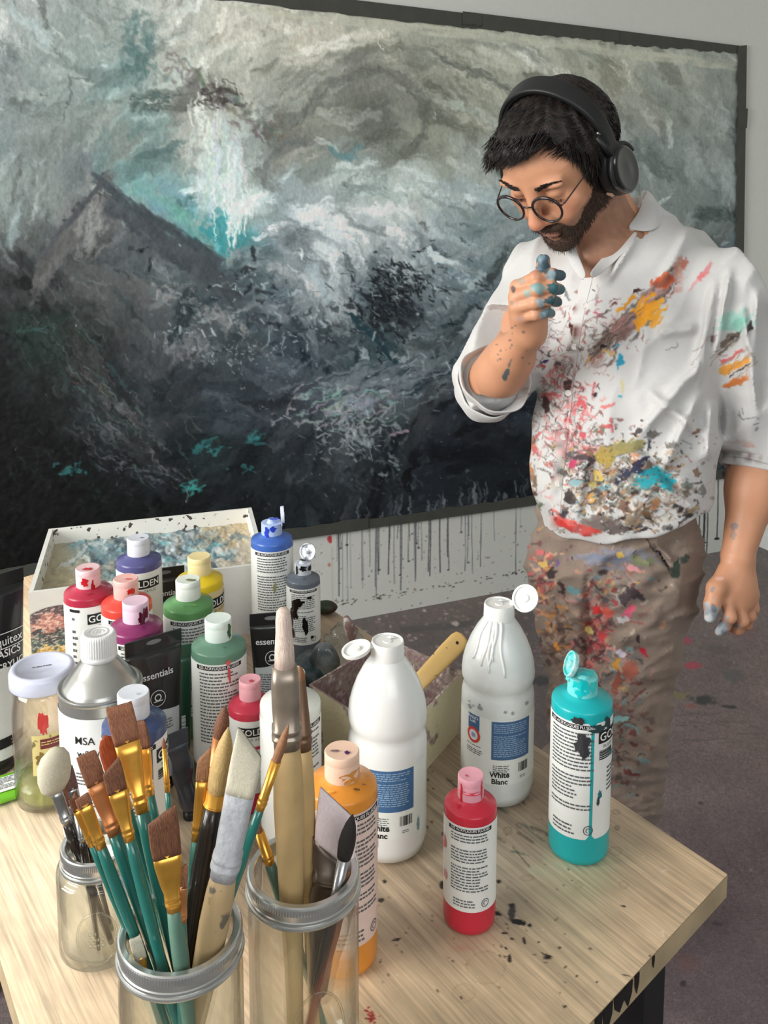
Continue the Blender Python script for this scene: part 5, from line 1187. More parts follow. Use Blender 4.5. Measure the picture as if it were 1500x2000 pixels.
brush('dark pointed brush low in the small jar', (146, 1546, -.004), JA, (.002, -.014), .009, .02, .03, 'round', B_dark, m_silv, m_dark, .004, group=G3, zbot=.0085)

# ================================================================== palette box at the back of the table
zt = ZT + .118
bFL, bBL, bBR, bFR = at_z(55, 1158, zt), at_z(95, 1033, zt), at_z(491, 991, zt), at_z(521, 1100, zt)
c0 = (bFL + bBL + bBR + bFR) / 4; c0[2] = ZT
pal = empty('palette_box', c0, 'white art box with a picture on its front and a paint-smeared palette tray on top', 'palette box')
sh = Sheet(40, 980, 540, 1180, .8, (196, 184, 156))
sh.A[:] = rbf(sh.X, sh.Y, [(120, 1130, (178, 166, 134)), (110, 1080, (176, 168, 140)), (160, 1060, (140, 156, 152)), (220, 1080, (104, 132, 140)), (260, 1050, (120, 150, 156)), (330, 1040, (116, 148, 156)), (380, 1050, (104, 136, 146)), (430, 1030, (186, 172, 142)), (470, 1020, (200, 182, 146)), (400, 1080, (164, 170, 168)), (330, 1080, (150, 160, 160)), (450, 1080, (190, 180, 162)), (300, 1020, (170, 180, 176)), (150, 1110, (170, 168, 150))], 22)
rg = random.Random(3)
for i in range(230):
    x, y = rg.gauss(310, 90), rg.gauss(1060, 22)
    if x < 110 or x > 480: continue
    sh.stroke(x, y, rg.uniform(20, 90), rg.uniform(5, 16), rg.choice([-.5, .3, .1, .6]) + rg.gauss(0, .3), rg.choice([(90, 120, 132), (140, 168, 172), (206, 212, 212), (74, 98, 112), (178, 190, 192), (60, 76, 88), (120, 176, 184), (220, 224, 222), (150, 144, 134)]), rg.uniform(.4, .9), .4, rg.uniform(-.02, .02), rg.randrange(999))
for i in range(60): sh.stroke(rg.gauss(430, 30), rg.gauss(1040, 16), rg.uniform(10, 40), 6, rg.uniform(-1, 1), rg.choice([(196, 176, 140), (210, 196, 168), (176, 150, 110)]), .6, .5)
n = 190; U, Vv = np.meshgrid(np.linspace(.012, .988, 240), np.linspace(.012, .988, 110))
Pp = (bFL * (1 - U[..., None]) + bFR * U[..., None]) * (1 - Vv[..., None]) + (bBL * (1 - U[..., None]) + bBR * U[..., None]) * Vv[..., None]
Pp[..., 2] = zt - .027
sh.loosen(26, 6)
qx, qy = project(Pp.reshape(-1, 3)); colr = sh.sample(qx, qy)
Pp[..., 2] += (fbm(qx * .09, qy * .16, 5, 4).reshape(U.shape) - .5) * .009
grid_mesh('palette_surface', Pp - c0, paintmat('palette_paint', .3, .5, .3, 200), pal, colr)
m_card = mat('speckled_white_card', S(228, 226, 218), .5, col2=S(70, 62, 56), scale=90, thr=(.61, .63))
m_cardp = mat('white_card', S(226, 226, 220), .55, var=.03)
quad = [bFL, bFR, bBR, bBL]; quad = [q - c0 for q in quad]; w = .0045; cen = sum(quad) / 4
inn = [q + (cen - q) / np.linalg.norm(cen - q) * w * 2.0 for q in quad]
V = []
for z in (0, .118):
    for q in quad: V.append((q[0], q[1], z))
for z in (.118, .085):
    for q in inn: V.append((q[0], q[1], z))
F = []
for i in range(4):
    j = (i + 1) % 4
    F += [(i, j, 4 + j, 4 + i), (4 + i, 4 + j, 8 + j, 8 + i), (8 + i, 8 + j, 12 + j, 12 + i)]
F += [(3, 2, 1, 0), (12, 13, 14, 15)]
bx_ = mesh_from('box', V, F, m_cardp, pal, False)
# speckled inner rims
rim = []
V, F = [], []
for i, (a_, b_) in enumerate(((3, 2), (2, 1), (0, 3), (1, 0))):
    p0, p1 = inn[a_], inn[b_]; k = len(V); ins = cen - (p0 + p1) / 2; ins[2] = 0; ins /= np.linalg.norm(ins)
    V += [(*(p0 + ins * .0004)[:2], .1182), (*(p1 + ins * .0004)[:2], .1182), (*(p1 + ins * .003)[:2], .088), (*(p0 + ins * .003)[:2], .088)]; F += [(k, k + 1, k + 2, k + 3)]
mesh_from('tray_wall', V, F, m_card, pal, False)
# printed picture of thick impasto on the front
f0, f1 = bFL - c0, bFR - c0; ex = (f1 - f0); wl_ = np.linalg.norm(ex[:2]); ex = np.array([ex[0], ex[1], 0]) / wl_; nn = np.array([ex[1], -ex[0], 0])
if nn @ (CAMP - c0) < 0: nn = -nn
gx, gz = np.meshgrid(np.linspace(.001, .135, 120), np.linspace(.002, .098, 90))
arch = .092 - 1.6 * np.maximum(0, .04 - gx) ** 2 * 4 - .35 * np.maximum(0, gx - .05) ** 1.5
gz = gz / .098 * arch
Pp = np.array([f0[0], f0[1], 0]) + gx[..., None] * ex + nn * .0008 + gz[..., None] * np.array([0, 0, 1.])
a_ = gx * 260; b_ = gz * 260; ww = fbm(a_ * .35, b_ * .5, 8, 4); st = fbm(a_ * .8 + b_ * .9, b_ * 1.8 - a_ * .5, 9, 4)
pc = np.zeros(gx.shape + (3,)); t_ = gz / .098 + (ww - .5) * .5 + gx * .8
pc[:] = (94, 96, 100)
for lo_, hi_, c_ in [(.0, .22, (220, 190, 120)), (.22, .4, (96, 116, 112)), (.4, .58, (90, 92, 96)), (.58, .8, (206, 150, 140)), (.8, 1.0, (120, 104, 108)), (1.0, 1.6, (80, 84, 90))]: pc[(t_ >= lo_) & (t_ < hi_)] = c_
pc[(gx > .07) & (t_ > .5) & (t_ < .95)] = (226, 176, 84)
pc = pc * (.45 + 1.1 * st[..., None]); pc[st > .62] = pc[st > .62] * .4 + np.array((236, 222, 200)) * .6
grid_mesh('printed_picture', Pp, paintmat('glossy_print', .25, .5), pal, pc.reshape(-1, 3), False)

# ================================================================== paint tubes
def paint_tube(px, py, H, W, label, style, turn=0.0, lean=(0, 0), body=(26, 26, 28), low=(214, 216, 214), texts=(), name='paint_tube', capc=(24, 24, 26), group=None, loc=None, crush=0.0, cap_h=.018):
    p = at_z(px, py, ZT + H) if loc is None else loc
    t = empty(name, (p[0], p[1], ZT), label, 'paint tube', group)
    fa = face_ang(p[0], p[1]) + turn
    s = np.array([-math.sin(fa), math.cos(fa), 0]); n = np.array([math.cos(fa), math.sin(fa), 0])
    r0 = W * .36; lx = s * lean[0] + n * lean[1]
    lathe('cap', [(0, 0), (r0 * .8, 0), (r0 * .86, .002), (r0 * .86, cap_h), (0, cap_h)], mat('tube_cap', S(*capc), .4, var=.05), t, 36)
    secs = []; K_ = 16
    for i in range(K_ + 1):
        q = i / K_; z = cap_h - .001 + (H - cap_h) * q; e = q ** .8
        a_ = r0 + (W / 2 - r0) * e; b_ = r0 * (1 - e) + .0011
        if i == 0: a_ = b_ = r0 * .9
        cw = crush * W * math.sin(q * 9 + 1) * q * (1 - q)
        secs.append((np.array([0, 0, z]) + lx * q + n * cw + s * cw * .7, s, n, a_ * (1 + crush * .5 * math.sin(q * 13)), b_ * (1 + crush * 2 * abs(math.sin(q * 7)))))
    mb = mat('tube_body', S(*body), .3 if style != 'foil' else .32, metal=0 if style != 'foil' else .7, var=.06, coat=.4)
    o = loft('tube_body', secs, mb, t, 40)
    # crimped end with hanging slot
    zt_ = H; top = lx
    cr = []
    for (x0, x1, z0, z1) in [(-.5, .5, 0, .016)]:
        cr = [top + s * (x0 * W) + np.array([0, 0, zt_ - .001]), top + s * (x1 * W) + np.array([0, 0, zt_ - .001]), top + s * (x1 * W) + np.array([0, 0, zt_ + z1]), top + s * (x0 * W) + np.array([0, 0, zt_ + z1])]
    V = [q + n * .0011 for q in cr] + [q - n * .0011 for q in cr]
    mesh_from('crimp', V, [(0, 1, 2, 3), (7, 6, 5, 4), (0, 4, 5, 1), (1, 5, 6, 2), (2, 6, 7, 3), (3, 7, 4, 0)], mb, t, False)
    if style == 'hang':
        V_, F_ = disc(.006); V_[:, 0] *= 1.6; V_[:, 1] *= .5
        flat('hanging_slot', (V_, F_), top + np.array([0, 0, zt_ + .009]) + n * .0016, s, (0, 0, 1), mat('slot_grey', S(120, 122, 124), .5), t)
    def surf(u, z):      # point on the front face, u across -1..1
        q = (z - cap_h) / (H - cap_h); e = np.clip(q, 0, 1) ** .8; a_ = r0 + (W / 2 - r0) * e; b_ = r0 * (1 - e) + .0011
        cc = np.clip(u, -.97, .97); return np.array([0, 0, z]) + lx * q + s * a_ * cc + n * (b_ * math.sqrt(1 - cc * cc) + .0007)
    def onface(nm, VF, z, m, par, u0=0.0, lift=0.0):
        V_, F_ = VF
        if not len(V_): return
        out = []
        for v in V_:
            zz = z + v[1]; q = np.clip((zz - cap_h) / (H - cap_h), 0, 1); a_ = r0 + (W / 2 - r0) * q ** .8
            out.append(surf(u0 + v[0] / a_, zz) + n * lift)
        return mesh_from(nm, out, F_, m, par, False)
    if low is not None:
        z1 = H * .56; g = []
        nx, nz_ = 16, 10
        for j in range(nz_ + 1):
            for i in range(nx + 1): g.append(surf(-.9 + 1.8 * i / nx, cap_h + .003 + (z1 - cap_h) * j / nz_ * (1 - .06 * abs(i / nx - .5) * 2)))
        F = [(j * (nx + 1) + i, j * (nx + 1) + i + 1, (j + 1) * (nx + 1) + i + 1, (j + 1) * (nx + 1) + i) for j in range(nz_) for i in range(nx)]
        lb = mesh_from('label', g, F, mat('tube_label', S(*low), .45, var=.03), t)
    else: lb = t
    for (txt, size, z, c, bold) in texts:
        onface('label_text', text_verts(txt, size, bold), z, mat('tube_ink', S(*c), .5), lb, 0, .0006)
    return t, onface, lb, fa, n, s
E = 'essentials'
GT = 'black acrylic paint tubes standing on their caps'
m_g2 = mat('grey_print', S(110, 114, 120), .5)
m_crest = mat('crest_print', S(226, 228, 230), .5)
for (px, py, H, W, lab, turn, u) in [(322, 1128, .135, .060, 'black acrylic tube wedged behind the green bottle, pinkish lower label', .1, 0), (300, 1266, .178, .072, 'black acrylic tube standing behind the solvent can, pale grey lower label', .35, 0), (530, 1218, .135, .060, 'black acrylic tube standing alone in front of the tall blue bottle', .05, 0)]:
    t, onf, lb, fa, n, s = paint_tube(px, py, H, W, lab, 'hang', turn, texts=((E, .0118, H * .80, (232, 232, 234), .012),) if px > 400 or px < 400 else (), low=(224, 208, 208) if px == 322 else (200, 206, 210), group=GT)
    onf('crest', merge([(*ringmark(.009, .0098), (0, 0)), (*ringmark(.003, .0045, 12), (0, .001)), (*rects([(-.006, -.004, .006, -.003)]), (0, 0))]), H * .66, m_crest, lb, 0, .0006)
    if px == 296:
        for k, w_ in enumerate(('ACRYLIC', 'ACRYLIQUE', 'ACRILICO')): onf('label_text', text_verts(w_, .0085, .003), H * .47 - .0115 * k, m_g2, lb, .1, .0006)
    else: onf('fine_print', printrows(.036, .045, 14, int(px)), H * .5, m_grey, lb, 0, .0006)
# dark green tube with black cap, and a crumpled foil one
t, onf, lb, fa, n, s = paint_tube(358, 1262, .15, .036, 'slim dark green paint tube with a black cap between the tubes and the sage bottle', 'plain', .1, body=(26, 74, 54), low=None, cap_h=.02, loc=at_z(352, 1500, ZT))
V_, F_ = text_verts('PHTHALO', .0075, .01) if False else text_verts('', .007)
onf('colour_patch', rects([(-.003, -.003, .003, .003)]), .03, m_crest, lb, .3, .0008)
onf('paint_smear', blot(.012, .06, 6), .1, mat('white_smear', S(206, 212, 206), .5, var=.1), lb, -.35, .0008)
onf('fine_print', (lambda q: (np.stack([q[0][:, 1], q[0][:, 0], q[0][:, 2]], 1), q[1]))(printrows(.05, .006, 1, 8, th=.9)), .07, m_crest, lb, .5, .0008)
paint_tube(0, 0, .105, .028, 'crumpled metallic paint tube standing between the blue bottle and the jars', 'foil', .5, lean=(-.02, .01), body=(72, 78, 90), low=None, loc=at_z(372, 1596, ZT), crush=.22, cap_h=.012)
# very large tube at the left edge
H, W = .235, .1
t, onf, lb, fa, n, s = paint_tube(0, 0, H, W, 'extra large black and white acrylic tube at the left edge of the table', 'plain', .35, body=(24, 24, 26), low=(226, 227, 224), loc=at_z(-12, 1492, ZT), cap_h=.02)
for (txt, sz, z, b) in (('Liquitex', .0155, .160, .005), ('BASICS', .0135, .1455, .012), ('ACRYLIC', .0125, .130, .012)):
    V_, F_ = text_verts(txt, sz, b); V_ = V_.copy(); V_[:, 0] *= .92
    onf('label_text', (V_, F_), z, m_inkw, lb, .42, .0008)
onf('label_rule', rects([(-.03, .0, .045, .001), (-.03, -.0185, .045, -.0175)]), .1745, m_inkw, lb, 0, .0008)
onf('volume_band', rects([(-.032, 0, .032, .012)]), .036, m_ink, lb, 0, .0006)
onf('volume_text', text_verts('250', .0075, .01), .039, m_inkw, lb, .45, .0012)

# ================================================================== cream tub with palette knife and brush
zt = ZT + .089
q = [at_z(603, 1337, zt), at_z(775, 1446, zt), at_z(905, 1311, zt), at_z(757, 1247, zt)]
c0 = sum(q) / 4; c0[2] = ZT; q = [a - c0 for a in q]
tub = empty('paint_tub', c0, 'open cream box crusted with dried paint behind the white bottles', 'box')
cen = sum(q) / 4; cen[2] = 0
bot = [np.array([(a - cen)[0] * .93, (a - cen)[1] * .93, 0]) + np.array([cen[0], cen[1], 0]) for a in q]
def subdiv_wall(a, b, c, d, nu_, nv_):
    U_, V_ = np.meshgrid(np.linspace(0, 1, nu_), np.linspace(0, 1, nv_)); U_, V_ = U_[..., None], V_[..., None]
    return (a * (1 - U_) + b * U_) * (1 - V_) + (d * (1 - U_) + c * U_) * V_
P_, Q_, C_ = [], [], []; kb = 0
top = [np.array([a[0], a[1], .089]) for a in q]
itop = [a + (cen + [0, 0, .089] - a) * .035 for a in top]; ibot = [np.array([*(a + (cen - a) * .05)[:2], .004]) for a in bot]
def addwall(G, cf, flip=False):
    global kb
    h_, w_ = G.shape[:2]; idx = np.arange(h_ * w_).reshape(h_, w_) + kb
    qd = np.stack([idx[:-1, :-1], idx[:-1, 1:], idx[1:, 1:], idx[1:, :-1]], -1).reshape(-1, 4)
    P_.append(G.reshape(-1, 3)); Q_.append(qd[:, ::-1] if flip else qd); kb += h_ * w_
    C_.append(cf(G.reshape(-1, 3)))
def crust(P, thick, base, seed):
    n_ = noise3(P, 60, seed); n2 = noise3(P, 150, seed + 3); c = np.tile(np.array(base, float), (len(P), 1)); z = P[:, 2]
    m = n_ > thick - .1 * (z > .078); pal_ = np.array([(136, 110, 110), (176, 156, 154), (104, 86, 82), (200, 186, 182), (150, 138, 126)])
    c[m] = pal_[(n2[m] * 9.9).astype(int) % 5]; return c
for i in range(4):
    j = (i + 1) % 4
    addwall(subdiv_wall(bot[i], bot[j], top[j], top[i], 60, 34), lambda P: crust(P, .66, (206, 198, 164), 3))
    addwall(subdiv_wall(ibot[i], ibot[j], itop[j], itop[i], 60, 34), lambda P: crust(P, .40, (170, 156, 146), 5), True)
    addwall(subdiv_wall(top[i], top[j], itop[j], itop[i], 60, 4), lambda P: crust(P, .46, (206, 196, 176), 9))
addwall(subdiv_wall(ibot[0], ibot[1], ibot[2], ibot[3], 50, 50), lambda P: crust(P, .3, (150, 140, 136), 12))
addwall(subdiv_wall(bot[0], bot[1], bot[2], bot[3], 2, 2), lambda P: crust(P, .9, (206, 198, 164), 3), True)
big_mesh('box_shell', np.vstack(P_), np.vstack(Q_), paintmat('crusted_plastic', .5, .4, .5, 180), tub, np.vstack(C_))
# palette knife with its wooden handle
a_ = at_z(905, 1243, ZT + .125); b_ = at_z(800, 1352, ZT + .075)
ax = b_ - a_; LH = np.linalg.norm(ax); ax /= LH; view = CAMP - a_; view /= np.linalg.norm(view); sd = np.cross(ax, view); sd /= np.linalg.norm(sd); nm = np.cross(sd, ax)
kn = empty('palette_knife', a_, 'scraper with a flat wooden handle sticking out of the cream tub', 'palette knife')
prof = [(0, .006), (.03, .0115), (.1, .0135), (.3, .0135), (.7, .0115), (1, .010)]
mh = mat('spotted_light_wood', S(214, 178, 112), .5, col2=S(70, 60, 40), scale=110, thr=(.66, .69))
loft('handle', [(ax * LH * t_, sd, nm, w_, .0045) for t_, w_ in prof], mh, kn, 24, power=3)
V_, F_ = disc(.0022); flat('hanging_hole', (V_, F_), ax * .014 + nm * .0047, sd, ax, m_ink, kn)
loft('blade', [(ax * (LH - .004), sd, nm, .009, .001), (ax * (LH + .02), sd, nm, .014, .0008), (ax * (LH + .05), sd, nm, .024, .0006)], mat('steel_blade', S(120, 132, 136), .3, metal=.8, var=.3, scale=40), kn, 16, power=4)
# paint-caked brush leaning in the tub
a_ = at_z(676, 1206, ZT + .135); b_ = at_z(716, 1318, ZT + .03)
ax = b_ - a_; LH = np.linalg.norm(ax)
tb_ = empty('caked_brush', a_, 'old brush caked in reddish paint leaning in the cream tub', 'paint brush')
mk = mat('caked_paint', S(122, 96, 90), .5, col2=S(166, 160, 156), scale=80, thr=(.5, .6), bump=.5, bscale=120)
tube('handle', [ax * t_ for t_ in np.linspace(0, .8, 8)], [.004, .0075, .0085, .007, .0065, .006, .0055, .005], mk, tb_, 14)
tube('ferrule', [ax * .78, ax * .82, ax * .9], [.0062, .0065, .007], m_silv, tb_, 14)
tube('bristles', [ax * .89, ax * .94, ax * 1.0], [.007, .008, .004], mk, tb_, 14)
# ================================================================== odds and ends
def lump(name, c, r, seed, m, label, cat, group=None, h=.0022, rough=.25, fq=45):
    f = Field(c - np.array(r) * 1.5, c + np.array(r) * 1.5, h); f.ell(c, r, k=0)
    X = np.stack(np.meshgrid(*f.ax, indexing='ij'), -1).reshape(-1, 3)
    f.F += ((np.abs(noise3(X, fq, seed) - .5) * 2 - .25) * rough * min(r)).reshape(f.F.shape).astype(np.float32) * 2
    P, Q = f.mesh(); P = smooth_mesh(P, Q, 1)
    P[:, 2] = np.maximum(P[:, 2], ZT + .0006); o = np.array([c[0], c[1], ZT])
    ob = big_mesh(name, P - o, Q, m, None, None, True); ob.location = tuple(o); return tag(ob, label, cat, group)
m_rag1 = mat('dark_teal_rag', S(44, 62, 66), .6, col2=S(96, 108, 112), scale=36, thr=(.45, .62))
m_rag2 = mat('grey_paint_film', S(112, 116, 114), .35, col2=S(66, 74, 78), scale=30, thr=(.45, .6), coat=.4)
lump('crumpled_rag', at_z(612, 1318, ZT + .03), (.036, .03, .034), 3, m_rag1, 'dark teal paint-soaked rag crumpled behind the clear medium bottle', 'rag')
lump('paint_chunk', at_z(634, 1290, ZT + .06), (.022, .012, .026), 8, m_rag2, 'grey lump of dried paint resting against the teal rag', 'dried paint')
p = at_z(655, 1300, ZT + .035)
bg = empty('plastic_bag', (p[0], p[1], ZT), 'clear crumpled plastic bag beside the dark teal rag', 'plastic bag')
pts = []
f = Field((-.04, -.035, -.002), (.04, .035, .085), .002)
f.ell((0, 0, .036), (.027, .018, .036), k=0)
X = np.stack(np.meshgrid(*f.ax, indexing='ij'), -1).reshape(-1, 3); f.F += ((np.abs(noise3(X, 50, 4) - .5) * 2 - .3) * .022).reshape(f.F.shape).astype(np.float32)
P, Q = f.mesh(); P[:, 2] = np.maximum(P[:, 2], .0006); big_mesh('film', P, Q, glassmat('plastic_film', (.9, .95, .97), .2), bg)
bg.location.y += .05; bg.location.x += .01
m_tis = mat('stained_tissue', S(206, 180, 160), .7, col2=S(150, 120, 104), scale=40, thr=(.45, .65))
for i, (x, y, dx, dy, lab) in enumerate([(462, 1150, .05, .018, 'rolled beige tissue behind the yellow bottle, upper one'), (458, 1168, .055, .012, 'rolled beige tissue behind the yellow bottle, lower one')]):
    c = at_z(x, y, ZT + .012); a = [c + np.array([dx * t_, dy * t_ , .003 * math.sin(9 * t_)]) for t_ in np.linspace(-1, 1, 12)]
    o = c * [1, 1, 0] + [0, 0, ZT]
    ob = tube('rolled_tissue', [k_ - o for k_ in a], [.009 + .0016 * math.sin(k_ * 2.3 + i) for k_ in range(12)], m_tis, None, 14); ob.location = tuple(o); tag(ob, lab, 'tissue', 'rolled tissues')
c = at_z(470, 1184, ZT + .004)
ob = tube('thin_brush', [np.array([-.05, .012, 0]), np.array([0, 0, 0]), np.array([.045, -.012, 0])], [.002, .003, .0022], mat('dark_handle', S(50, 42, 38), .4), None, 10); ob.location = tuple(c); tag(ob, 'thin dark brush lying in front of the tissues', 'paint brush')
lump('paint_crust', at_z(636, 1186, ZT + .012), (.02, .012, .011), 12, mat('dark_green_crust', S(44, 56, 34), .5, col2=S(60, 36, 26), scale=60, thr=(.5, .6)), 'dark green crust of dried paint at the far table edge', 'dried paint', rough=.2)
# lime green sachet at the left edge
c = at_z(-8, 1545, ZT + .006)
sa = empty('sachet', (c[0], c[1], ZT), 'lime green sachet lying flat at the left table edge', 'sachet', rotz=.55)
loft('pouch', [(np.array([x, 0, .006]), (0, 1, 0), (0, 0, 1), .026, b_) for x, b_ in ((-.06, .0012), (-.045, .005), (0, .006), (.03, .0048), (.044, .0012))], mat('lime_film', S(120, 196, 44), .3, var=.06, coat=.4), sa, 24, power=3)
flat('label', rects([(-.03, -.016, .03, .014)]), (0, 0, .0125), (1, 0, 0), (0, 1, 0), m_lab, sa)
flat('fine_print', printrows(.05, .024, 8, 7), (0, .012, .0129), (1, 0, 0), (0, 1, 0), m_grey, sa)

# ================================================================== the painter
rg = random.Random(21)
def PX(px, py, Y): return at_y(px, py, Y)
def unit(v): v = np.array(v, float); return v / np.linalg.norm(v)
YT = 1.62
# torso turned towards the left of the picture
ty_ = math.radians(32); TFw = np.array([-math.sin(ty_), -math.cos(ty_), 0]); TL = np.array([math.cos(ty_), -math.sin(ty_), 0]); TU = np.array([0, 0, 1.])
TR = np.stack([TL, TFw, TU], 1)                 # columns: left, forward, up
# head
hy, hp, hr_ = math.radians(45), math.radians(45), math.radians(0)
g = np.array([-math.sin(hy), -math.cos(hy), 0])
HF = math.cos(hp) * g + math.sin(hp) * np.array([0, 0, -1.]); HU = math.sin(hp) * g + math.cos(hp) * np.array([0, 0, 1.]); HL = np.array([math.cos(hy), -math.sin(hy), 0])
rl = math.radians(-1); HL, HU = HL * math.cos(rl) + HU * math.sin(rl), HU * math.cos(rl) - HL * math.sin(rl)
HR = np.stack([HL, HF, HU], 1)
HC = PX(1092, 294, 1.53); HS = 1.06
def H(l, f, u): return HC + HS * (HL * l + HF * f + HU * u)

def skin_head():
    lo = np.minimum(H(0, 0, 0) - .2, PX(1100, 620, 1.45) - .1); hi = H(0, 0, 0) + .2; hi[0] += .08; hi[1] += .15
    lo[2] = PX(1100, 640, 1.6)[2]
    f = Field(lo, hi, .0022)
    e = lambda l, fw, u, r, k=.012, op='add', R=None: f.ell(H(l, fw, u), np.array(r) * HS if hasattr(r, '__len__') else r * HS, HR if R is None else R, k, op)
    e(0, -.010, .016, (.072, .091, .072), 0)
    e(0, .042, .015, (.060, .052, .060), .03)
    e(0, .030, -.045, (.056, .060, .060), .03)
    e(0, .058, -.078, (.036, .036, .036), .03)           # jaw front
    e(0, .082, -.102, (.020, .016, .016), .022)          # chin
    for s in (-1, 1):
        e(s * .050, .012, -.060, (.016, .036, .028), .02)     # jaw corner
        e(s * .043, .068, -.030, (.020, .018, .018), .02)     # cheekbone
        e(s * .033, .084, .016, (.023, .010, .007), .012)    # brow
        e(s * .032, .094, -.006, (.019, .014, .013), .010, 'cut')     # socket
        e(s * .031, .0765, -.0055, (.0135, .0135, .0125), .002)     # eyeball
        e(s * .031, .0775, -.0030, (.0150, .0140, .0115), .003)     # upper lid, lowered
        e(s * .031, .0765, -.0145, (.0145, .0125, .006), .005)      # lower lid
        e(s * .0135, .1015, -.043, (.0085, .0095, .0075), .006)    # nostril wing
        e(s * .006, .104, -.0505, (.0035, .005, .0035), .002, 'cut')
        e(s * .074, -.018, -.012, (.006, .018, .030), .006)     # ear
        e(s * .030, .081, -.052, (.014, .012, .018), .018)
    f.cone(H(0, .086, .012), H(0, .1135, -.036), .0085 * HS, .0105 * HS, .012)
    e(0, .1145, -.0405, (.0105, .0100, .0092), .007)
    e(0, .092, -.060, (.018, .012, .010), .012)            # upper lip mound
    e(0, .1005, -.0685, (.020, .0065, .0045), .004)
    e(0, .0985, -.0775, (.017, .0068, .0052), .004)
    e(0, .105, -.0735, (.021, .006, .0013), .002, 'cut')
    # neck down into the chest
    f.cone(H(0, -.028, -.045), PX(1200, 470, 1.66), .057, .052, .03)
    f.cone(H(0, .0, -.07), PX(1172, 480, 1.60), .042, .046, .025)
    f.cone(PX(1196, 470, 1.64), PX(1182, 545, 1.615), .060, .056, .03)
    f.cone(PX(1150, 505, 1.57), PX(1240, 470, 1.58), .018, .020, .02)   # collar bones
    P, Q = f.mesh(); P = smooth_mesh(P, Q, 2, .4); return P, Q

# ---- hands -----------------------------------------------------------------
def finger(f, pts, r0, r1, k=.004):
    n = len(pts) - 1
    for i in range(n):
        a, b = r0 + (r1 - r0) * i / n, r0 + (r1 - r0) * (i + 1) / n
        f.cone(pts[i], pts[i + 1], a, b, k)
        if 0 < i: f.ell(pts[i], a * 1.06, None, .003)
D0 = 1.405
RHp = dict(elbow=PX(958, 752, 1.60), wrist=PX(1034, 648, 1.435))
def right_arm():
    lo = PX(880, 850, 1.30); hi = PX(1140, 470, 1.75); f = Field(np.minimum(lo, hi) - [.0, .0, .0], np.maximum(lo, hi), .0021)
    E, W = RHp['elbow'], RHp['wrist']
    f.cone(PX(1000, 640, 1.70), E, .044, .040, 0)
    f.cone(E, E * .45 + W * .55, .038, .033, .03); f.cone(E * .55 + W * .45, W, .0335, .0250, .03, flat=(np.array([.3, -.9, .2]), .86))
    f.ell(E * .7 + W * .3 + np.array([-.006, 0, -.008]), (.034, .043, .036), None, .03)
    # back of the hand
    K = [PX(1010, 560, 1.412), PX(1007, 580, 1.402), PX(1010, 601, 1.400), PX(1018, 620, 1.404)]
    for i, kx in enumerate(K):
        f.cone(W + (kx - W) * .12, kx, .0165, .0108, .012)
    f.ell((W + K[1] + K[2]) / 3 + np.array([.012, .012, 0]), (.026, .018, .032), None, .015)
    f.cone(W, PX(1040, 612, 1.43), .024, .022, .014)
    F4 = [[K[0], PX(1046, 542, 1.385), PX(1078, 536, 1.390), PX(1095, 538, 1.402)],
          [K[1], PX(1048, 566, 1.375), PX(1078, 561, 1.380), PX(1093, 565, 1.395)],
          [K[2], PX(1046, 591, 1.378), PX(1073, 585, 1.382), PX(1088, 590, 1.396)],
          [K[3], PX(1046, 615, 1.385), PX(1066, 609, 1.390), PX(1076, 612, 1.402)]]
    for pts, r in zip(F4, (.0090, .0092, .0088, .0078)): finger(f, pts, r * 1.08, r * .92)
    # thumb rises behind the index finger
    finger(f, [PX(1048, 612, 1.44), PX(1062, 570, 1.435), PX(1061, 535, 1.430), PX(1061, 509, 1.424)], .0130, .0106, .008)
    # nails pressed in
    P, Q = f.mesh(); P = smooth_mesh(P, Q, 2, .4); return P, Q
def left_arm():
    lo = PX(1350, 1290, 1.42); hi = PX(1560, 820, 1.72); f = Field(np.minimum(lo, hi), np.maximum(lo, hi), .0023)
    E, W = PX(1490, 872, 1.585), PX(1441, 1082, 1.525)
    f.cone(E, E * .6 + W * .4, .045, .040, 0); f.cone(E * .65 + W * .35, W, .041, .0265, .03)
    K = [PX(1420, 1172, 1.495), PX(1441, 1178, 1.502), PX(1459, 1172, 1.515), PX(1470, 1160, 1.53)]
    for kx in K: f.cone(W + (kx - W) * .12, kx, .0190, .0118, .014)
    f.ell((W * .9 + K[0] + K[1] + K[2] * 1.1) / 4 + np.array([0, 0, -.002]), (.032, .020, .040), None, .015)
    finger(f, [K[0], PX(1426, 1205, 1.482), PX(1416, 1222, 1.492), PX(1405, 1235, 1.505)], .0108, .0078)
    finger(f, [K[1], PX(1450, 1212, 1.492), PX(1442, 1228, 1.505), PX(1430, 1238, 1.52)], .0110, .0080)
    finger(f, [K[2], PX(1464, 1203, 1.51), PX(1458, 1220, 1.522), PX(1446, 1230, 1.535)], .0104, .0078)
    finger(f, [K[3], PX(1472, 1188, 1.528), PX(1468, 1204, 1.54), PX(1458, 1214, 1.55)], .0094, .0070)
    finger(f, [PX(1418, 1118, 1.51), PX(1398, 1150, 1.49), PX(1391, 1180, 1.482), PX(1386, 1205, 1.484)], .0150, .0096, .012)
    P, Q = f.mesh(); P = smooth_mesh(P, Q, 2, .4); return P, Q
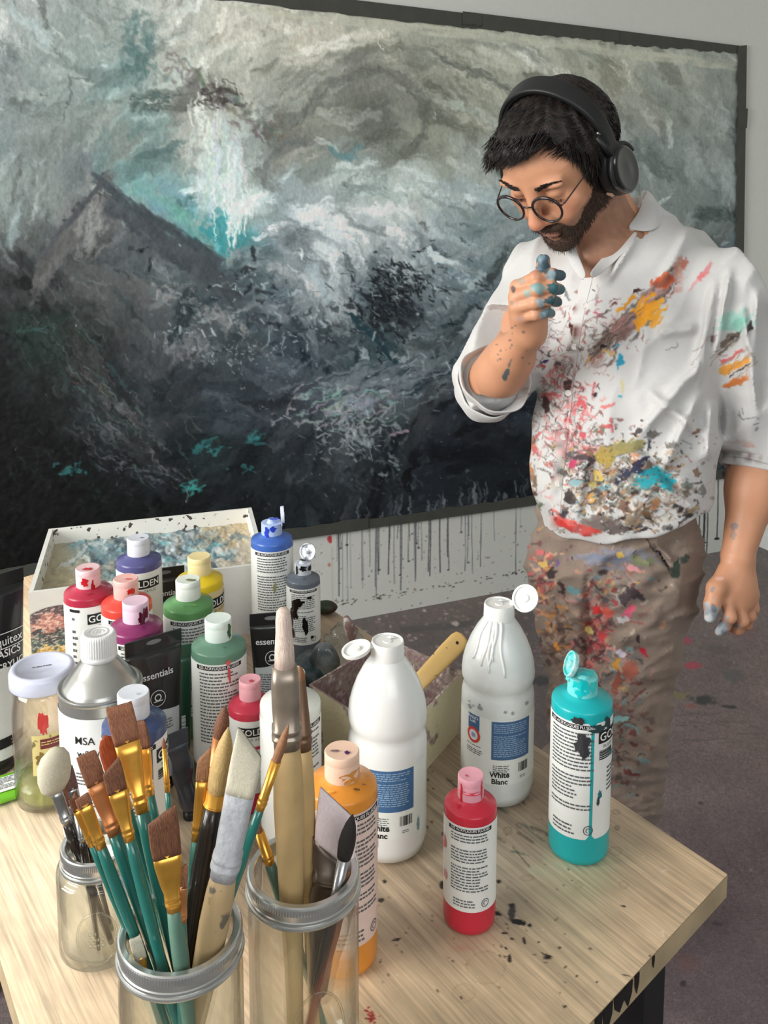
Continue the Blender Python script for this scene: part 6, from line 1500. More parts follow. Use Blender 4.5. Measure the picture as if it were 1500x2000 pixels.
def trunk():
    f = Field((.05, 1.36, .02), (.86, 1.98, 1.42), .008)
    f.cone(PX(1225, 540, 1.63), PX(1210, 900, 1.63), .105, .115, 0, flat=(TFw, .8)); f.ell(PX(1205, 1030, 1.63), (.13, .09, .1), TR, .03)
    f.cone(PX(1215, 480, 1.66), PX(1225, 560, 1.64), .06, .10, .03)
    f.cone(PX(1225, 520, 1.65), PX(1400, 545, 1.57), .055, .05, .03); f.cone(PX(1225, 520, 1.65), PX(1075, 545, 1.69), .055, .045, .03)
    f.cone(PX(1405, 550, 1.57), PX(1492, 872, 1.585), .045, .04, .02); f.cone(PX(1070, 550, 1.69), PX(985, 690, 1.66), .042, .04, .02)
    q1, q2 = PX(1222, 1400, 1.60), PX(1150, 1400, 1.66)
    for a, b, c in ((PX(1262, 1110, 1.61), q1, (q1[0] - .005, 1.66, .09)), (PX(1136, 1110, 1.67), q2, (q2[0] - .02, 1.74, .09))):
        f.cone(a, b, .062, .040, .03); f.cone(b, c, .040, .032, .02)
    P, Q = f.mesh(); return smooth_mesh(P, Q, 1), Q
parts_ = [skin_head(), right_arm(), left_arm(), trunk()]
PP, QQ, kk = [], [], 0
for P_, Q_ in parts_: PP.append(P_); QQ.append(Q_ + kk); kk += len(P_)
P = np.vstack(PP); Q = np.vstack(QQ)
px_, py_ = project(P)
# skin colour in his own space
n_ = noise3(P, 30, 3); n2 = noise3(P, 120, 5)
col = np.tile(np.array((208., 151., 117.)), (len(P), 1)) * (.95 + .1 * n_[:, None])
hl = (P - HC) / HS; hx, hf, hu = hl @ HL, hl @ HF, hl @ HU
nh = len(PP[0]); ishead = np.arange(len(P)) < nh
def soft(d, w): return np.clip(1 - d / w, 0, 1)
def tint(mask, c, a):
    global col
    m = (np.clip(mask, 0, 1) * a)[:, None]; col = col * (1 - m) + np.array(c, float) * m
tint(soft(np.sqrt(hx ** 2 + (hf - .118) ** 2 + (hu + .042) ** 2), .024) * ishead, (218, 128, 106), .55)      # nose tip
for s in (-1, 1): tint(soft(np.sqrt((hx - s * .042) ** 2 + (hf - .078) ** 2 + (hu + .035) ** 2), .03) * ishead, (220, 138, 112), .4)
tint(((np.abs(hx) < .021) & (hf > .09) & (hu < -.064) & (hu > -.082)) * ishead * 1.0, (168, 104, 90), .6)    # lips
# stubble on cheek and neck
beard = ishead * np.clip((-hu - .028 - .25 * np.clip(hf - .02, 0, 1)) / .014, 0, 1) * (hf > -.03)
tint(beard * (.35 + .65 * n2), (92, 66, 54), .62)
# paint on the hands and wrists: blue-grey, with paler smears
ra = (np.arange(len(P)) >= nh) & (np.arange(len(P)) < nh + len(PP[1])); la = (np.arange(len(P)) >= nh + len(PP[1])) & (np.arange(len(P)) < nh + len(PP[1]) + len(PP[2]))
def painted(mask, x, y, rx, ry, c, a=1.0, rag=.5, sd=1, ang=0.0):
    X, Y = px_ - x, py_ - y; q, w = math.cos(ang), math.sin(ang); u = (X * q + Y * w) / rx; v = (-X * w + Y * q) / ry
    d = np.sqrt(u * u + v * v) + rag * 1.9 * (fbm(px_ * .16, py_ * .16, sd, 3) - .5); tint(np.clip((1 - d) / .2, 0, 1) * mask, c, a)
for x, y, rx, ry, c, a in [(1060, 505, 17, 32, (86, 110, 122), 1), (1056, 500, 9, 16, (122, 146, 156), .8), (1066, 520, 8, 14, (62, 82, 94), .8), (1092, 538, 17, 14, (66, 94, 104), 1), (1076, 537, 10, 11, (150, 176, 184), .9), (1040, 534, 12, 8, (196, 132, 106), .5), (1088, 564, 24, 12, (60, 104, 112), 1), (1052, 564, 16, 11, (122, 170, 174), .85), (1030, 572, 9, 8, (120, 180, 178), .6), (1082, 588, 22, 11, (48, 82, 92), 1), (1056, 592, 9, 10, (162, 184, 194), .9), (1072, 611, 20, 12, (86, 118, 128), .95), (1060, 616, 8, 8, (170, 190, 198), .7),
        (1018, 548, 10, 7, (150, 150, 146), .6), (1002, 566, 5, 8, (70, 64, 66), .7), (1000, 592, 4, 6, (120, 110, 108), .5), (1014, 622, 8, 5, (180, 150, 150), .5), (988, 732, 6, 13, (76, 92, 98), .9), (996, 710, 3, 12, (86, 96, 100), .7)]:
    painted(ra * 1.0, x, y, rx, ry, c, a, .5, int(x), .35 if 700 < y < 740 else 0)
for i in range(20): painted(ra * 1.0, rg.uniform(960, 1040), rg.uniform(630, 720), rg.uniform(1.2, 4), rg.uniform(1, 3), (110, 96, 94), .7, .4, i)
for x, y, rx, ry, c, a in [(1388, 1197, 17, 24, (172, 180, 186), 1), (1384, 1208, 9, 10, (214, 218, 220), .9), (1394, 1188, 6, 8, (90, 96, 100), .6), (1408, 1228, 15, 17, (150, 162, 170), 1), (1403, 1232, 8, 8, (196, 206, 212), .8), (1418, 1212, 8, 12, (140, 140, 142), .6), (1404, 1130, 8, 5, (232, 190, 180), .7), (1391, 1150, 5, 7, (120, 120, 126), .7), (1434, 1028, 9, 8, (130, 124, 128), .7), (1432, 1045, 6, 10, (150, 132, 128), .6), (1440, 1222, 10, 8, (160, 160, 162), .5)]:
    painted(la * 1.0, x, y, rx, ry, c, a, .6, int(x))
base = np.array([.42, 1.68, 0])
m, N, L, b = newmat('skin')
a = N.new('ShaderNodeVertexColor'); a.layer_name = 'paint'; L.new(a.outputs[0], b.inputs['Base Color'])
b.inputs['Roughness'].default_value = .48; b.inputs['Subsurface Weight'].default_value = .12; b.inputs['Subsurface Radius'].default_value = (.02, .008, .004); b.inputs['Subsurface Scale'].default_value = .35
tc = N.new('ShaderNodeTexCoord'); nz = N.new('ShaderNodeTexNoise'); nz.inputs['Scale'].default_value = 420; L.new(tc.outputs['Object'], nz.inputs[0]); bp = N.new('ShaderNodeBump'); bp.inputs['Strength'].default_value = .18; bp.inputs['Distance'].default_value = .001; L.new(nz.outputs[0], bp.inputs['Height']); L.new(bp.outputs[0], b.inputs['Normal'])
person = big_mesh('person', P - base, Q, m, None, col); person.location = tuple(base)
tag(person, 'bearded man in paint-spattered white shirt and trousers, head bowed, hand raised', 'person')
def kid(name, P, Q, m, col=None, smooth=True):
    return big_mesh(name, P - base, Q, m, person, col, smooth)

# ---- beard: short, following the jaw ------------------------------------------
lo = H(0, .03, -.07) - .13; hi = H(0, .03, -.07) + .13
f = Field(lo, hi, .0018)
e = lambda l, fw, u, r, k=.012, op='add': f.ell(H(l, fw, u), np.array(r) * HS, HR, k, op)
e(0, .030, -.045, (.0575, .0615, .0615), 0); e(0, .058, -.080, (.040, .040, .038), .03); e(0, .083, -.105, (.0245, .021, .020), .022)
for s in (-1, 1): e(s * .051, .010, -.058, (.019, .039, .033), .02)
e(0, .0965, -.0605, (.028, .0140, .0088), .006)      # moustache
for s in (-1, 1): e(s * .026, .088, -.072, (.009, .011, .015), .006)
G = np.stack(np.meshgrid(*f.ax, indexing='ij'), -1).reshape(-1, 3); q = (G - HC) / HS; gx, gf, gu = q @ HL, q @ HF, q @ HU
gx = np.abs(gx)
line_ = -.054 + .45 * np.clip(gx - .030, 0, .05) + .55 * np.clip(.045 - gf, 0, .05) + .004 * noise3(G, 90, 2)       # top edge of the beard climbing to the ear
d = np.maximum(f.F.ravel(), (gu - line_) * HS)
d = np.maximum(d, (-.012 - gf) * HS)
mouth = np.sqrt((gx / .019) ** 2 + ((gu + .0735) / .0085) ** 2) ; d = np.maximum(d, np.where(gf > .06, (1 - mouth) * .008, -1))
chinpatch = np.sqrt((gx / .015) ** 2 + ((gu + .087) / .004) ** 2); d = np.maximum(d, np.where(gf > .06, (1 - chinpatch) * .002, -1))
d = d + (noise3(G, 260, 4) - .5) * .005
f.F = d.reshape(f.F.shape).astype(np.float32)
P, Q = f.mesh()
m_beard = mat('beard_hair', S(58, 43, 35), .8, col2=S(116, 86, 68), scale=500, thr=(.5, .7), bump=.8, bscale=600)
beard_o = kid('beard', P, Q, m_beard)
def strands(name, roots, dirs, lens, rads, m, curl=.3, seed=1, seg=4, droop=None):
    V, F = [], []; r = random.Random(seed)
    for p, d0, L_, w in zip(roots, dirs, lens, rads):
        d0 = unit(d0); p = np.array(p, float); b0 = len(V); bend = np.array([r.gauss(0, 1), r.gauss(0, 1), r.gauss(0, 1)]) * curl
        for k in range(seg + 1):
            q = k / seg; dd = unit(d0 + bend * q + (np.array(droop) * q if droop is not None else 0))
            s = unit(np.cross(dd, [.3, .5, .81])); t2 = np.cross(dd, s); ww = w * (1 - q ** 1.5) + w * .06
            for a_ in range(3): V.append(p + (s * math.cos(a_ * 2.094) + t2 * math.sin(a_ * 2.094)) * ww)
            p = p + dd * L_ / seg
        for k in range(seg):
            for a_ in range(3): F.append((b0 + k * 3 + a_, b0 + k * 3 + (a_ + 1) % 3, b0 + (k + 1) * 3 + (a_ + 1) % 3, b0 + (k + 1) * 3 + a_))
    return big_mesh(name, np.array(V) - base, np.array(F), m, person)
# beard bristle
idx = np.random.RandomState(3).choice(len(P), 5200); nrm = P[idx] - H(0, .02, -.045); q = (P[idx] - HC) / HS
keep = (q @ HF) > -.01
strands('beard_bristle', P[idx][keep], [unit(n_) * .6 + HF * .3 - HU * .9 for n_ in nrm[keep]], [rg.uniform(.004, .009) for _ in range(keep.sum())], [.00028] * keep.sum(), m_beard, .35, 4, 2)
# eyebrows
R_, D_, L_, W_ = [], [], [], []
for s in (-1, 1):
    for i in range(420):
        t_ = rg.random(); l = s * (.014 + .036 * t_); u = .0145 + .006 * math.sin(t_ * 2.4) + rg.gauss(0, .0016 * (1.2 - t_)); fw = .0985 - .016 * t_ ** 1.6 - abs(u - .016) * .3
        R_.append(H(l, fw, u)); D_.append(HL * s + HU * .25 + HF * .25); L_.append(rg.uniform(.006, .010)); W_.append(.0005)
strands('eyebrow', R_, D_, L_, W_, mat('brow_hair', S(40, 28, 24), .7), .2, 6, 3)
R_, D_, L_, W_ = [], [], [], []
for s in (-1, 1):
    for i in range(60):
        t_ = rg.uniform(-1, 1); R_.append(H(s * .031 + t_ * .0115, .0905 - .004 * t_ ** 2, -.0125 - .001 * t_ ** 2)); D_.append(HF * .9 - HU * .6 + HL * t_ * .5); L_.append(.006); W_.append(.00025)
strands('eyelashes', R_, D_, L_, W_, mat('lash_hair', S(26, 20, 18), .7), .1, 7, 3)

# ---- hair ----------------------------------------------------------------------
f = Field(HC - .19, HC + .19, .0022)
e(0, -.012, .022, (.080, .097, .078), 0)
e(0, .040, .054, (.058, .046, .036), .03)         # quiff
e(-.006, .070, .070, (.046, .022, .018), .02)
e(-.030, .072, .062, (.024, .018, .016), .015)
for s in (-1, 1): e(s * .060, .015, .012, (.022, .034, .040), .018); e(s * .070, -.014, -.02, (.010, .012, .028), .012)
e(0, -.075, -.02, (.055, .038, .050), .03)
G = np.stack(np.meshgrid(*f.ax, indexing='ij'), -1).reshape(-1, 3); q = (G - HC) / HS; gx, gf, gu = q @ HL, q @ HF, q @ HU
front = .070 + .10 * gx - 1.6 * np.clip(np.abs(gx) - .046, 0, .05) - np.clip(.046 - gf, 0, .1) * 1.1
d = np.maximum(f.F.ravel(), np.where(gf > 0, (front - gu) * HS * .8, -1))
ph = np.arctan2(gx, gf + .03 + gu * .4); grv = np.sin(ph * 34 + gu * 60 + noise3(G, 18, 5) * 9) * .0010
d = d + grv + (noise3(G, 40, 8) - .5) * .012
f.F = d.reshape(f.F.shape).astype(np.float32); P, Q = f.mesh(); P = smooth_mesh(P, Q, 1, .4)
m_hair = mat('dark_hair', S(22, 17, 15), .45, col2=S(58, 43, 35), scale=160, thr=(.5, .75), bump=.6, bscale=400)
kid('hair', P, Q, m_hair)
idx = np.random.RandomState(5).choice(len(P), 9000); R_, D_, L_, W_ = [], [], [], []
for p in P[idx]:
    q = (p - HC) / HS; lx, lf, lu = q @ HL, q @ HF, q @ HU; n_ = unit(p - HC)
    fl = HF * .8 - HL * .75 - HU * .1 if (lu > .035 and lf > -.05) else -HU * .9 + HF * .45
    fl = fl - n_ * (fl @ n_); R_.append(p - n_ * .002); D_.append(unit(fl) + n_ * (.10 if lf > 0 else .0)); L_.append(rg.uniform(.02, .036) if lf > 0 else rg.uniform(.008, .018)); W_.append(rg.uniform(.0004, .0010))
# fringe falling over the forehead
for i in range(560):
    t_ = rg.uniform(-1, 1); l = t_ * .050 + .002; fw = .090 - 5.0 * l * l + rg.uniform(-.008, .004); u = .080 + l * .12 + rg.uniform(-.006, .010)
    R_.append(H(l, fw - .012, u + .004)); D_.append(HF * .62 - HU * rg.uniform(.35, .9) - HL * rg.uniform(.35, .9)); L_.append(rg.uniform(.018, .034) * (.7 if l < -.03 else 1)); W_.append(rg.uniform(.0006, .0012))
for i in range(760):     # temple and sideburn wisps on the near side
    u = rg.uniform(-.03, .066); fw = .046 - (.05 - u) * .25 + rg.uniform(-.012, .006)
    R_.append(H(.064 + rg.uniform(-.004, .006), fw, u)); D_.append(HF * .45 - HU * .9 + HL * .05); L_.append(rg.uniform(.014, .03)); W_.append(rg.uniform(.0005, .001))
strands('hair_strands', R_, D_, L_, W_, m_hair, .28, 9, 5)

# ---- shirt -----------------------------------------------------------------------
f = Field((-.02 + .1, 1.34, .80), (.86, 1.98, 1.52), .0038)
f.ell(PX(1232, 620, 1.635), (.165, .112, .16), TR, 0)
f.ell(PX(1220, 800, 1.61), (.156, .112, .19), TR, .05)
f.ell(PX(1208, 930, 1.60), (.150, .116, .15), TR, .05)
f.cone(PX(1204, 960, 1.61), PX(1204, 1090, 1.62), .142, .140, .03, flat=(TFw, .78))
f.cone(PX(1222, 505, 1.665), PX(1412, 562, 1.56), .058, .060, .04); f.cone(PX(1218, 500, 1.67), PX(1082, 530, 1.71), .058, .055, .04)
f.ell(PX(1300, 535, 1.72), (.12, .06, .085), TR, .05)          # rounded upper back
f.cone(PX(1238, 425, 1.675), PX(1236, 540, 1.645), .066, .10, .03)
f.cone(PX(1420, 570, 1.565), PX(1460, 720, 1.57), .066, .062, .03); f.cone(PX(1462, 715, 1.57), PX(1492, 905, 1.585), .063, .062, .02)
f.ell(PX(1075, 560, 1.70), (.055, .055, .07), None, .03)
f.cone(PX(1065, 545, 1.70), PX(950, 745, 1.615), .060, .056, .03)
f.cone(PX(1062, 640, 1.68), PX(1000, 760, 1.64), .035, .03, .03)
X = np.stack(np.meshgrid(*f.ax, indexing='ij'), -1).reshape(-1, 3)
near = np.abs(f.F.ravel()) < .03
G = X[near]; gpx, gpy = project(G)
# folds: ridged noise sheared along the pull of the cloth
tl = (G - PX(1210, 800, 1.6)) @ TL; tz = G[:, 2]
def ridge(a, b, sd): return (1 - np.abs(2 * fbm(a, b, sd, 2) - 1)) ** 2.2
fold = .0045 * ridge(tl * 7 + tz * 4, tz * 3.2 - tl * 4, 4) + .0035 * ridge(tl * 12 - tz * 9, tz * 5 + tl * 3, 9) + .0022 * ridge(tl * 22, tz * 8, 14) - .0042
def crease(x0, y0, x1, y1, w, amp):
    d = np.array([x1 - x0, y1 - y0], float); L_ = np.hypot(*d); d /= L_
    u = (gpx - x0) * d[0] + (gpy - y0) * d[1]; v = -(gpx - x0) * d[1] + (gpy - y0) * d[0]
    return amp * np.exp(-(v / w) ** 2) * np.clip(u / L_ * 5, 0, 1) * np.clip((1 - u / L_) * 5, 0, 1)
for c_ in [(1400, 540, 1355, 760, 9, .007), (1428, 520, 1395, 700, 7, .006), (1375, 700, 1240, 860, 11, .006), (1370, 760, 1290, 930, 10, .006), (1385, 860, 1260, 760, 9, .005), (1390, 780, 1380, 900, 10, .006), (1080, 560, 1000, 700, 8, .006), (1050, 520, 960, 700, 7, .005), (1480, 560, 1470, 760, 9, .006), (1450, 590, 1480, 820, 8, .006), (1350, 440, 1290, 560, 10, .004), (1250, 450, 1180, 560, 7, .004), (1150, 870, 1120, 1040, 9, .004), (1290, 950, 1370, 1000, 9, .005), (1240, 860, 1330, 960, 9, -.004), (1280, 650, 1370, 640, 12, .005), (1010, 610, 985, 700, 6, .005)]:
    fold = fold + crease(*c_)
F_ = f.F.ravel(); F_[near] -= (fold * 2.9).astype(np.float32)
# openings: hem, cuffs, V neck
hx_, hy_ = project(X); hem = np.interp(hx_, [1030, 1060, 1110, 1190, 1280, 1335, 1375], [1022, 1040, 1054, 1062, 1048, 1030, 1000]) + 2.5 * np.sin(hx_ * .06)
F_[:] = np.where(X[:, 0] < PX(1405, 1000, 1.56)[0], np.maximum(F_, (hy_ - hem) * .0008), F_)
f.F = F_.reshape(f.n)
E, W = RHp['elbow'], RHp['wrist']
# cut the sleeve ends and the neck opening
Xl = X
def cutsphere(c, r): f.ell(c, r, None, 0, 'cut')
cut_dir = unit(W - E)
d = (Xl - (E + cut_dir * .022)) @ cut_dir; loc = np.linalg.norm(Xl - E, axis=1) < .14
F_ = f.F.ravel(); F_ = np.where(loc & (Xl[:, 0] < PX(1030, 700, 1.6)[0]), np.maximum(F_, d), F_)
lc = unit(PX(1441, 1082, 1.525) - PX(1490, 872, 1.585)); d = (Xl - PX(1487, 905, 1.585)) @ lc; loc = Xl[:, 0] > PX(1392, 900, 1.58)[0]
F_ = np.where(loc & (Xl[:, 2] < PX(1400, 800, 1.58)[2]), np.maximum(F_, d), F_)
# V neck wedge following the open placket
A, Bn = PX(1146, 532, 1.48), PX(1240, 392, 1.62)
xx, yy = project(X)
right = np.interp(yy, [300, 372, 440, 532], [1262, 1262, 1234, 1147]); left = np.interp(yy, [380, 480, 532], [1090, 1124, 1145])
dv = np.minimum(np.minimum(xx - left, right - xx) * .0008, (534 - yy) * .0008)
front_ = (X - PX(1225, 470, 1.70)) @ TFw > -.0
F_ = np.where(front_ & (yy < 545), np.maximum(F_, dv), F_)
sil = np.interp(xx, [1090, 1250, 1262, 1296, 1340, 1400, 1445, 1480, 1500, 1530], [384, 384, 370, 408, 434, 460, 486, 526, 566, 640])
F_ = np.where(xx > 1090, np.maximum(F_, (sil - yy) * .0008), F_)
f.F = F_.reshape(f.n).astype(np.float32)
P, Q = f.mesh(); P = smooth_mesh(P, Q, 2, .35); P0s, Q0s = P, Q; P, Q = split_quads(P, Q); P = smooth_mesh(P, Q, 1, .4)
sx, sy = project(P)
sh = Sheet(870, 360, 1510, 1720, 1.1, (206, 205, 203))
sh.A[:] = (np.array((206, 205, 203)) * (.985 + .03 * fbm(sh.X * .03, sh.Y * .03, 2, 3))[..., None])
def B2(x, y, rx, ry, a, c, al=.92, rag=.55, soft=.12, fq=.14): sh.blob(x, y, rx, ry, a, c, al, rag, soft, rg.randrange(9999), fq)
def ST(x, y, L, w, a, c, al=.85, dry=.35, b=0.0): sh.stroke(x, y, L, w, a, c, al, dry, b, rg.randrange(9999))
def curl_(x, y, L, w, c, al=.85):
    a = rg.uniform(0, 6.28); b = rg.uniform(-.09, .09); pts = [(x, y)]
    for k in range(7): a += b * 3; pts.append((pts[-1][0] + math.cos(a) * L / 7, pts[-1][1] + math.sin(a) * L / 7 * 1.1))
    sh.line(pts, w, c, al)
PAL = [(74, 58, 56), (112, 62, 58), (150, 108, 104), (96, 90, 84), (176, 120, 122), (60, 48, 46), (128, 70, 66), (140, 128, 118), (186, 96, 96), (104, 110, 112), (196, 150, 150), (84, 66, 62)]
# chest: thin scribbled flecks
for i in range(300):
    x, y = rg.choice([(rg.gauss(1105, 34), rg.gauss(690, 56)), (rg.gauss(1095, 34), rg.gauss(800, 60)), (rg.gauss(1190, 40), rg.gauss(640, 30)), (rg.gauss(1120, 44), rg.gauss(880, 50))])
    c = rg.choice(PAL)
    if rg.random() < .55: curl_(x, y, rg.uniform(10, 34), rg.uniform(1.2, 3), c, rg.uniform(.45, .9))
    else: ST(x, y, rg.uniform(8, 30), rg.uniform(2.5, 7), rg.choice([.9, 1.3, 2.2, -.5]) + rg.gauss(0, .3), c, rg.uniform(.4, .85), .4)
for i in range(70): ST(rg.gauss(1110, 40), rg.gauss(830, 60), rg.uniform(12, 34), rg.uniform(4, 9), rg.choice([.3, -.5, 1.8]) + rg.gauss(0, .3), rg.choice([(204, 90, 92), (214, 120, 118), (190, 70, 76), (220, 150, 148)]), rg.uniform(.5, .9))
# long diagonal swipe up to the shoulder
for i in range(190):
    t_ = rg.random(); x = 1160 + t_ * 160; y = 690 - t_ * 148 + rg.gauss(0, 15)
    ST(x, y, rg.uniform(20, 60), rg.uniform(2, 7), -.74 + rg.gauss(0, .16), rg.choice([(112, 104, 98), (84, 70, 64), (150, 134, 124), (176, 120, 110), (92, 84, 80), (140, 110, 104), (200, 150, 144), (66, 54, 52)]), rg.uniform(.4, .85), .4)
for i in range(26): ST(1262 + rg.gauss(0, 17), 608 + rg.gauss(0, 14), rg.uniform(16, 44), rg.uniform(5, 10), -.82 + rg.gauss(0, .1), rg.choice([(234, 156, 40), (240, 170, 60), (228, 148, 36)]), .95, .2)
B2(1252, 632, 13, 11, -.4, (236, 160, 46)); B2(1268, 612, 22, 8, -.8, (238, 164, 50)); B2(1284, 592, 14, 6, -.9, (240, 172, 60))
B2(1294, 548, 21, 12, -.35, (198, 92, 58)); ST(1298, 550, 44, 18, -.35, (190, 84, 52), .95, .1); B2(1331, 520, 14, 17, .3, (196, 136, 116), .75); B2(1338, 512, 8, 10, .2, (180, 104, 84), .7); ST(1328, 540, 40, 10, 1.5, (206, 160, 146), .6); ST(1365, 548, 60, 9, -.75, (222, 142, 140), .6); ST(1378, 530, 46, 12, -.95, (214, 104, 108), .7, .4); ST(1280, 560, 70, 12, -.6, (120, 88, 80), .6)
B2(1243, 570, 9, 6, -.3, (58, 34, 32)); B2(1200, 596, 5, 3, 0, (96, 40, 44)); ST(1172, 588, 18, 4, -.2, (196, 100, 110), .9, .2); ST(1168, 614, 20, 5, .1, (190, 84, 106), .9, .2)
B2(1121, 644, 9, 10, 0, (92, 56, 44)); B2(1117, 640, 4, 5, 0, (50, 30, 24)); B2(1181, 680, 8, 5, 0, (44, 36, 34)); ST(1190, 690, 26, 7, .2, (206, 176, 110), .9); B2(1114, 750, 9, 12, .3, (60, 46, 44)); B2(1067, 706, 6, 5, -.3, (52, 34, 88)); B2(1210, 700, 6, 16, .05, (38, 150, 182)); ST(1207, 676, 20, 6, -.4, (70, 150, 176), .9); ST(1205, 712, 28, 4, 1.5, (40, 140, 176), .9); B2(1212, 775, 7, 4, 0, (70, 168, 186)); ST(1214, 752, 30, 7, 1.3, (210, 190, 110), .6); B2(1152, 700, 4, 8, .2, (226, 160, 70)); B2(1050, 760, 6, 10, 0, (150, 180, 160), .6); B2(1028, 750, 4, 9, .3, (44, 34, 34)); ST(1066, 690, 30, 3, .5, (60, 40, 44), .9, .1); B2(1070, 775, 12, 7, -.5, (190, 96, 96)); B2(1138, 790, 14, 7, .6, (212, 96, 100)); B2(1068, 790, 8, 14, .3, (64, 44, 44)); B2(1165, 769, 7, 3, 0, (46, 40, 44)); B2(1171, 840, 9, 9, .3, (120, 116, 96)); B2(1140, 850, 8, 9, 0, (206, 90, 100))
# left edge of the shirt front
for i in range(90): ST(1034 + rg.gauss(0, 5), rg.uniform(800, 1030), rg.uniform(8, 30), rg.uniform(3, 7), 1.5 + rg.gauss(0, .3), rg.choice([(190, 110, 74), (206, 150, 90), (110, 84, 70), (90, 70, 60), (150, 120, 100), (120, 110, 84)]), .7)
# belly: thick crust of every colour
for i in range(620):
    x = rg.gauss(1225, 62); y = rg.gauss(960, 42); 
    if x < 1062 or y > 1042: continue
    c = rg.choice([(96, 90, 84), (126, 112, 96), (60, 52, 50), (150, 140, 128), (176, 150, 110), (110, 128, 124), (84, 80, 76), (196, 186, 170), (130, 96, 76), (160, 178, 176), (176, 120, 84), (220, 216, 208), (44, 40, 42)])
    if rg.random() < .5: B2(x, y, rg.uniform(2, 11), rg.uniform(2, 7), rg.uniform(-1, 1), c, rg.uniform(.5, .95), .7)
    else: ST(x, y, rg.uniform(8, 34), rg.uniform(3, 9), rg.uniform(-1, .8), c, rg.uniform(.4, .9))
for i in range(90): curl_(1130 + rg.gauss(0, 40), 890 + rg.gauss(0, 36), rg.uniform(8, 26), rg.uniform(1.2, 2.6), rg.choice(PAL), .7)
for x, y, rx, ry, a, c in [(1182, 892, 20, 22, .3, (176, 150, 72)), (1200, 878, 30, 12, -.2, (168, 148, 84)), (1230, 872, 26, 13, 0, (150, 142, 92)), (1240, 890, 10, 8, 0, (214, 160, 130)), (1276, 928, 32, 16, .1, (36, 168, 184)), (1300, 944, 20, 14, .6, (34, 160, 176)), (1262, 942, 20, 12, -.4, (50, 176, 190)), (1300, 925, 12, 8, 0, (60, 180, 190)), (1232, 920, 26, 10, -.3, (50, 52, 76)), (1252, 900, 18, 7, -.6, (46, 44, 66)), (1215, 935, 18, 9, 0, (60, 62, 78)),
        (1158, 945, 12, 8, 0, (196, 176, 90)), (1170, 930, 9, 7, 0, (226, 196, 110)), (1158, 970, 8, 10, 0, (226, 176, 100)), (1120, 944, 14, 9, .2, (140, 176, 182)), (1180, 950, 13, 8, 0, (110, 158, 168)), (1112, 968, 12, 14, .2, (66, 60, 58)), (1105, 1000, 10, 10, 0, (60, 58, 60)), (1168, 1020, 34, 16, .1, (124, 110, 104)), (1200, 1030, 26, 14, -.1, (100, 90, 88)), (1240, 1015, 18, 14, 0, (150, 130, 112)), (1262, 1000, 14, 9, 0, (120, 88, 60)), (1218, 990, 14, 12, 0, (130, 96, 80)), (1140, 898, 22, 7, .1, (74, 64, 68)), (1112, 890, 12, 6, -.1, (92, 80, 84)), (1120, 905, 6, 8, 0, (190, 60, 100)), (1265, 870, 5, 12, 0, (52, 60, 70)), (1270, 850, 12, 9, .3, (110, 108, 104)), (1310, 870, 12, 8, .5, (120, 116, 112)), (1256, 1036, 12, 4, -.3, (56, 50, 50)), (1370, 955, 6, 10, 0, (130, 126, 124)), (1043, 940, 5, 12, 0, (120, 100, 80)), (1046, 990, 12, 10, 0, (90, 100, 76)), (1040, 966, 6, 5, 0, (70, 46, 40)), (1360, 985, 4, 8, .3, (110, 100, 98)), (1248, 975, 16, 8, 0, (196, 200, 204)), (1204, 1004, 16, 6, 0, (206, 206, 204))]:
    B2(x, y, rx, ry, a, c, .92, .6, .16)
for i in range(26): t_ = rg.random(); ST(1082 + t_ * 80, 1010 + t_ * 30 + rg.gauss(0, 5), rg.uniform(16, 44), rg.uniform(6, 13), .42 + rg.gauss(0, .1), rg.choice([(206, 70, 60), (220, 96, 90), (196, 56, 50)]), .85, .35)
# faint specks everywhere and the sleeve patches
for i in range(240): B2(rg.uniform(1050, 1400), rg.uniform(820, 1030), rg.uniform(1, 3.5), rg.uniform(1, 3), 0, rg.choice(PAL), rg.uniform(.3, .8), .4)
for i in range(24): ST(1435 + rg.gauss(0, 14), 632 + rg.gauss(0, 8), rg.uniform(16, 34), 10, -.35 + rg.gauss(0, .2), (150, 200, 186), .6, .4)
B2(1444, 630, 16, 10, -.5, (136, 196, 178), .8); B2(1422, 662, 24, 7, -.7, (116, 104, 92)); B2(1436, 655, 12, 5, -.6, (74, 66, 60)); ST(1424, 675, 60, 7, -.7, (96, 84, 76), .8); B2(1464, 640, 4, 10, .2, (66, 56, 62)); B2(1396, 660, 5, 9, .6, (120, 90, 90), .7); ST(1430, 694, 50, 8, -.5, (206, 92, 90), .9, .2); B2(1424, 718, 20, 10, -.45, (232, 160, 70)); ST(1440, 712, 50, 15, -.45, (234, 158, 62), .95, .1); ST(1444, 722, 56, 3, -.55, (60, 46, 36), .9, .1); B2(1432, 748, 20, 9, -.25, (206, 122, 66)); ST(1440, 744, 50, 14, -.3, (204, 120, 64), .95, .1); ST(1455, 700, 50, 5, -.6, (160, 140, 120), .6); ST(1465, 690, 40, 6, 1.2, (130, 120, 104), .5)
for i in range(20): ST(1425 + rg.gauss(0, 24), 690 + rg.gauss(0, 34), rg.uniform(12, 40), 3, -.6 + rg.gauss(0, .2), (150, 130, 116), .6)
for pts in ([(1440, 800), (1450, 815), (1462, 816), (1484, 818)], [(1448, 796), (1454, 806)], [(1470, 832), (1480, 830)], [(1474, 840), (1478, 838)]): sh.line(pts, 2.2, (110, 112, 116), .7)
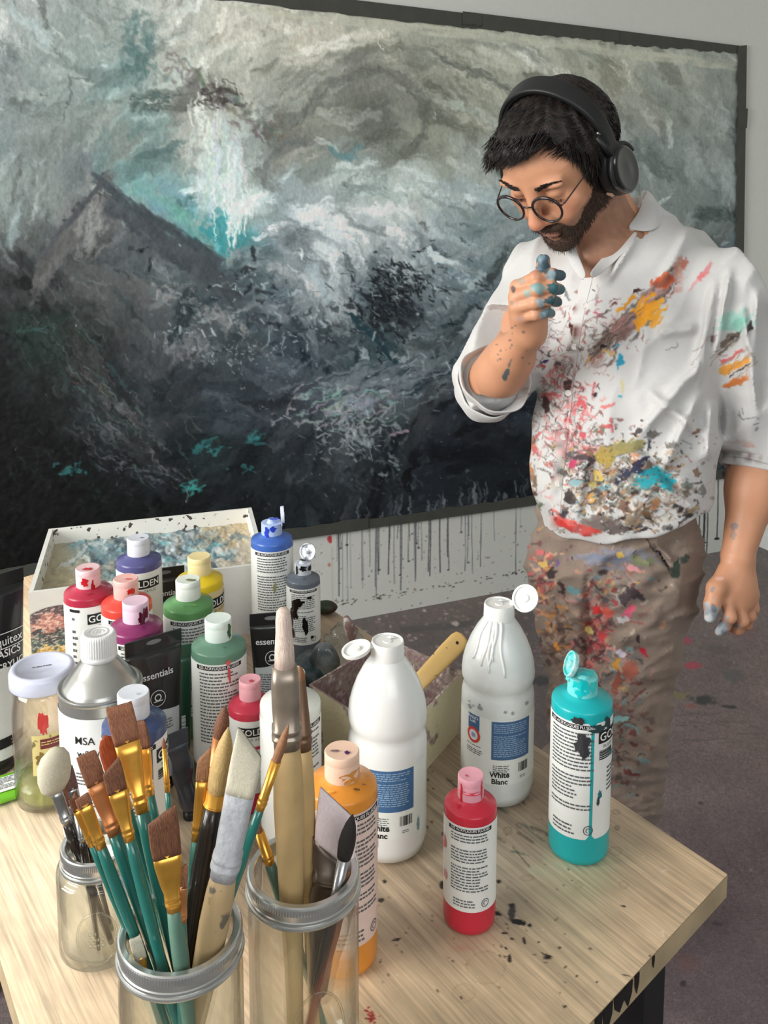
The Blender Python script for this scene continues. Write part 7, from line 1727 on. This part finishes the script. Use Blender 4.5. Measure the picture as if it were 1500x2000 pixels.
B2(1440, 862, 26, 5, .05, (196, 180, 172), .7); B2(1464, 870, 14, 5, 0, (200, 160, 150), .7); B2(1463, 892, 10, 4, 0, (120, 100, 96), .8); B2(1430, 888, 22, 2.5, 0, (130, 124, 120), .7); B2(1480, 896, 10, 3, 0, (150, 140, 130), .7)
for x, y in [(1406, 500), (1404, 520), (1402, 540), (1399, 560), (1396, 580), (1394, 600), (1392, 620)]: ST(x, y, 16, 2, -.9, (196, 194, 190), .6, .1)
B2(902, 716, 3.2, 3.2, 0, (60, 190, 210), .95); B2(898, 722, 4, 3, 0, (120, 206, 222), .5)
for i in range(14): B2(rg.uniform(1016, 1100), rg.uniform(470, 640), rg.uniform(1, 2.4), 1, 0, (190, 170, 166), .6)
sh.loosen(14, 6)
for i in range(420): B2(rg.gauss(1215, 70), rg.gauss(955, 48), rg.uniform(1, 4.5), rg.uniform(1, 3), rg.uniform(-1, 1), rg.choice([(60, 52, 50), (226, 222, 214), (150, 140, 128), (110, 128, 124), (196, 150, 90), (120, 90, 76), (206, 204, 200)]), rg.uniform(.5, .95), .5)
for i in range(110):
    x, y = rg.gauss(1105, 36), rg.gauss(750, 90); curl_(x, y, rg.uniform(6, 20), rg.uniform(1.1, 1.9), rg.choice(PAL), rg.uniform(.5, .9))
SHIRT = sh
fron = np.ones(len(P))
scol = sh.sample(sx, sy)
# only cloth turned to the front or the side took paint
me_tmp = bpy.data.meshes.new('t'); me_tmp.vertices.add(len(P)); me_tmp.vertices.foreach_set('co', P.astype(np.float32).ravel()); me_tmp.loops.add(len(Q) * 4); me_tmp.loops.foreach_set('vertex_index', Q.astype(np.int32).ravel()); me_tmp.polygons.add(len(Q)); me_tmp.polygons.foreach_set('loop_start', np.arange(0, len(Q) * 4, 4, dtype=np.int32)); me_tmp.polygons.foreach_set('loop_total', np.full(len(Q), 4, np.int32)); me_tmp.update(calc_edges=True)
nv_ = np.empty(len(P) * 3, np.float32); me_tmp.vertex_normals.foreach_get('vector', nv_); nv_ = nv_.reshape(-1, 3); bpy.data.meshes.remove(me_tmp)
fac = np.clip(((nv_ * (CAMP - P)).sum(1) / np.linalg.norm(P - CAMP, axis=1) + .15) * 6, 0, 1)[:, None]
scol = scol * fac + np.array((206, 205, 203)) * (1 - fac)
lumv = (206 - scol.mean(1)).clip(0, 120) / 120
P = P + nv_ * (lumv * .0009 * fac[:, 0])[:, None]
m_shirt = paintmat('linen_shirt', .8, .2, .3, 700, .02, 500, .0006, .15)
shirt = kid('shirt', P, Q, m_shirt, scol)

# rolled cuffs
def cuff(name, c, ax, r, w, label=None, thick=.006, squish=1.0, flare=0.0, sd=1):
    ax = unit(ax); s = unit(np.cross(ax, [0, .3, 1])); t_ = np.cross(ax, s); V, F = [], []; seg = 72
    prof = [(-.45, -thick * .6), (-.5, 0), (-.4, thick * .8), (0, thick), (.4, thick * .9), (.5, thick * .3), (.46, -thick * .4), (0, -thick * .5)]
    for (q, dr) in prof:
        for i in range(seg):
            a = 2 * math.pi * i / seg; wob = .0022 * math.sin(a * 3 + sd) + .0014 * math.sin(a * 7 + sd * 2 + q * 3)
            rr = r + dr + wob + flare * q
            V.append(np.array(c) + ax * (q * w + .0022 * math.sin(a * 2 + sd)) + s * rr * math.cos(a) + t_ * rr * math.sin(a) * squish)
    k = len(prof)
    for j in range(k):
        for i in range(seg): F.append((j * seg + i, j * seg + (i + 1) % seg, ((j + 1) % k) * seg + (i + 1) % seg, ((j + 1) % k) * seg + i))
    V = np.array(V); cx_, cy_ = project(V)
    o = kid(name, V, np.array(F), m_shirt, SHIRT.sample(cx_, cy_)); md = o.modifiers.new('s', 'SUBSURF'); md.levels = 2; md.render_levels = 2
    return o
cuff('cuff', E + cut_dir * .012, cut_dir, .0535, .046, flare=.016, thick=.0045, sd=2)
cuff('cuff', E + cut_dir * -.016, cut_dir, .056, .04, flare=.004, thick=.004, sd=4)
cuff('cuff', PX(1487, 893, 1.585), lc, .061, .042, sd=3, thick=.006)
cuff('cuff', PX(1484, 912, 1.583), lc, .059, .026, sd=5, thick=.006)

# collar: two leaves standing round the neck
def leaf(name, ctrl, th=.0022):
    """ctrl: rows of points (top fold to outer edge) as (px, py, Y)"""
    A = np.array([[PX(*p) for p in row] for row in ctrl]); h_, w_ = A.shape[:2]
    G = A
    V = G.reshape(-1, 3); idx = np.arange(h_ * w_).reshape(h_, w_)
    Qd = np.stack([idx[:-1, :-1], idx[:-1, 1:], idx[1:, 1:], idx[1:, :-1]], -1).reshape(-1, 4)
    o = kid(name, V, Qd, m_shirt, SHIRT.sample(*project(V)))
    md = o.modifiers.new('sub', 'SUBSURF'); md.levels = 2; md.render_levels = 2
    md = o.modifiers.new('sol', 'SOLIDIFY'); md.thickness = th; md.offset = 0
    return o
# placket strip and buttons
pk = [(1148, 536, 0), (1132, 600, 0), (1118, 680, 0), (1108, 760, 0), (1098, 850, 0), (1088, 940, 0), (1080, 1030, 0)]
from mathutils.bvhtree import BVHTree
bv = BVHTree.FromPolygons([tuple(v) for v in P0s], [tuple(int(i) for i in q) for q in Q0s])
def onshirt(px, py):
    r = ray(px, py); h_ = bv.ray_cast(Vector(CAMP), Vector(unit(r))); return None if h_[0] is None else np.array(h_[0])
def leafp(rows, lift):
    """collar leaf laid on the shirt: (px, py, fallback depth, lift)"""
    A = []
    for row in rows:
        r_ = []
        for (x_, y_, Yf, e_) in row:
            c = onshirt(x_, y_)
            if c is None or abs(c[1] - Yf) > .05: c = PX(x_, y_, Yf)
            r_.append(c + unit(CAMP - c) * e_)
        A.append(r_)
    A = np.array(A); h_, w_ = A.shape[:2]; V = A.reshape(-1, 3); idx = np.arange(h_ * w_).reshape(h_, w_)
    Qd = np.stack([idx[:-1, :-1], idx[:-1, 1:], idx[1:, 1:], idx[1:, :-1]], -1).reshape(-1, 4)
    o = kid('collar', V, Qd, m_shirt, np.tile(np.array((208., 207, 205)), (len(V), 1)))
    md = o.modifiers.new('sol', 'SOLIDIFY'); md.thickness = .0028; md.offset = 0
    for e_ in o.data.edges: pass
    md = o.modifiers.new('sub', 'SUBSURF'); md.levels = 2; md.render_levels = 2
    return o
leafp([[(1246, 372, 1.66, .006), (1256, 398, 1.63, .008), (1240, 424, 1.60, .009), (1222, 446, 1.57, .008)],
       [(1264, 368, 1.66, .010), (1276, 398, 1.63, .014), (1262, 428, 1.60, .014), (1236, 450, 1.57, .011)],
       [(1276, 382, 1.67, .008), (1292, 410, 1.65, .012), (1284, 440, 1.61, .012), (1250, 452, 1.57, .009)],
       [(1282, 394, 1.68, .004), (1297, 424, 1.66, .007), (1290, 446, 1.62, .009), (1262, 453, 1.58, .006)]], 0)
leafp([[(1232, 440, 1.57, .004), (1208, 468, 1.55, .003), (1180, 498, 1.53, .003), (1149, 534, 1.51, .003)],
       [(1240, 447, 1.57, .008), (1218, 474, 1.55, .007), (1188, 506, 1.53, .006), (1153, 540, 1.51, .005)],
       [(1250, 454, 1.57, .005), (1228, 482, 1.55, .004), (1198, 516, 1.53, .003), (1158, 548, 1.51, .003)]], 0)
leafp([[(1122, 472, 1.58, .004), (1128, 494, 1.56, .004), (1136, 512, 1.54, .003), (1146, 536, 1.51, .003)],
       [(1112, 476, 1.58, .008), (1119, 500, 1.56, .008), (1128, 520, 1.54, .006), (1142, 544, 1.51, .005)],
       [(1100, 482, 1.58, .004), (1109, 508, 1.56, .004), (1120, 528, 1.54, .003), (1138, 552, 1.51, .003)]], 0)
V = []; n_ = 0
xs_ = np.interp(np.linspace(540, 1036, 40), [p[1] for p in pk], [p[0] for p in pk])
for y_, x_ in zip(np.linspace(540, 1036, 40), xs_):
    a, b_ = onshirt(x_ - 11, y_), onshirt(x_ + 11, y_)
    if a is None or b_ is None: continue
    for q_, e_ in ((a, .0004), ((a + b_) / 2, .0018), (b_, .0012)): V.append(q_ + unit(CAMP - q_) * e_)
    n_ += 1
V = np.array(V); Qd = np.array([(3 * i + k, 3 * i + k + 1, 3 * i + k + 4, 3 * i + k + 3) for i in range(n_ - 1) for k in (0, 1)])
pl = kid('placket', V, Qd, m_shirt, SHIRT.sample(*project(V))); md = pl.modifiers.new('sub', 'SUBSURF'); md.levels = 3; md.render_levels = 3
m_btn = mat('shell_button', S(226, 222, 214), .25)
for (x_, y_) in ((1143, 596), (1122, 678), (1110, 768), (1101, 854), (1090, 945)):
    c = onshirt(x_, y_)
    if c is None: continue
    n2_ = unit(CAMP - c); s_ = unit(np.cross(n2_, [0, 0, 1])); t2_ = np.cross(s_, n2_); V, F = [], []
    for r_, z_ in ((0.0001, .0032), (.0035, .0032), (.0045, .0040), (.0055, .0034), (.0055, .0016)):
        for k in range(20): V.append(c + s_ * r_ * math.cos(k * .314159) + t2_ * r_ * math.sin(k * .314159) + n2_ * z_ - base)
    for j in range(4):
        for k in range(20): F.append((j * 20 + k, j * 20 + (k + 1) % 20, (j + 1) * 20 + (k + 1) % 20, (j + 1) * 20 + k))
    mesh_from('button', V, F, m_btn, person)

# ---- trousers ----------------------------------------------------------------------
f = Field((.10, 1.38, .05), (.80, 2.02, 1.0), .0045)
f.ell(PX(1203, 1040, 1.63), (.136, .112, .11), TR, 0)
f.cone(PX(1203, 1000, 1.63), PX(1203, 1080, 1.63), .128, .128, .03, flat=(TFw, .85))
k1, k2 = PX(1222, 1400, 1.60), PX(1150, 1400, 1.66)
f.cone(PX(1268, 1110, 1.61), k1, .094, .066, .03); f.cone(k1, (k1[0] - .005, 1.66, .10), .066, .060, .02)
f.cone(PX(1130, 1110, 1.67), k2, .092, .066, .03); f.cone(k2, (k2[0] - .02, 1.74, .10), .066, .060, .02)
X = np.stack(np.meshgrid(*f.ax, indexing='ij'), -1).reshape(-1, 3); near = np.abs(f.F.ravel()) < .03; G = X[near]; gpx, gpy = project(G)
fold = .006 * ridge(gpx * .012 + gpy * .004, gpy * .018, 6) + .005 * ridge(gpx * .02, gpy * .03 + gpx * .01, 16) - .005 + .010 * ridge(gpx * .01, gpy * .045, 26) * np.clip((gpy - 1380) / 120, 0, 1)
fold += crease(1262, 1052, 1322, 1100, 7, .008) - crease(1268, 1050, 1310, 1112, 4, .008) + crease(1150, 1110, 1146, 1300, 9, -.010) + crease(1130, 1150, 1290, 1130, 9, .005) + crease(1200, 1260, 1300, 1200, 10, .006) + crease(1090, 1180, 1150, 1210, 8, .005) + crease(1080, 1280, 1150, 1300, 8, .005)
F_ = f.F.ravel(); F_[near] -= (fold * 1.7).astype(np.float32); F_[:] = np.maximum(F_, (.075 - X[:, 2])); f.F = F_.reshape(f.n)
P, Q = f.mesh(); P = smooth_mesh(P, Q, 2, .4); P, Q = split_quads(P, Q); P = smooth_mesh(P, Q, 1, .4)
sh = Sheet(1000, 980, 1420, 1760, 1.1, (138, 122, 110))
sh.A[:] = np.array((140, 124, 112)) * (.9 + .2 * fbm(sh.X * .03, sh.Y * .03, 6, 4))[..., None]
PT = [(160, 92, 84), (186, 140, 116), (110, 70, 70), (92, 84, 84), (140, 138, 138), (70, 58, 54), (190, 176, 162), (120, 134, 136), (190, 126, 128), (150, 66, 68), (96, 102, 108), (190, 154, 100), (60, 52, 52), (140, 104, 94), (120, 108, 116), (128, 116, 106), (150, 136, 124)]
def zone(n, cx, sx_, cy, sy_, pal=PT, big=1.0):
    for i in range(n):
        x, y = rg.gauss(cx, sx_), rg.gauss(cy, sy_); c = rg.choice(pal)
        if rg.random() < .5: B2(x, y, rg.uniform(2, 10) * big, rg.uniform(2, 6) * big, rg.uniform(-1, 1), c, rg.uniform(.5, .95), .7)
        else: ST(x, y, rg.uniform(8, 40) * big, rg.uniform(3, 9) * big, rg.uniform(-1.2, 1.2), c, rg.uniform(.4, .9))
zone(190, 1195, 36, 1150, 46); zone(95, 1060, 14, 1130, 60, [(196, 96, 90), (210, 150, 90), (120, 70, 76), (230, 180, 150), (90, 70, 70)]); zone(110, 1085, 20, 1240, 50, [(110, 84, 70), (196, 130, 70), (80, 64, 60), (150, 120, 100), (176, 150, 130)]); zone(150, 1165, 16, 1250, 40, [(176, 80, 76), (206, 110, 104), (110, 54, 56), (196, 150, 140), (80, 50, 52)]); zone(110, 1210, 24, 1330, 50); zone(60, 1220, 20, 1450, 60, [(90, 74, 68), (110, 60, 56), (80, 70, 66), (120, 150, 150)]); zone(60, 1105, 20, 1340, 60, [(110, 84, 70), (80, 64, 60), (176, 150, 130)])
for i in range(40): ST(1190 + rg.gauss(0, 40), 1090 + rg.gauss(0, 9), rg.uniform(24, 60), 9, -.12 + rg.gauss(0, .12), rg.choice([(128, 134, 150), (112, 120, 138), (150, 150, 160)]), .5, .4)
for x, y, rx, ry, a, c in [(1165, 1192, 10, 9, 0, (206, 44, 44)), (1186, 1198, 16, 9, 0, (206, 90, 76)), (1227, 1198, 16, 11, -.3, (220, 106, 130)), (1228, 1190, 8, 7, 0, (226, 96, 120)), (1213, 1082, 9, 7, 0, (226, 186, 90)), (1120, 1154, 20, 7, .5, (110, 152, 156)), (1256, 1275, 6, 12, -.3, (186, 40, 60)), (1213, 1274, 12, 7, .6, (214, 204, 220)), (1205, 1295, 6, 13, .1, (196, 140, 50)), (1060, 1100, 9, 8, .4, (232, 196, 110)), (1052, 1078, 7, 10, 0, (206, 110, 110)), (1240, 1160, 22, 9, .4, (66, 56, 60)), (1222, 1168, 18, 8, 0, (76, 66, 70)), (1256, 1095, 22, 8, .1, (128, 132, 100)), (1238, 1108, 16, 7, .3, (216, 150, 150)), (1210, 1404, 18, 6, -.2, (130, 186, 186)), (1085, 1262, 5, 12, -.5, (226, 150, 70)), (1320, 1112, 10, 18, .3, (56, 70, 62)), (1340, 1090, 8, 14, .3, (70, 84, 76)), (1320, 1060, 4, 4, 0, (150, 166, 156)), (1205, 1330, 9, 26, .2, (150, 84, 70)), (1232, 1310, 14, 22, .2, (168, 96, 80)), (1080, 1122, 10, 12, .4, (56, 46, 48)), (1096, 1150, 7, 14, -.2, (66, 50, 50)), (1150, 1230, 8, 10, 0, (226, 206, 130)), (1090, 1100, 4, 8, .2, (120, 96, 150)), (1176, 1240, 8, 12, 0, (196, 70, 76)), (1218, 1210, 10, 8, 0, (190, 190, 190)), (1245, 1250, 5, 12, 0, (60, 44, 46))]:
    B2(x, y, rx, ry, a, c, .95, .6, .16)
for i in range(180): B2(rg.uniform(1040, 1350), rg.uniform(1050, 1580), rg.uniform(1, 3), rg.uniform(1, 3), 0, rg.choice(PT), rg.uniform(.4, .9), .4)
sh.line([(1262, 1050), (1272, 1066), (1290, 1084), (1302, 1100), (1308, 1112)], 4, (40, 34, 32), .9)
sh.loosen(14, 6); px2, py2 = project(P)
trousers = kid('trousers', P, Q, paintmat('canvas_trousers', .85, .15, .35, 500, .06, 420, .0008, .1), sh.sample(px2, py2))
# shoes
for c in ((k1[0] - .005, 1.66), (k2[0] - .02, 1.74)):
    f = Field((c[0] - .2, c[1] - .26, -.0), (c[0] + .12, c[1] + .12, .14), .005); d_ = unit(TFw)
    cc = np.array([c[0], c[1], .045])
    f.cone(cc - d_ * .03, cc + d_ * .15 - [0, 0, .008], .044, .036, 0); f.cone(cc, cc + [0, 0, .05], .045, .045, .03)
    f.F = np.maximum(f.F, (.004 - f.ax[2])[None, None, :].astype(np.float32))
    P_, Q_ = f.mesh(); kid('shoe', smooth_mesh(P_, Q_, 2), Q_, mat('dark_trainer', S(50, 48, 48), .6, var=.1))

# ---- headphones and glasses ------------------------------------------------------------
hb = HC
hp_ = empty('headphones', hb, 'black over-ear headphones worn by the man, wide band across his head', 'headphones')
m_hb = mat('matt_black_plastic', S(30, 31, 32), .45, var=.1); m_hg = mat('gloss_black', S(26, 28, 30), .2, coat=.5, var=.1); m_pad = mat('black_leatherette', S(16, 16, 17), .5, bump=.3)
def HV(l, f_, u): return HS * (HL * l + HF * f_ + HU * u)
tilt = -.10   # band sits a little behind the crown
secs, secs2 = [], []
for i in range(33):
    a = math.radians(-14 + 208 * i / 32); l = math.cos(a) * .0885; u = math.sin(a) * .100 + .006
    P0 = HV(l, -.002 - u * .16, u + .004); tg = unit(HV(-math.sin(a), 0, math.cos(a) * 1.3)); nrm = unit(HV(math.cos(a), 0, math.sin(a)))
    wdir = unit(np.cross(tg, nrm)); w_ = .0165 - .006 * abs(math.cos(a)) ** 3
    secs.append((P0 + nrm * .003, wdir, nrm, w_ * HS, .0042)); secs2.append((P0 - nrm * .002, wdir, nrm, w_ * .86 * HS, .005))
loft('headband', secs, m_hb, hp_, 24, power=4)
loft('headband_cushion', secs2[4:-4], m_pad, hp_, 20, power=3)
for s in (1, -1):
    c = HV(s * .0745, .002, -.038); ax_ = unit(HV(s, -.06, .04)); u_ = unit(HU - ax_ * (HU @ ax_)); v_ = np.cross(ax_, u_)
    loft('ear_pad', [(c - ax_ * .006, v_, u_, .031, .040), (c + ax_ * -.001, v_, u_, .036, .045), (c + ax_ * .010, v_, u_, .036, .045), (c + ax_ * .015, v_, u_, .033, .041)], m_pad, hp_, 40)
    ec = loft('ear_cup', [(c + ax_ * .014, v_, u_, .032, .040), (c + ax_ * .018, v_, u_, .035, .043), (c + ax_ * .026, v_, u_, .034, .042), (c + ax_ * .030, v_, u_, .030, .038), (c + ax_ * .0305, v_, u_, .027, .034), (c + ax_ * .029, v_, u_, .024, .030), (c + ax_ * .032, v_, u_, .006, .010)], m_hg, hp_, 48)
    # yoke and hinge
    a0 = c + ax_ * .022 + u_ * .040; a1 = c + ax_ * .010 + u_ * .074
    loft('yoke', [(a0, v_, ax_, .016, .006), ((a0 + a1) / 2, v_, ax_, .013, .006), (a1, v_, ax_, .010, .005)], m_hb, hp_, 20, power=4)
    tube('yoke_arm', [c + ax_ * .024 + u_ * .036 * math.cos(t_) * 1.15 + v_ * .039 * math.sin(t_) for t_ in np.linspace(-1.5, 1.5, 14)], .0032, m_hb, hp_, 10)
    tube('hinge_pin', [a1 - ax_ * .006 + u_ * .002, a1 + ax_ * .007 + u_ * .002], .0035, mat('steel_pin', S(150, 150, 150), .3, metal=.9), hp_, 12)
    if s == 1:
        V_, F_ = blot(.016, .010, 4); mesh_from('paint_mark', [c + ax_ * .0152 * 0 + v_ * (x_ * 1.0 + .0345) + u_ * (y_ - .020) + ax_ * (.004 + z_) for x_, y_, z_ in [(0, v[1], v[0]) for v in V_]], F_, mat('dried_cream_paint', S(176, 146, 120), .5, var=.3, scale=200), hp_)

gls = empty('glasses', H(0, .1, 0), 'round dark-rimmed glasses low on the man\'s nose', 'glasses')
g0 = H(0, .1, 0); m_fr = mat('dark_tortoise_frame', S(34, 24, 26), .25, var=.3, scale=120, coat=.5)
GU = unit(HU * math.cos(.12) - HF * math.sin(.12)); GFw = unit(HF * math.cos(.12) + HU * math.sin(.12))
lensm = glassmat('spectacle_lens', (.97, .98, .98), .0)
for s in (1, -1):
    c = H(s * .0325, .1125, -.0095); out = []
    Rx, Ry = .0232 * HS, .0218 * HS
    sx_ = unit(HL * math.cos(.08) - HF * s * math.sin(.08))
    for i in range(56):
        a = 2 * math.pi * i / 56; out.append(c + sx_ * Rx * math.cos(a) + GU * (Ry * math.sin(a) + .0012 * math.cos(a) ** 2) - g0)
    tube('rim', out, [.0020 + .0008 * max(0, math.sin(2 * math.pi * i / 56)) for i in range(56)], m_fr, gls, 10, True)
    V, F = [], []
    for rr, dz in ((.001, .0016), (.5, .0012), (.97, 0)):
        for i in range(40):
            a = 2 * math.pi * i / 40; V.append(c - g0 + sx_ * Rx * rr * math.cos(a) + GU * Ry * rr * math.sin(a) + GFw * dz)
    for j in range(2):
        for i in range(40): F.append((j * 40 + i, j * 40 + (i + 1) % 40, (j + 1) * 40 + (i + 1) % 40, (j + 1) * 40 + i))
    mesh_from('lens', V, F, lensm, gls)
    hinge = H(s * .0560, .1085, -.0035) - g0; ear = H(s * .0800, .020, .003) - g0; end = H(s * .080, -.02, -.012) - g0
    tube('temple', [hinge, hinge * .93 + ear * .07 + HL * s * .003, hinge * .5 + ear * .5, ear, end], [.0016, .0013, .001, .0011, .0014], m_fr, gls, 10)
    tube('end_piece', [H(s * .0545, .1110, -.0045) - g0, hinge], .0019, m_fr, gls, 10)
tube('bridge', [H(s_ * .0100 * 1.0, .1135 + .0035 * (1 - abs(s_)), -.0045 + .0025 * (1 - abs(s_))) - g0 for s_ in (-1, -.5, 0, .5, 1)], .0014, m_fr, gls, 10)
for s in (-1, 1): tube('nose_pad', [H(s * .0105, .1115, -.011) - g0, H(s * .0095, .106, -.014) - g0, H(s * .0095, .106, -.020) - g0], .0014, lensm, gls, 8)
